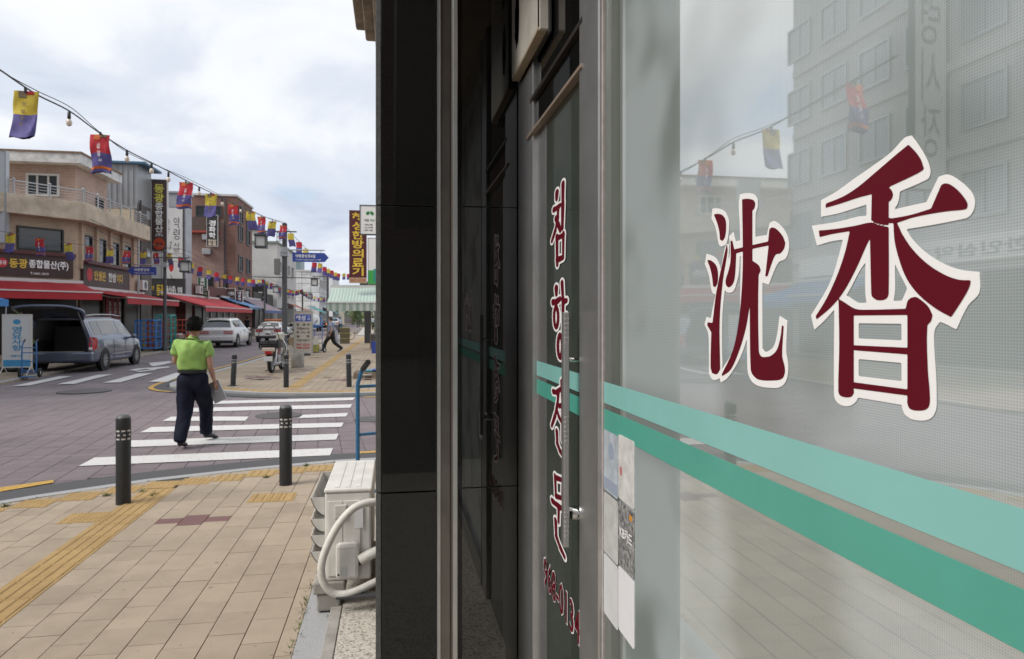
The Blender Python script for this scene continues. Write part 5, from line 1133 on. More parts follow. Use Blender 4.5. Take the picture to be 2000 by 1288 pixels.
# ------------------------------------------------------------------ bollards
bolm = mat('charcoal_bollard_paint', (.022, .023, .025), .5, var=.2, vscale=30); refl = mat('reflective_tape', (.62, .61, .58), .35)
def bollard(px, py, label, tilt=0., h=.80):
    p = G(px, py); o = thing('bollard', label, 'bollard', (p.x, p.y, 0), 0, 'bollards along the kerbs'); r = .062
    o.rotation_euler = (0, tilt, math.atan2(-p.x, -p.y) * -1 + math.pi)
    MB().lathe([(r * 1.02, -.05), (r, .0), (r, h - .14), (r * .985, h - .138), (r, h - .13), (r, h - .03), (r * .93, h - .012), (r * .6, h + .006), (.005, h + .012)], n=28).build('post', bolm, o, smooth=True)
    MB().lathe([(r * .97, h - .015), (r * .8, h + .004), (r * .4, h + .0145), (.004, h + .0175)], n=24).build('cap', mat('grey_bollard_cap', (.10, .10, .105), .5), o, smooth=True)
    for zz in (h - .205, h - .168, h - .131):                # dashed reflective bands
        for a0 in range(-90, 91, 45):
            a = R(a0 + (0 if zz != h - .168 else 8)); w = R(15 if zz != h - .168 else 9)
            MB().grid([[((r + .0012) * math.sin(a + w * t), -(r + .0012) * math.cos(a + w * t), zz + dz) for t in (-1, -.5, 0, .5, 1)] for dz in (-.007, .007)]).build('reflective_dash', refl, o, fix=False)
    if h < .79: MB().lathe([(.12, 0), (.12, .01), (.09, .02), (.07, .025)], n=20).build('base_flange', bolm, o)
    return o
bollard(241, 984, 'charcoal bollard beside the yellow guide strip on the near pavement')
bollard(558, 947, 'charcoal bollard on the near pavement in front of the air conditioner')
bollard(455, 754, 'leaning charcoal bollard with a base flange at the far corner kerb', .05, .78)
bollard(559, 757, 'charcoal bollard standing before the motorcycle and concrete planter', 0, .80)
bollard(682, 756, 'charcoal bollard on the far pavement beyond the guide strip', -.02, .80)
# ------------------------------------------------------------------ people
skinm = mat('skin', (.45, .25, .17), .55, var=.08, vscale=20); hairm = mat('black_hair', (.009, .008, .007), .7, spec=.15, bump=.9, bscale=90)
def skin_mesh(name, pts, edges, m, lev=2, root=0, fold=0.):
    """pts: [(co, rx, ry)]"""
    me = bpy.data.meshes.new(name); me.from_pydata([p[0] for p in pts], edges, []); o = bpy.data.objects.new(name, me); C.objects.link(o)
    md = o.modifiers.new('s', 'SKIN'); md.use_smooth_shade = True; sv = me.skin_vertices[0].data
    for i, p in enumerate(pts): sv[i].radius = (p[1], p[2] if len(p) > 2 else p[1]); sv[i].use_root = i == root
    sb = o.modifiers.new('u', 'SUBSURF'); sb.levels = lev; sb.render_levels = lev; bpy.context.view_layer.update()
    r = bpy.data.meshes.new_from_object(o.evaluated_get(bpy.context.evaluated_depsgraph_get())); bpy.data.objects.remove(o); bpy.data.meshes.remove(me)
    if fold:
        from mathutils import noise as NZ
        for v in r.vertices:
            c = v.co; a = NZ.noise(Vector((c.x * 9, c.y * 9, c.z * 4.5))) + .6 * NZ.noise(Vector((c.x * 16 + c.z * 9, c.y * 16, c.z * 7 + 5))); v.co = c + v.normal * a * fold
    r.materials.clear(); r.materials.append(m); r.polygons.foreach_set('use_smooth', [True] * len(r.polygons)); return r
def person(label, loc, rz, J, shirt, trousers, shoe, hair=hairm, scale=1., sleeve=.55, group=None, detail=False, hand=True):
    """J: joints in metres, x right, y forward, z up"""
    o = thing('person', label, 'person', loc, rz, group); o.scale = (scale,) * 3; V = {k: Vector(v) for k, v in J.items()}
    P = []; E = []
    def add(p, rx, ry=None, prev=None):
        P.append((tuple(p), rx, ry or rx)); i = len(P) - 1
        if prev is not None: E.append((prev, i))
        return i
    pel = add(V['hip'], .13, .10); bel = add(V['hip'].lerp(V['chest'], .5), .12, .095, pel); ch = add(V['chest'], .14, .10, bel); nk = add(V['neck'], .052, .056, ch)
    hd0 = add(V['head'] + Vector((0, .005, -.085)), .052, .062, nk); hd = add(V['head'], .072, .09, hd0); add(V['head'] + Vector((0, -.005, .075)), .062, .078, hd)
    for s_ in ('l', 'r'):
        sh = add(V[s_ + 'sh'], .055, None, ch); mid = add(V[s_ + 'sh'].lerp(V[s_ + 'el'], .5), .045, None, sh); el = add(V[s_ + 'el'], .037, None, mid); fa = add(V[s_ + 'el'].lerp(V[s_ + 'wr'], .35), .039, None, el); wr = add(V[s_ + 'wr'], .026, .022, fa)
        hp = add(V[s_ + 'hip'], .085, None, pel); kn = add(V[s_ + 'kn'], .055, None, hp); an = add(V[s_ + 'an'], .036, None, kn)
    me = skin_mesh('body', P, E, skinm); link('body', me, o)
    def part(name, pts, m, chain=None, lev=2, fold=0.):
        n = len(pts); link(name, skin_mesh(name, pts, chain or [(i, i + 1) for i in range(n - 1)], m, lev, 0, fold), o)
    # shirt
    w = V['hip'].lerp(V['chest'], .12); S_ = [(tuple(V['hip'] + Vector((0, 0, .05))), .195, .145), (tuple(V['hip'].lerp(V['chest'], .3)), .205, .155), (tuple(V['hip'].lerp(V['chest'], .65)), .205, .155), (tuple(V['chest'] + Vector((0, -.01, .02))), .20, .15), (tuple(V['chest'].lerp(V['neck'], .62)), .115, .10), (tuple(V['neck'] + Vector((0, 0, -.01))), .07, .075), (tuple(V['neck'] + Vector((0, 0, .035))), .07, .074)]
    ed = [(0, 1), (1, 2), (2, 3), (3, 4), (4, 5), (5, 6)]
    for s_ in ('l', 'r'):
        a = len(S_); S_.append((tuple(V[s_ + 'sh'] + Vector((0, 0, -.005))), .085, .08)); S_.append((tuple(V[s_ + 'sh'].lerp(V[s_ + 'el'], sleeve * .6)), .075, .072)); S_.append((tuple(V[s_ + 'sh'].lerp(V[s_ + 'el'], sleeve)), .072, .07)); ed += [(3, a), (a, a + 1), (a + 1, a + 2)]
    part('shirt', S_, shirt, ed, 3 if detail else 2, .024 if detail else .006)
    T = [(tuple(V['hip'] + Vector((0, 0, .12))), .19, .145), (tuple(V['hip'] + Vector((0, -.012, .0))), .20, .165)]; ed = [(0, 1)]
    for s_ in ('l', 'r'):
        a = len(T); T += [(tuple(V[s_ + 'hip'] + Vector((0, 0, -.10))), .128, .138), (tuple(V[s_ + 'hip'].lerp(V[s_ + 'kn'], .62)), .118, .122), (tuple(V[s_ + 'kn']), .098, .104), (tuple(V[s_ + 'kn'].lerp(V[s_ + 'an'], .5)), .088, .095), (tuple(V[s_ + 'an'] + Vector((0, 0, .03))), .082, .088), (tuple(V[s_ + 'an'] + Vector((0, -.005, -.015))), .08, .088)]
        ed += [(1, a)] + [(a + i, a + i + 1) for i in range(5)]
    part('trousers', T, trousers, ed, 3 if detail else 2, .018 if detail else .005)
    b = V['hip'] + Vector((0, -.004, .07)); MB().lathe([(.165, -.02), (.183, -.02), (.183, .02), (.165, .02)], (0, 0, 0), 24, cap=False).build('belt', M_BLACK, o, mx=Matrix.Translation(b) @ Matrix.Diagonal((1, .80, 1, 1)))
    for s_ in ('l', 'r'):
        an = V[s_ + 'an']; d = V[s_ + 'toe'] - an; d.z = 0; d = d.normalized() if d.length > .01 else Vector((0, 1, 0)); t = V[s_ + 'toe']
        part('shoe', [(tuple(an + Vector((0, 0, -.02)) - d * .035), .045, .042), (tuple(an.lerp(t, .5) + Vector((0, 0, .004))), .044, .038), (tuple(t - d * .02), .040, .028), (tuple(t + d * .03), .03, .02)], shoe)
        if hand:
            wr, el = V[s_ + 'wr'], V[s_ + 'el']; f = (wr - el).normalized(); sd = Vector((0, 1, 0)) if abs(f.y) < .7 else Vector((0, 0, 1)); sd = (sd - f * sd.dot(f)).normalized(); up = f.cross(sd)
            hp = [(tuple(wr), .024, .02), (tuple(wr + f * .05), .036, .018), (tuple(wr + f * .085), .037, .017)]; ed = [(0, 1), (1, 2)]
            cu = V.get(s_ + 'curl', Vector((0, 0, 0)))
            for k, (off, ln) in enumerate(((-.028, .06), (-.009, .07), (.010, .066), (.028, .052))):
                a = len(hp); b0 = wr + f * .085 + sd * off; hp += [(tuple(b0 + f * ln * .5), .0095), (tuple(b0 + f * ln * .8 + cu * .03), .0085)]; ed += [(2, a), (a, a + 1)]
            a = len(hp); hp += [(tuple(wr + f * .045 - sd * .04 + cu * .012), .0105), (tuple(wr + f * .075 - sd * .052 + cu * .03), .009)]; ed += [(1, a), (a, a + 1)]
            part('hand', hp, skinm, ed)
    # hair, ears, nose
    hc = V['head']; g = MB(); r_ = random.Random(3); rows = []
    for i in range(1, 10):
        a = math.pi * i / 13; rows.append([(hc.x + .096 * math.sin(a) * math.cos(t) * (1 + .06 * r_.uniform(-1, 1)), hc.y - .008 + .112 * math.sin(a) * math.sin(t) * (1 + .06 * r_.uniform(-1, 1)) - (.0 if math.sin(t) < .2 else .03 * (i / 9) ** 2 * math.sin(t)), hc.z + .024 + .125 * math.cos(a) - (0 if math.sin(t) < .35 else -.035 * (i / 9) ** 1.5 * 2)) for t in np.linspace(0, 2 * math.pi, 21)[:-1]])
    g.rings(rows)
    for ring_ in rows[:-1]:
        for q_ in ring_:
            for _ in range(9 if detail else 1):
                b0 = Vector(q_) + Vector((r_.uniform(-.015, .015), r_.uniform(-.015, .015), r_.uniform(-.01, .01))); n_ = (b0 - hc).normalized(); d_ = (n_ * .5 + Vector((r_.uniform(-.6, .6), r_.uniform(-.6, .6), -.5))).normalized() * r_.uniform(.014, .030); e_ = d_.cross(n_).normalized() * .006
                g.add([b0 - e_, b0 + e_, b0 + d_ + n_ * .006], [(0, 1, 2)])
    g.build('hair', hair, o, smooth=True, fix=False)
    for sx in (-1, 1): MB().ball((hc.x + sx * .078, hc.y + .0, hc.z - .02), .013, .022, .034, 8, 6).build('ear', skinm, o, smooth=True)
    MB().ball((hc.x, hc.y + .098, hc.z - .025), .014, .02, .024, 8, 6).build('nose', skinm, o, smooth=True)
    for sx in (-1, 1): MB().ball((hc.x + sx * .032, hc.y + .085, hc.z + .002), .012, .008, .006, 8, 6).build('eye', M_INK, o, smooth=True)
    MB().ball((hc.x, hc.y + .086, hc.z - .062), .024, .008, .006, 8, 6).build('mouth', mat('lip', (.35, .13, .1), .5), o, smooth=True)
    return o
fl_, fr2 = G(353, 878, ZR), G(408, 860, ZR)
mo = Vector((-2.685, (fl_.y + fr2.y) / 2 - .12, ZR)); lrel, rrel = fl_ - mo, fr2 - mo
J = dict(hip=(.0, 0, .95), chest=(-.005, .02, 1.30), neck=(.005, .03, 1.475), head=(.015, .045, 1.61), lsh=(-.185, .03, 1.39), rsh=(.185, .0, 1.375), lel=(-.255, .09, 1.13), lwr=(-.12, .30, 1.17), rel=(.235, -.02, 1.085), rwr=(.262, .10, .86),
         lhip=(-.085, 0, .90), rhip=(.085, .0, .90), lkn=(-.085, lrel.y * .42 + .06, .50), rkn=(.10, rrel.y * .55 + .06, .50), lan=(lrel.x, lrel.y - .02, .105), ran=(rrel.x - .03, rrel.y - .05, .10), ltoe=(lrel.x + .01, lrel.y + .17, .03), rtoe=(rrel.x + .07, rrel.y + .11, .03))
man = person('man in lime green shirt and navy trousers walking over the crossing with a folder', mo, 0, J, mat('lime_shirt', (.29, .47, .115), .8, var=.1, vscale=9, bump=.35, bscale=9), mat('navy_trousers', (.009, .011, .024), .85, spec=.2, var=.3, vscale=12, bump=.3, bscale=10), mat('black_leather', (.012, .012, .012), .35), sleeve=.62, detail=True)
fo_ = thing('folder', 'flat silver grey folder held low in the walking man\'s right hand', 'folder', tuple(mo + Vector((.275, .155, .72))), R(-20))
fm = Matrix.Rotation(R(-24), 4, 'Y') @ Matrix.Rotation(R(6), 4, 'X'); MB().box(-.095, .095, -.010, .010, -.145, .145).build('cover', mat('silver_folder', (.42, .43, .44), .35, .3), fo_, bevel=.004, mx=fm); MB().box(-.098, -.0951, -.008, .008, -.14, .14).build('page_edge', M_PRINTW, fo_, mx=fm)
MB().box(-.02, .02, -.0125, -.0105, .0, .012).build('stamp', M_PRINTW, fo_, mx=fm)
def walker(label, px, py, rz, shirt, trousers, scale=1., stride=.34, hair=hairm, z=0.):
    p = G(px, py, z); s = stride
    J = dict(hip=(0, 0, .93), chest=(0, .03, 1.28), neck=(0, .05, 1.45), head=(0, .07, 1.60), lsh=(-.18, .03, 1.36), rsh=(.18, .03, 1.36), lel=(-.24, -.08, 1.10), lwr=(-.23, .02, .88), rel=(.24, .06, 1.09), rwr=(.23, .24, .93),
             lhip=(-.085, 0, .89), rhip=(.085, 0, .89), lkn=(-.085, s * .55 + .06, .50), rkn=(.085, -s * .35 + .08, .49), lan=(-.085, s, .10), ran=(.085, -s - .06, .15), ltoe=(-.085, s + .17, .06), rtoe=(.085, -s + .12, .035))
    return person(label, (p.x, p.y, z), rz, J, shirt, trousers, mat('black_leather', (.012, .012, .012), .35), hair, scale, .55, None)
walker('man in grey-blue shirt and black trousers striding across the far pavement', 648, 687.5, R(82), mat('greyblue_shirt', (.22, .25, .36), .8, bump=.2, bscale=12), mat('black_trousers', (.012, .012, .013), .8), 1.0, .40, mat('greying_hair', (.05, .048, .046), .6))
pg = thing('plastic_bag', 'pale plastic bag carried by the striding man', 'bag', tuple(G(652, 687.5) + Vector((.12, .22, .62)))); MB().lathe([(.02, .26), (.07, .2), (.14, .05), (.15, -.08), (.08, -.16)], n=14).build('sack', mat('pale_bag', (.55, .57, .6), .4), pg, smooth=True, mx=Matrix.Diagonal((1, .5, 1, 1))); MB().tube([(-.03, 0, .24), (0, 0, .31), (.03, 0, .24)], .008, 6).build('bag_handle', MATS['pale_bag'], pg)
walker('person in navy top standing at the shop beyond the white car', 482.5, 655, R(10), mat('navy_top', (.012, .014, .035), .8), mat('black_trousers', (.012, .012, .013), .8), 1.0, .05)
walker('person in pale shirt and dark trousers under the striped awning', 728, 645, R(-20), mat('pale_shirt', (.42, .48, .58), .8), mat('black_trousers', (.012, .012, .013), .8), 1.0, .12)
walker('person in white jacket by the parked cars', 665, 652, R(40), mat('white_jacket', (.6, .6, .6), .8), mat('black_trousers', (.012, .012, .013), .8), 1.0, .15)
# ------------------------------------------------------------------ vehicles
def cr(a, b, c, d, t): return .5 * (2 * b + (c - a) * t + (2 * a - 5 * b + 4 * c - d) * t * t + (3 * b - a - 3 * c + d) * t ** 3)
def dense(rows, n):
    o = []; R_ = [rows[0]] + list(rows) + [rows[-1]]
    for i in range(1, len(R_) - 2):
        for k in range(n): o.append(cr(R_[i - 1], R_[i], R_[i + 1], R_[i + 2], k / n))
    return o + [R_[-2]]
def lin(rows, n):
    o = []
    for a, b in zip(rows, rows[1:]):
        for k in range(n): o.append(a + (b - a) * k / n)
    return o + [rows[-1]]
def wheel(parent, x, y, r, w, side, spokes=10, rimm=None):
    wh = link('wheel', None, parent); wh.location = (x, y, r)
    MB().lathe([(r * .66, -w / 2), (r * .90, -w / 2), (r * .985, -w * .36), (r, 0), (r * .985, w * .36), (r * .90, w / 2), (r * .66, w / 2)], n=28, axis='x', cap=False).build('tyre', M_RUBBER, wh, smooth=True)
    rm = MB().lathe([(r * .67, -w * .45), (r * .67, w * .45)], n=28, axis='x', cap=False); sx = side * w * .40
    rm.lathe([(.02, sx), (r * .14, sx), (r * .14, sx * .6)], n=12, axis='x')
    for k in range(spokes):
        a = 2 * math.pi * k / spokes; m = Matrix.Rotation(a, 4, 'X'); rm.box(sx - .012, sx + .012, -.022, .022, r * .1, r * .66, m)
    rm.lathe([(r * .62, sx), (r * .68, sx * 1.1)], n=28, axis='x', cap=False); rm.build('rim', rimm or M_ALU, wh)
    MB().lathe([(.01, side * w * .05), (r * .63, side * w * .05)], n=20, axis='x', cap=False).build('brake_disc', M_DARK, wh)
def vehicle(name, label, loc, rz, L_, W_, prof, paint, glass, wheels, wr, cat='car', open_rear=False, windows=(), rimm=None, group=None):
    """prof: stations along y (rear=0): (y, z_bottom, z_shoulder, z_top, half width low, half width shoulder, half width top)"""
    o = thing(name, label, cat, loc, rz, group); rows = []
    for (y, zb, zs, zt, hw, hs, ht) in prof:
        sec = [(0, zb), (hw * .80, zb), (hw * .97, zb + .06), (hw, zb + (zs - zb) * .45), (hs, zs), (hs * .35 + ht * .65, zs + (zt - zs) * .62), (ht, zt - (zt - zs) * .10), (ht * .80, zt - .005), (0, zt + .02 if zt - zs > .2 else zt)]
        rows.append(np.array([(x, y, z) for x, z in sec]))
    NS = 12; st = lin(rows, NS); G_ = []
    for r in st:
        half = np.array(dense(list(r), 3)); G_.append(np.concatenate([half, (half[::-1] * np.array([-1, 1, 1]))[1:-1]]))
    n = len(G_[0]); mb = MB().rings([[tuple(p) for p in r] for r in G_], True, not open_rear)
    if open_rear: mb.f.append(tuple(len(mb.v) - n + i for i in range(n)))
    b = mb.build('body', paint, o, smooth=True)
    if open_rear: MB().rings([[(p[0] * .955, p[1], .03 + p[2] * .965) for p in r] for r in G_[:NS * 4]], True, False).build('cabin_lining', mat('grey_headlining', (.16, .155, .15), .8), o, fix=False)
    def patch(nm, i0, i1, j0, j1, m, lift=.006, mirror=True):
        """i: station units, j: section units (fractions allowed, thirds)"""
        for sg in ((1, -1) if mirror else (1,)):
            g = []
            for i in range(round(i0 * NS), round(i1 * NS) + 1):
                row = []
                for j in range(round(j0 * 3), round(j1 * 3) + 1):
                    p = Vector(G_[i][j]); a, bb = Vector(G_[min(i + 1, len(G_) - 1)][j]) - Vector(G_[max(i - 1, 0)][j]), Vector(G_[i][min(j + 1, n - 1)]) - Vector(G_[i][j - 1 if j else 0]); nn = bb.cross(a); nn = nn.normalized() if nn.length > 1e-7 else Vector((0, 0, 1))
                    if nn.x * p.x < 0 and abs(nn.x) > .2: nn = -nn
                    if nn.z < -.3 and j > 12: nn = -nn
                    p = p + nn * lift; row.append((p.x * sg, p.y, p.z))
                g.append(row)
            a_, b_, c_ = Vector(g[0][0]), Vector(g[0][-1]), Vector(g[-1][0]); nn = (b_ - a_).cross(c_ - a_)
            if (nn.x * sg if 'side' in nm else nn.z) < 0: g = g[::-1]
            MB().grid(g).build(nm, m, o, smooth=True, fix=False)
    for wdw in windows: patch(*wdw)
    for y in wheels:
        for s_ in (-1, 1):
            hw = max(p[4] for p in prof)
            MB().lathe([(.01, s_ * (hw - .03)), (wr * 1.17, s_ * (hw - .03)), (wr * 1.17, s_ * (hw + .004)), (wr * 1.12, s_ * (hw + .006)), (.01, s_ * (hw + .0045))], (0, y, wr), 26, 'x').build('wheel_arch', M_DARK, o)
            wheel(o, s_ * (hw - .085), y, wr, .21, s_, rimm=rimm)
    return o, patch
vanp = mat('slate_blue_car_paint', (.10, .125, .185), .3, .5, coat=.8); whp = mat('white_car_paint', (.66, .66, .65), .3, coat=.8); glm = mat('tinted_car_glass', (.012, .014, .015), .03, ior=1.8, spec=.7); tail = mat('red_tail_lamp', (.40, .01, .015), .15, coat=.5); plate = mat('number_plate', (.62, .62, .62), .5)
# minivan with raised tailgate
pr = G(205, 723.5, ZR); rzv = R(1.5)
vo = Vector((pr.x - .95, pr.y - 1.0, ZR))
van, vp = vehicle('minivan', 'slate blue minivan with its tailgate raised, parked at the opposite kerb', vo, rzv, 5.1, 1.98,
    [(0, .42, 1.02, 1.70, .93, .93, .68), (.12, .30, 1.02, 1.72, .97, .95, .69), (.9, .26, 1.03, 1.76, .985, .96, .69), (2.4, .25, 1.02, 1.77, .99, .96, .69), (3.25, .25, 1.0, 1.70, .99, .955, .66), (3.95, .26, .97, 1.10, .985, .95, .80), (4.5, .28, .90, .98, .96, .90, .70), (4.95, .32, .76, .82, .85, .78, .55), (5.1, .40, .62, .68, .68, .62, .45)],
    vanp, glm, (.98, 3.98), .345, 'van', True,
    [('side_window', 1.25, 1.92, 4.33, 5.67, glm), ('side_window', 2.02, 2.93, 4.33, 5.67, glm), ('side_window', 3.0, 3.92, 4.33, 5.67, glm), ('side_window', 4.0, 4.67, 4.2, 5.0, glm), ('windscreen', 4.15, 4.95, 6.33, 8, glm)])
MB().box(-.78, .78, .06, 3.0, .50, .52).build('load_floor', mat('grey_carpet', (.05, .05, .05), .9), van); MB().box(-.80, .80, 1.6, 1.65, .5, 1.45).build('seat_back', mat('grey_seat', (.13, .13, .135), .8), van, bevel=.03)
for s_ in (-1, 1): MB().box(s_ * .45 - .14, s_ * .45 + .14, 1.55, 1.66, 1.45, 1.62).build('head_rest', M_DARK, van, bevel=.03); MB().box(s_ * .86 - .02, s_ * .86 + .02, .08, 3.2, .5, .99).build('inner_trim', M_DARK, van)
MB().box(-.97, .97, -.10, .16, .34, .66).build('rear_bumper', vanp, van, bevel=.06); MB().box(-.75, .75, -.06, .12, .655, .675).build('bumper_sill', M_ALU, van)
MB().box(-.5, .6, .1, .5, .53, .64).build('cardboard', mat('pale_carton', (.42, .40, .36), .8), van)
for s_ in (-1, 1):
    MB().ext([(s_ * .70, -.03, 1.66), (s_ * .95, -.03, 1.03), (s_ * .95, -.03, .62), (s_ * .84, -.03, .62), (s_ * .82, -.03, 1.05), (s_ * .60, -.03, 1.62)], (0, .10, 0)).build('opening_frame', vanp if True else M_DARK, van, bevel=.015)
    MB().ext([(s_ * .90, -.045, 1.12), (s_ * .975, .06, 1.12), (s_ * 1.0, .28, 1.08), (s_ * 1.005, .26, .76), (s_ * .985, .05, .70), (s_ * .86, -.045, .70)], (s_ * .012, -.012, 0)).build('tail_lamp', tail, van, bevel=.02)
    MB().box(s_ * .93 - .05, s_ * .93 + .05, -.062, -.05, .72, .80).build('reverse_lamp', M_PRINTW, van)
    MB().tube([(s_ * .66, .3, 1.80), (s_ * .68, .9, 1.835), (s_ * .68, 2.4, 1.84), (s_ * .66, 3.1, 1.79)], .022, 6).build('roof_rail', M_ALU, van, smooth=True)
    MB().ball((s_ * 1.09, 3.38, 1.06), .10, .07, .085, 10, 8).build('wing_mirror', vanp, van, smooth=True); MB().box(s_ * .97 - .04, s_ * .97 + .07, 3.36, 3.42, 1.0, 1.05).build('mirror_arm', M_BLACK, van)
    for y in (2.0, 3.0): MB().box(s_ * .985 - .02, s_ * .985 + .02, y, y + .18, .90, .93).build('door_handle', M_CHROME, van, bevel=.006)
    MB().box(s_ * .995 - .008, s_ * .995 + .012, 1.6, 3.4, .50, .53).build('side_moulding', M_ALU, van)
    for y in (1.75, 2.85, 3.72): MB().box(s_ * .988 - .003, s_ * .988 + .006, y, y + .012, .38, 1.0).build('door_gap', M_DARK, van)
MB().ext([(-.60, -.03, 1.66), (.60, -.03, 1.66), (.70, -.03, 1.72), (-.70, -.03, 1.72)], (0, .1, 0)).build('opening_frame', vanp, van)
tg = link('tailgate', None, van); g = []
for i in range(7):
    t = i / 6; y = .02 - t * 1.02; z = 1.78 + .36 * math.sin(t * 1.35); hw = (.74 + .2 * math.sin(t * 2.4)); g.append([(x * hw, y, z - .05 * abs(x) ** 3 - (.03 * (abs(x) ** 6))) for x in np.linspace(-1, 1, 13)])
ob = MB().grid(g).build('gate_skin', vanp, tg, smooth=True, fix=False); md = ob.modifiers.new('t', 'SOLIDIFY'); md.thickness = .07; md.offset = 1
MB().grid([[(p[0] * .88, p[1], p[2] - .075) for p in r] for r in g]).build('gate_lining', M_DARK, tg, smooth=True, fix=False)
MB().box(-.3, .3, -.98, -.9, 2.0, 2.05).build('gate_grip', M_BLACK, tg); MB().box(-.45, .45, -.18, .0, 1.90, 1.94).build('gate_spoiler', M_BLACK, tg)
for s_ in (-1, 1): MB().tube([(s_ * .74, .05, 1.3), (s_ * .78, -.62, 1.92)], .014, 6).build('gas_strut', M_ALU, tg)
# white SUV
ps_ = G(464.5, 678.3, ZR)
suv, sp_ = vehicle('estate_car', 'white estate car with twin red tail lamp bars driving away past the red awning', Vector((ps_.x - .99, ps_.y - .85, ZR)), R(-1.5), 4.9, 1.97,
    [(0, .42, .98, 1.02, .86, .86, .80), (.06, .32, 1.02, 1.08, .95, .92, .84), (.45, .26, 1.03, 1.60, .98, .95, .64), (1.0, .24, 1.02, 1.69, .99, .95, .66), (2.3, .24, 1.0, 1.71, .99, .94, .67), (3.0, .24, .99, 1.60, .99, .94, .62), (3.7, .25, .97, 1.06, .985, .93, .78), (4.4, .28, .88, .93, .95, .88, .66), (4.9, .40, .66, .70, .75, .7, .5)],
    whp, glm, (.85, 3.85), .37, 'car', False,
    [('rear_window', 1.2, 1.9, 6.33, 8, glm), ('side_window', 2.2, 3.0, 4.33, 5.67, glm), ('side_window', 3.1, 4.0, 4.33, 5.67, glm), ('side_window', 4.05, 4.9, 4.33, 5.67, glm), ('windscreen', 5.1, 5.9, 6.33, 8, glm)])
for s_ in (-1, 1):
    for z in (.93, .83): MB().box(s_ * .66 - .26, s_ * .66 + .26, -.035, .10, z - .022, z + .022).build('tail_lamp', tail, suv, bevel=.01)
    MB().box(s_ * .74 - .22, s_ * .74 + .22, -.03, .1, .55, .565).build('reflector', tail, suv); MB().ball((s_ * 1.08, 3.15, 1.05), .09, .07, .08, 8, 6).build('wing_mirror', whp, suv, smooth=True)
    for y in (1.5, 2.6): MB().box(s_ * .985 - .02, s_ * .985 + .018, y, y + .2, .87, .9).build('door_handle', M_CHROME, suv)
    for y in (1.35, 2.4, 3.4): MB().box(s_ * .986 - .003, s_ * .986 + .006, y, y + .012, .36, .98).build('door_gap', M_ALU, suv)
MB().box(-.97, .97, -.07, .2, .40, .70).build('rear_bumper', whp, suv, bevel=.06); MB().box(-.9, .9, -.05, .2, .26, .42).build('diffuser', M_BLACK, suv, bevel=.03); MB().box(-.26, .26, -.085, -.06, .50, .62).build('number_plate', plate, suv)
MB().box(-.62, .62, .28, .42, 1.66, 1.69).build('roof_spoiler', whp, suv, bevel=.01); text('GENESIS', suv, M_ALU, (-.22, -.012, .86), (1, 0, 0), (0, 0, 1), .44, .045)
def sedan(label, px, py, paint, k=1., rz=0., bar=False, lit=False, z=ZR, est=False):
    p = G(px, py, z); top = [(.75, .27, .95, 1.40, .91, .88, .56), (1.4, .24, .95, 1.44, .925, .88, .58), (2.2, .24, .94, 1.43, .925, .88, .58)] if not est else [(.35, .27, .98, 1.55, .91, .88, .60), (1.4, .24, .97, 1.60, .925, .88, .62), (2.4, .24, .96, 1.55, .925, .88, .60)]
    o, pt = vehicle('parked_car' if not bar else 'patrol_car', label, (p.x, p.y, z), rz, 4.6, 1.85, [(0, .42, .88, .98, .82, .80, .72), (.08, .30, .92, 1.02, .90, .86, .74)] + top + [(3.2, .25, .92, 1.00, .92, .87, .74), (4.1, .28, .82, .87, .88, .82, .62), (4.6, .40, .62, .66, .7, .66, .5)],
        paint, glm, (.85, 3.6), .32, 'car', False, [('rear_window', 1.15, 1.9, 6.33, 8, glm), ('side_window', 2.2, 3.0, 4.33, 5.67, glm), ('side_window', 3.05, 3.9, 4.33, 5.67, glm), ('windscreen', 4.15, 4.9, 6.33, 8, glm)])
    for s_ in (-1, 1):
        MB().box(s_ * .62 - .24, s_ * .62 + .24, -.03, .12, .74, .86).build('tail_lamp', tail if not lit else mat('lit_tail_lamp', (.6, .1, .02), .2, emit=((1, .25, .05), 1.5)), o, bevel=.015); MB().ball((s_ * 1.0, 2.75, .98), .08, .06, .07, 8, 6).build('wing_mirror', paint, o, smooth=True)
    MB().box(-.25, .25, -.05, .02, .62, .73).build('number_plate', plate, o); MB().box(-.85, .85, -.03, .2, .28, .45).build('rear_bumper', M_BLACK, o, bevel=.03)
    if bar:
        MB().box(-.62, .62, 1.55, 1.85, 1.50, 1.60).build('light_bar', mat('amber_light_bar', (.42, .11, .035), .3, coat=.4), o, bevel=.03); MB().box(-.6, .6, 1.6, 1.8, 1.44, 1.5).build('bar_mount', M_BLACK, o)
        MB().box(-.86, .86, -.035, .1, .90, .955).build('lamp_strip', mat('dark_red_strip', (.06, .008, .012), .2, coat=.4), o, bevel=.012); MB().box(-.9, .9, .03, .18, 1.0, 1.03).build('boot_lip', M_BLACK, o)
    return o
sedan('white patrol car with an amber light bar on its roof beyond the motorcycle', 524, 669, whp, bar=True, rz=R(-2))
sedan('black parked car with glowing tail lamp beside the white tank load', 631, 645, mat('black_car_paint', (.012, .012, .013), .25, coat=.8), lit=True)
sedan('white parked estate car behind the black one', 651, 641, whp, est=True)
sedan('pale silver parked car behind the sign stand', 622, 638.5, mat('silver_car_paint', (.35, .37, .4), .3, .5, coat=.6))
sedan('white parked car with a dark roof box far along the kerb', 655, 636.5, mat('offwhite_car_paint', (.5, .5, .5), .3, coat=.6), est=True)
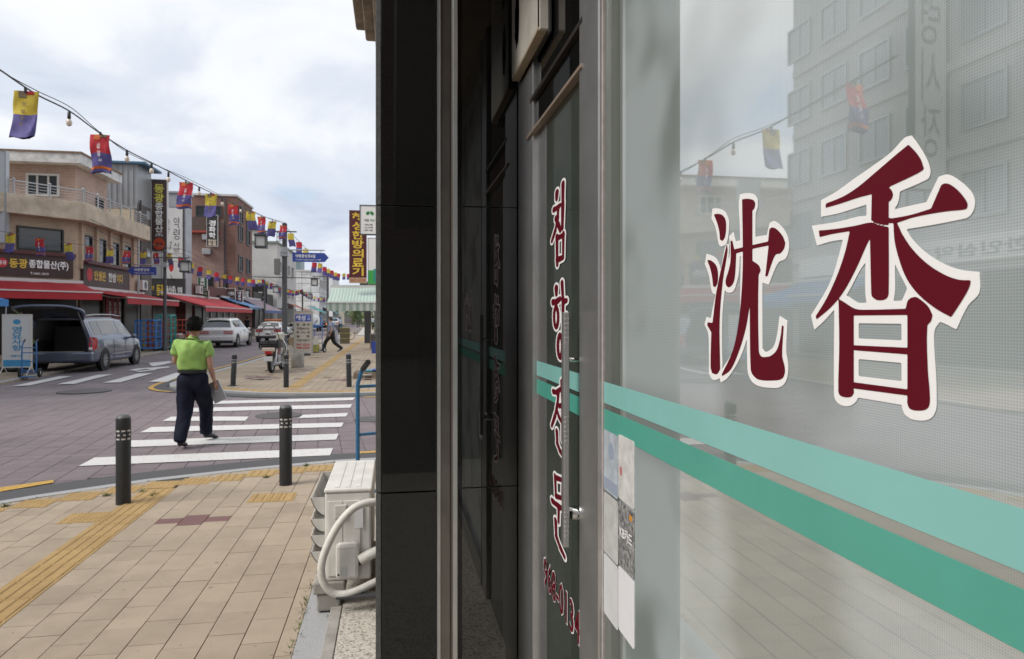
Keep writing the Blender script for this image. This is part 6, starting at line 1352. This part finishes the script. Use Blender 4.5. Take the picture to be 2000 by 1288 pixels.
# flatbed with a bulging white tank
p = G(608, 648, ZR); tk = thing('small_truck', 'small blue flatbed truck carrying a bulging white water tank', 'truck', (p.x, p.y, ZR))
MB().box(-.85, .85, 0, 2.9, .62, .74).build('flatbed', M_BLUEMETAL, tk, bevel=.02); MB().box(-.85, .85, 3.0, 4.5, .5, 1.95).build('cab', M_BLUEMETAL, tk, bevel=.12); MB().box(-.7, .7, 2.985, 3.0, 1.2, 1.75).build('rear_window', glm, tk)
for y in (.7, 3.6):
    for s_ in (-1, 1): wheel(tk, s_ * .72, y, .30, .2, s_)
MB().box(-.84, .84, -.03, 0, .45, .62).build('tail_board', M_BLUEMETAL, tk)
tn = thing('water_tank', 'bulging white plastic water tank strapped on the small truck', 'tank', (p.x, p.y + 1.4, ZR + .74)); MB().lathe([(.5, 0), (.84, .06), (.88, .4), (.86, .95), (.7, 1.2), (.35, 1.33), (.2, 1.34), (.2, 1.42), (.02, 1.43)], n=22).build('shell', M_WHITE, tn, smooth=True)
for z in (.35, .7): MB().lathe([(.885, z - .03), (.90, z), (.885, z + .03)], n=22, cap=False).build('rib', M_WHITE, tn, smooth=True)
# ------------------------------------------------------------------ motorcycle
p = G(527, 730); mc_ = thing('motorcycle', 'white and red delivery motorcycle with a black rear crate parked on the far pavement', 'motorcycle', (p.x, p.y + .28, 0), R(-4)); mc_.scale = (1.12,) * 3; redp = mat('dark_red_plastic', (.13, .012, .016), .25, coat=.6); ivory = mat('ivory_plastic', (.58, .57, .50), .35, coat=.3)
for y in (0, 1.22):
    w_ = link('wheel', None, mc_); w_.location = (0, y, .28); MB().lathe([(.21, -.04), (.26, -.05), (.285, -.02), (.285, .02), (.26, .05), (.21, .04)], n=26, axis='x', cap=False).build('tyre', M_RUBBER, w_, smooth=True)
    r2 = MB().lathe([(.20, -.03), (.215, 0), (.20, .03)], n=24, axis='x', cap=False).lathe([(.01, -.05), (.05, -.05), (.05, .05), (.01, .05)], n=10, axis='x')
    for k in range(12): a = k * math.pi / 6; r2.tube([(.02, .04 * math.cos(a), .04 * math.sin(a)), (0, .20 * math.cos(a), .20 * math.sin(a))], .004, 4)
    r2.build('rim', M_ALU, w_)
MB().tube(bez([(0, .1, .62), (0, .45, .52), (0, .75, .42), (0, .95, .62), (0, 1.02, .92)]), .05, 8).build('frame', redp, mc_, smooth=True); MB().box(-.11, .11, .38, .72, .24, .46).build('engine', M_ALU, mc_, bevel=.04)
for s_ in (-1, 1):
    MB().tube([(s_ * .075, .0, .28), (s_ * .08, .45, .34)], .02, 6).build('swing_arm', M_BLACK, mc_); MB().tube([(s_ * .10, .0, .3), (s_ * .11, .08, .64)], .028, 8).build('shock', M_CHROME, mc_, smooth=True); MB().tube([(s_ * .07, 1.22, .28), (s_ * .07, 1.0, .92)], .022, 8).build('fork', M_ALU, mc_, smooth=True)
    g = [[(s_ * (.05 + .17 * math.sin(t * math.pi * .9 + .25)) , .80 + .18 * t + .06 * u, .30 + .62 * t) for u in (-.6, 0, .8)] for t in np.linspace(0, 1, 9)]; ob = MB().grid(g).build('leg_shield', ivory, mc_, smooth=True, fix=False); md = ob.modifiers.new('t', 'SOLIDIFY'); md.thickness = .012
    MB().tube([(s_ * .08, 1.0, 1.0), (s_ * .33, .93, 1.04)], .014, 6).build('handlebar', M_CHROME, mc_); MB().tube([(s_ * .27, .94, 1.03), (s_ * .38, .92, 1.05)], .02, 8).build('grip', M_BLACK, mc_); MB().tube([(s_ * .2, .96, 1.03), (s_ * .3, .98, 1.26)], .006, 5).build('mirror_stem', M_BLACK, mc_); MB().ball((s_ * .31, .985, 1.30), .06, .015, .045, 10, 6).build('mirror', M_WHITE if s_ < 0 else M_BLACK, mc_, smooth=True)
    MB().tube([(s_ * .09, -.05, .62), (s_ * .10, -.34, .66), (s_ * .22, -.34, .66), (s_ * .22, .35, .70)], .009, 6).build('rack_rail', M_BLACK, mc_)
MB().box(-.11, .11, .94, 1.12, .86, 1.08).build('headlamp_cowl', ivory, mc_, bevel=.05); MB().lathe([(.01, 0), (.06, .0), (.065, -.03)], (0, 1.15, .98), 14, 'y').build('headlamp', M_PRINTW, mc_)
g = [[(.07 * math.cos(a), 1.22 + .33 * math.cos(t), .28 + .33 * math.sin(t) + .02 * math.sin(a)) for a in np.linspace(0, math.pi, 6)] for t in np.linspace(.3, 2.6, 10)]; MB().grid(g).build('front_mudguard', ivory, mc_, smooth=True, fix=False)
g = [[(.075 * math.cos(a), .33 * math.cos(t), .30 + .34 * math.sin(t) + .02 * math.sin(a)) for a in np.linspace(0, math.pi, 6)] for t in np.linspace(.6, 2.9, 10)]; MB().grid(g).build('rear_mudguard', M_BLACK, mc_, smooth=True, fix=False)
MB().box(-.12, .12, .15, .75, .68, .78).build('seat', M_BLACK, mc_, bevel=.04); MB().ext([(-.10, -.30, .50), (.10, -.30, .50), (.12, .2, .66), (-.12, .2, .66)], (0, 0, .10)).build('tail_cowl', redp, mc_, bevel=.03)
MB().box(-.09, .09, -.36, -.28, .52, .62).build('tail_lamp', tail, mc_, bevel=.02); MB().box(-.17, .17, -.36, -.30, .60, .70).build('indicator_bar', mat('clear_lens', (.6, .5, .42), .2), mc_, bevel=.02); MB().box(-.115, .115, -.375, -.365, .34, .47).build('number_plate', plate, mc_, mx=None)
MB().tube([(.13, .5, .26), (.14, .1, .24), (.15, -.28, .27)], [.03, .045, .05], 10).build('exhaust', M_ALU, mc_, smooth=True); MB().tube([(.05, .25, .2), (-.2, .15, .02)], .012, 6).build('kick_stand', M_BLACK, mc_); MB().box(-.15, .15, .3, .75, .16, .19).build('foot_peg', M_BLACK, mc_)
for k in range(4): MB().tube([(s, y, .70 + k * .055) for s, y in ((-.24, -.30), (.24, -.30), (.24, .2), (-.24, .2), (-.24, -.30))], .014, 5).build('crate_rail', M_BLACK, mc_)
for sx in (-.24, 0, .24): MB().box(sx - .02, sx + .02, -.315, -.30, .69, .90).build('crate_slat', M_BLACK, mc_)
MB().box(-.22, .22, -.28, .18, .69, .86).build('folded_tarp', mat('dark_grey_tarp', (.05, .05, .048), .7, var=.3, vscale=20, bump=.5, bscale=15), mc_, bevel=.04); MB().tube(bez([(-.26, -.1, .75), (-.3, -.15, 1.05), (-.15, -.15, 1.26), (.1, -.1, 1.25), (.2, .1, .9)]), .012, 6).build('crate_hoop', M_BLACK, mc_, smooth=True)
# ------------------------------------------------------------------ sign stand, planter, goods
p = G(592, 695); o, put, patch = signboard('sign_stand', 'tall cream sign stand reading 혜성 with phone numbers 967-3229 and 968-3229', (p.x - .37, p.y), (p.x + .37, p.y), .12, AS(590, 609, p.y).z, (0, -1), mat('cream_sign_face', (.50, .46, .39), .6, var=.06), mat('grey_rim', (.38, .37, .36), .5), .18)
patch(mat('bright_blue_print', (.03, .08, .42), .5), .04, .765, .92, .165, 'blue_header'); 
for b_, u, v, w, h, mm, bo in (('혜성', .09, .785, .55, .125, M_PRINTW, .05), ('침 · 뜸 쑥', .12, .655, .76, .06, M_INK, .01), ('각종BOX', .12, .56, .76, .06, M_INK, .01), ('환 (丸) 병', .12, .465, .76, .06, M_INK, .01), ('봉      투', .12, .37, .76, .06, M_INK, .01), ('각종의료기', .12, .275, .76, .06, M_INK, .01), ('967-3229', .12, .175, .76, .055, M_RED, .02), ('968-3229', .12, .10, .76, .055, M_RED, .02)):
    mm2 = mm; L_ = .74
    w0 = o; pt = Vector((u * L_, -.008, v * (AS(590, 609, p.y).z - .12))); text(b_, o, mm2, pt, (1, 0, 0), (0, 0, 1), w * L_, h * (AS(590, 609, p.y).z - .12), bo)
hz_ = AS(590, 609, p.y).z - .12; text('기획', o, M_PRINTW, (.74 * .73, -.008, .785 * hz_), (1, 0, 0), (0, 0, 1), .74 * .17, .125 * hz_, 0., vertical=True)
MB().lathe([(.30, -.12), (.30, -.04), (.2, -.02), (.05, 0)], (.37, .09, 0), 20).build('base', M_POLE, o, smooth=True)
p = G(579.5, 719); pl_ = thing('concrete_planter', 'plain round concrete planter behind the bollard', 'planter', (p.x, p.y + .2, 0)); MB().lathe([(.20, 0), (.215, .02), (.215, .46), (.205, .48), (.18, .48), (.18, .43), (.01, .43)], n=28).build('shell', M_CONC, pl_, smooth=True)
def hand_truck(label, p, rz, h=1.15, w=.46, m=None, load=(), lean=0.):
    o = thing('hand_truck', label, 'hand truck', p, rz); m = m or M_BLUEMETAL; o.rotation_euler = (lean, 0, rz)
    for s_ in (-1, 1):
        MB().tube([(s_ * w / 2, 0, .12), (s_ * w / 2, 0, h - .12), (s_ * (w / 2 - .02), .05, h), (s_ * (w / 2 - .02), .16, h + .05)], .018, 8).build('upright', m, o, smooth=True); MB().tube([(s_ * (w / 2 - .02), .08, h + .015), (s_ * (w / 2 - .02), .22, h + .08)], .024, 8).build('grip', M_BLACK, o)
        wh = link('wheel', None, o); wh.location = (s_ * (w / 2 + .06), .08, .13); MB().lathe([(.07, -.035), (.12, -.035), (.13, 0), (.12, .035), (.07, .035)], n=18, axis='x', cap=False).build('tyre', M_RUBBER, wh, smooth=True); MB().lathe([(.01, -.02), (.072, -.02), (.072, .02), (.01, .02)], n=14, axis='x').build('rim', M_WHITE, wh)
    for z in (.2, .45, .7, h - .14): MB().tube([(-w / 2, 0, z), (w / 2, 0, z)], .014, 6).build('cross_bar', m, o)
    MB().tube([(-w / 2 - .08, .08, .13), (w / 2 + .08, .08, .13)], .014, 6).build('axle', m, o); MB().box(-w / 2, w / 2, -.30, 0, .03, .045).build('toe_plate', m, o)
    return o
p = G(57, 738); hand_truck('blue hand truck standing by the white banner stand', (p.x, p.y, 0), R(12), .98, .34)
# hand truck whose handle rises behind the air conditioner
pt_ = AS(718, 760, 6.3); ht = hand_truck('blue hand truck with black grip leaning behind the air conditioner', (-.10, 6.02, 0.0), R(200), 1.25, .42, mat('bright_blue_paint', (.03, .15, .30), .35, var=.2, vscale=30))
# white banner stand at the left
p = G(33, 733); o, put, patch = signboard('banner_stand', 'white banner stand with blue lettering 영묘사향 at the opposite kerb', (p.x - .36, p.y), (p.x + .36, p.y), .25, AS(33, 616, p.y).z, (0, -1), mat('white_banner_face', (.62, .64, .66), .5), mat('white_frame', (.62, .60, .55), .5), .05)
cy = mat('cyan_print', (.06, .30, .55), .5); patch(cy, 0, 0, 1, .13, 'blue_footer'); patch(cy, .36, .82, .28, .10, 'blue_dot', True); put('영묘사향', cy, .32, .30, .36, .48, .02, True); put('약령시장', cy, .28, .18, .44, .05)
for s_ in (0, .72): MB().tube([(s_, .02, 0), (s_, -.25, -.24)], .015, 6).build('foot', M_AWNW, o); MB().tube([(s_, .02, 0), (s_, .25, -.24)], .015, 6).build('foot', M_AWNW, o)
p = G(22, 727); sk = MB()
for k in range(5): sk.ball((k * .16 - .3, .05 * (k % 2), .10), .14, .2, .09, 10, 6)
b_ = thing('black_sack', 'limp black sandbags lying at the foot of the banner stand', 'sandbag', (p.x, p.y, 0))
for k in range(3): MB().ball((k * .3 - .3, .05 * (k % 2), .08), .2, .17, .09, 12, 8).build('bag', M_BLACK, b_, smooth=True)
# potted flowers beside the banner
fl = thing('flower_plant', 'pale green flowering plant beside the banner stand', 'plant', (G(8, 725).x, G(8, 725).y + .3, 0)); lf_ = MB(); rl = random.Random(5); MB().lathe([(.13, 0), (.17, .3), (.14, .3), (.02, .27)], n=14).build('pot', M_CONC, fl)
for k in range(7):
    c = Vector((rl.uniform(.5, 1.15) if k < 4 else rl.uniform(-.3, .3), rl.uniform(-.7, -.5) if k < 4 else .1, rl.uniform(.3, 1.1))); MB().tube(bez([(0, 0, .25), (c.x * .5, 0, c.z * .8), tuple(c)], 5), .008, 5).build('stem', gm, fl); MB().ball(tuple(c), .11, .1, .1, 10, 7).build('blossom', mat('pale_green_blossom', (.36, .42, .14), .7, var=.3, vscale=30), fl, smooth=True)
    for q in range(6): a = rl.uniform(0, 6.28); d = Vector((math.cos(a), math.sin(a), rl.uniform(-.3, .5))) * .16; s_ = Vector((-d.y, d.x, 0)) * .35; lf_.add([c, c + d * .5 + s_, c + d, c + d * .5 - s_], [(0, 1, 2, 3)])
lf_.build('leaves', mat('leaf_mid_green', (.07, .12, .03), .6), fl, kind='stuff', fix=False)
# blue tent corner
p = AR(40, 600, -13.0); tt = thing('blue_canopy', 'bright blue market canopy at the brick corner', 'canopy', (-15.6, 27.2, 0)); MB().add([(-2, -.9, 2.35), (1.55, -.9, 2.35), (1.55, .9, 2.35), (-2, .9, 2.35), (-.2, 0, 2.95)], [(0, 1, 4), (1, 2, 4), (2, 3, 4), (3, 0, 4)]).build('roof_cloth', mat('canopy_blue', (.04, .20, .50), .6), tt)
MB().box(-2, 1.55, -.92, -.90, 2.1, 2.35).build('valance', MATS['canopy_blue'], tt); MB().box(1.55, 1.57, -.9, .9, 2.1, 2.35).build('valance', MATS['canopy_blue'], tt)
for y in (-.85, .85): MB().tube([(1.5, y, 0), (1.5, y, 2.3)], .03, 6).build('pole', M_ALU, tt)
# roll cages
def cage(label, x, y, w, d, h, m, rz=0.):
    o = thing('roll_cage', label, 'roll cage', (x, y, .0), rz); 
    def frame(a, b, nm):
        a, b = Vector(a), Vector(b); t = (b - a); q = [a + Vector((0, 0, .15)), a + Vector((0, 0, h - .1)), a + t * .08 + Vector((0, 0, h)), a + t * .92 + Vector((0, 0, h)), b + Vector((0, 0, h - .1)), b + Vector((0, 0, .15)), a + Vector((0, 0, .15))]
        k = MB().tube(q, .034, 6); k.build(nm, m, o)
        for i in range(1, 5): MB().tube([a + Vector((0, 0, .15 + (h - .15) * i / 5)), b + Vector((0, 0, .15 + (h - .15) * i / 5))], .019, 5).build('rail', m, o)
        for i in range(1, 4): MB().tube([a + t * i / 4 + Vector((0, 0, .15)), a + t * i / 4 + Vector((0, 0, h))], .011, 5).build('rod', m, o)
    frame((-w / 2, 0, 0), (w / 2, 0, 0), 'front_frame'); frame((-w / 2, d, 0), (w / 2, d, 0), 'back_frame'); frame((-w / 2, 0, 0), (-w / 2, d, 0), 'side_frame'); frame((w / 2, 0, 0), (w / 2, d, 0), 'side_frame'); MB().box(-w / 2, w / 2, 0, d, .13, .16).build('deck', m, o)
    for sx in (-1, 1):
        for yy in (.08, d - .08): MB().lathe([(.01, -.02), (.06, -.02), (.06, .02), (.01, .02)], (sx * (w / 2 - .08), yy, .06), 12, 'x').build('castor', M_BLACK, o)
    return o
teal = mat('teal_cage_paint', (.05, .36, .32), .4); redc = mat('red_cage_paint', (.48, .07, .03), .45); bluc = mat('blue_cage_paint', (.05, .22, .58), .4)
q = AS(283, 686, 36.5); cage('empty blue roll cage on the opposite pavement beside the minivan', AS(284, 650, 36.5).x, 36.5, .95, .8, 1.55, bluc); cage('tall teal roll cage between the blue and red cages', AS(319, 650, 37.6).x, 37.6, .72, .8, 1.8, teal); cage('red roll cage holding white sacks near the red awnings', AS(347, 650, 39.0).x, 39.0, 1.0, .8, 1.55, redc); cage('red roll cage half hidden behind the blue cage', AS(302, 650, 38.4).x, 38.4, .7, .7, 1.5, redc)
for k, (dx, dz, lb) in enumerate(((-.2, .16, 'white sack at the bottom of the red cage'), (.2, .16, 'white sack beside another at the bottom of the red cage'), (0, .5, 'white sack lying on top of the pile in the red cage'))):
    s_ = thing('sack', lb, 'sack', (AS(347, 650, 39.0).x + dx, 39.35, dz)); MB().ball((0, 0, .17), .24, .28, .18, 12, 8).build('sack_body', mat('white_sack_cloth', (.55, .52, .48), .8, bump=.4, bscale=18), s_, smooth=True); MB().tube([(.2, 0, .22), (.27, 0, .26)], [.05, .03], 6).build('tied_neck', MATS['white_sack_cloth'], s_)
# goods on the far pavement
def carton(label, x, y, z, w, d, h, m, rz=0.):
    o = thing('carton', label, 'box', (x, y, z), rz, 'cartons on the far pavement'); MB().box(-w / 2, w / 2, 0, d, 0, h).build('body', m, o, bevel=.008); MB().box(-.04, .04, -.002, d + .002, h - .08, h + .002).build('tape', mat('brown_tape', (.32, .22, .12), .4), o)
card = mat('brown_cardboard', (.36, .27, .17), .8, var=.12, vscale=4); cardw = mat('white_cardboard', (.56, .54, .50), .8)
p = G(571, 694); carton('white carton at the bottom of the pile beside the sign stand', p.x, p.y + .3, 0, .42, .4, .42, cardw); carton('brown carton on top of the white one beside the sign stand', p.x - .02, p.y + .32, .42, .38, .36, .36, card); carton('white carton crowning the pile beside the sign stand', p.x + .02, p.y + .34, .78, .34, .32, .30, cardw)
p = G(613, 690); ht2 = hand_truck('blue hand truck loaded with goods beside the sign stand', (p.x + .15, p.y + .5, 0), R(-30), 1.45, .46)
carton('green and yellow carton at the foot of the loaded hand truck', p.x - .05, p.y + .15, .05, .5, .36, .34, mat('green_yellow_print', (.40, .27, .04), .6, var=.5, vscale=4, var2=(.05, .2, .10))); carton('white carton above the green and yellow one', p.x - .05, p.y + .17, .39, .42, .34, .36, cardw)
p = G(668, 672); hand_truck('tall pale blue hand truck with dark crates further along the pavement', (p.x - .3, p.y + .4, 0), R(0), 1.75, .42, mat('pale_blue_paint', (.10, .28, .45), .4))
for k in range(3): c_ = thing('produce_crate', ['olive crate at the bottom of the pile by the pale blue hand truck', 'olive crate in the middle of the pile by the pale blue hand truck', 'olive crate topping the pile by the pale blue hand truck'][k], 'crate', (p.x + .15, p.y + .2, .02 + k * .34)); MB().box(-.3, .3, 0, .4, 0, .31).build('shell', mat('olive_crate', (.12, .10, .06), .7, var=.3, vscale=8), c_, bevel=.01); MB().box(-.31, .31, -.01, .41, .29, .325).build('rim', mat('yellow_green_rim', (.3, .30, .06), .6), c_)
p = G(686, 664); bk_ = thing('bicycle', 'black bicycle leaning by the dark post under the awning', 'bicycle', (p.x, p.y, 0), R(60))
for y in (0, 1.0):
    w_ = link('wheel', None, bk_); w_.location = (0, y, .32); MB().lathe([(.29, -.015), (.32, 0), (.29, .015)], n=24, axis='x', cap=False).build('tyre', M_RUBBER, w_)
MB().tube([(0, 0, .32), (0, .42, .3), (0, .3, .8), (0, 0, .32)], .016, 6).build('rear_triangle', M_BLACK, bk_); MB().tube([(0, .42, .3), (0, .86, .78), (0, .3, .72)], .018, 6).build('main_frame', M_BLACK, bk_); MB().tube([(0, 1.0, .32), (0, .84, .95)], .014, 6).build('fork', M_BLACK, bk_); MB().tube([(-.26, .78, 1.0), (0, .84, .97), (.26, .78, 1.0)], .012, 6).build('handlebar', M_BLACK, bk_); MB().box(-.07, .07, .18, .42, .82, .88).build('saddle', M_BLACK, bk_, bevel=.02); MB().box(-.18, .18, .9, 1.2, .72, .95).build('basket', M_POLE, bk_)
p = G(712, 740); plt = thing('pallet', 'weathered timber pallet on the far pavement at the black pier', 'pallet', (p.x + .25, p.y, 0)); wt = MATS['weathered_timber']
for k in range(5): MB().box(-.55, .55, k * .24, k * .24 + .11, .13, .155).build('deck_board', wt, plt)
for x in (-.55, -.06, .43): MB().box(x, x + .12, 0, 1.08, .025, .13).build('bearer', wt, plt); MB().box(x - .01, x + .13, 0, 1.08, .0, .025).build('base_board', wt, plt)
bx_ = thing('blue_sheet', 'folded teal and blue plastic sheet lying on the pallet', 'sheet', (p.x + .35, p.y + .3, .156)); MB().box(-.35, .4, 0, .5, 0, .05).build('fold', mat('teal_sheet', (.05, .20, .27), .5), bx_, bevel=.015); MB().box(-.15, .4, -.1, .45, .05, .075).build('fold', M_BLUE, bx_, bevel=.015)
# cabinet, crates and cone near the pier
p = G(728, 684); cbn = thing('metal_cabinet', 'low metal cabinet standing on the far pavement by the pier', 'cabinet', (p.x + .2, p.y + .3, 0)); MB().box(-.35, .5, 0, .5, .05, .85).build('carcass', M_ALU, cbn, bevel=.01); MB().box(-.33, .06, -.012, 0, .1, .8).build('door', M_STEELD, cbn); MB().box(.09, .48, -.012, 0, .1, .8).build('door', M_STEELD, cbn); MB().box(-.02, .02, -.03, -.012, .4, .5).build('handle', M_CHROME, cbn)
p = G(727, 690); bb_ = thing('blue_crate', 'blue plastic crate in front of the metal cabinet', 'crate', (p.x + .1, p.y - .3, 0)); MB().box(-.12, .4, 0, .35, 0, .55).build('shell', M_BLUE, bb_, bevel=.02); MB().box(-.13, .41, -.01, .36, .52, .56).build('rim', M_BLUE, bb_)
p = G(715, 656); wb2 = thing('white_barrier', 'white wedge-shaped barrier board on the far pavement', 'barrier', (p.x, p.y, 0)); MB().ext([(-.9, 0, 0), (.6, 0, 0), (.6, 0, .35), (.2, 0, 1.15), (-.35, 0, .6)], (0, .12, 0)).build('board', M_WHITE, wb2); MB().box(-.9, .7, -.2, .3, 0, .06).build('base', M_CONC, wb2); p = G(716, 657); MB().lathe([(.09, 0), (.09, 1.25), (.05, 1.3)], (p.x, p.y, 0), 12).build('dark_bollard', bolm, label='dark bollard standing at the white wedge barrier', cat='bollard')
p = G(699, 652); rp = thing('round_planter', 'pale round planter under the far shrubs', 'planter', (p.x, p.y, 0)); MB().lathe([(.35, 0), (.42, .1), (.42, .6), (.36, .62), (.34, .5), (.02, .5)], n=20).build('shell', M_PALE, rp, smooth=True)
def shrub(label, x, y, z, rx, rz, n, m, seed, cone=False, name='shrub', trunk=.5):
    o = thing(name, label, 'shrub' if name == 'shrub' else 'tree', (x, y, z)); r_ = random.Random(seed); mb = MB()
    for k in range(n):
        v = r_.random(); a = r_.uniform(0, 6.28); rr = rx * ((1 - v) ** .8 if cone else math.sin(math.pi * (.08 + .9 * v)) ** .7) * r_.uniform(.45, 1.08) * (1 + .25 * math.sin(3 * a + seed + v * 7)); c = Vector((rr * math.cos(a), rr * math.sin(a), trunk + v * rz)); d = Vector((r_.uniform(-1, 1), r_.uniform(-1, 1), r_.uniform(-.5, 1))).normalized() * r_.uniform(.06, .13) * (rx ** .5); e = d.orthogonal().normalized() * d.length * .5
        mb.add([c - e, c + d * .5, c + e, c - d * .6], [(0, 1, 2, 3)])
    mb.build('crown', m, o, fix=False, kind='stuff'); MB().tube([(0, 0, 0), (.03, 0, trunk), (0, .03, trunk + rz * .6)], [.06, .05, .015], 7).build('trunk', M_DARK, o)
lg1 = mat('conifer_green', (.045, .085, .022), .7, var=.5, vscale=5); lg2 = mat('yellow_green_leaf', (.12, .17, .035), .7, var=.5, vscale=4)
p = G(698, 652); shrub('dark green clipped conifer in the round planter', p.x, p.y, .4, .75, 2.2, 1500, lg1, 1, True); p = G(709, 650); shrub('loose yellow-green shrub beside the conifer', p.x + .3, p.y + 2, 0, .8, 1.9, 900, lg2, 2)
p = G(728, 641); shrub('leafy green tree beyond the awning posts', p.x, p.y, 0, 2.6, 3.0, 2200, lg1, 3, False, 'street_tree', 1.6); p = G(700, 640); shrub('broad green tree behind the conifer', p.x, p.y + 3, 0, 2.4, 2.8, 2000, lg2, 4, False, 'street_tree', 1.4)
# scooter row behind the patrol car
for k, (px, py) in enumerate(((566, 676), (571, 668))):
    p = G(px, py); sc = thing('scooter', ['dark scooter with chrome mirrors parked behind the lamp post', 'silver scooter parked further behind the lamp post'][k], 'scooter', (p.x, p.y, 0), R(-12)); bm_ = (mat('black_car_paint', (.012, .012, .013), .25, coat=.8), MATS['silver_car_paint'])[k]
    for y in (0, 1.15): w_ = link('wheel', None, sc); w_.location = (0, y, .25); MB().lathe([(.15, -.05), (.24, -.05), (.25, 0), (.24, .05), (.15, .05)], n=18, axis='x').build('tyre', M_RUBBER, w_)
    MB().ext([(-.13, -.2, .45), (-.13, .55, .35), (-.13, .6, .68), (-.13, -.25, .72)], (.26, 0, 0)).build('tail_body', bm_, sc, bevel=.05); MB().box(-.2, .2, .85, .95, .3, 1.0).build('leg_shield', bm_, sc, bevel=.04); MB().box(-.14, .14, -.15, .5, .72, .8).build('seat', M_BLACK, sc, bevel=.04); MB().tube([(-.33, .85, 1.06), (0, .92, 1.02), (.33, .85, 1.06)], .018, 6).build('handlebar', M_CHROME, sc); MB().box(-.12, .12, .4, .9, .28, .34).build('floor_board', M_BLACK, sc); MB().tube([(0, 1.15, .25), (0, .9, 1.0)], .03, 6).build('fork', M_ALU, sc)
    for s_ in (-1, 1): MB().ball((s_ * .33, .85, 1.28), .07, .02, .05, 8, 6).build('mirror', M_CHROME, sc, smooth=True)

# goods stacked in front of the opposite shops
rg = random.Random(11)
GC = [('brown', (.30, .21, .12)), ('white', (.55, .54, .52)), ('green', (.05, .16, .08)), ('red', (.30, .04, .04)), ('blue', (.05, .12, .30)), ('yellow', (.45, .33, .06)), ('grey', (.22, .22, .22)), ('tan', (.40, .30, .18))]
for zi, (wh, y0, y1) in enumerate((('under the long red awning', 34.5, 41), ('under the red awning beside the lamp post', 45, 58), ('below the bright blue awning', 59, 65), ('beyond the brown brick block', 66, 82))):
    for ci, (cn, col) in enumerate(GC):
        y = y0 + (y1 - y0) * (ci + rg.uniform(.2, .8)) / 8; z = 0
        o = thing('goods_stack', cn + ' crate of goods standing ' + wh, 'crate', (-13.55 + rg.uniform(-.2, .5), y, 0), rg.uniform(-.1, .1)); w, d = rg.uniform(.45, .8), rg.uniform(.4, .7); m = mat('goods_' + cn, col, .7, var=.2, vscale=5)
        h = rg.uniform(.35, .6); MB().box(-w / 2, w / 2, -d / 2, d / 2, 0, h).build('crate_body', m, o, bevel=.015); MB().box(-w / 2 - .015, w / 2 + .015, -d / 2 - .015, d / 2 + .015, h - .06, h).build('crate_rim', m, o); MB().ball((0, 0, h), w * .4, d * .4, .12, 10, 6).build('contents', mat('dried_herbs', (.28, .20, .11), .9, var=.4, vscale=30, bump=.6, bscale=40), o, smooth=True)
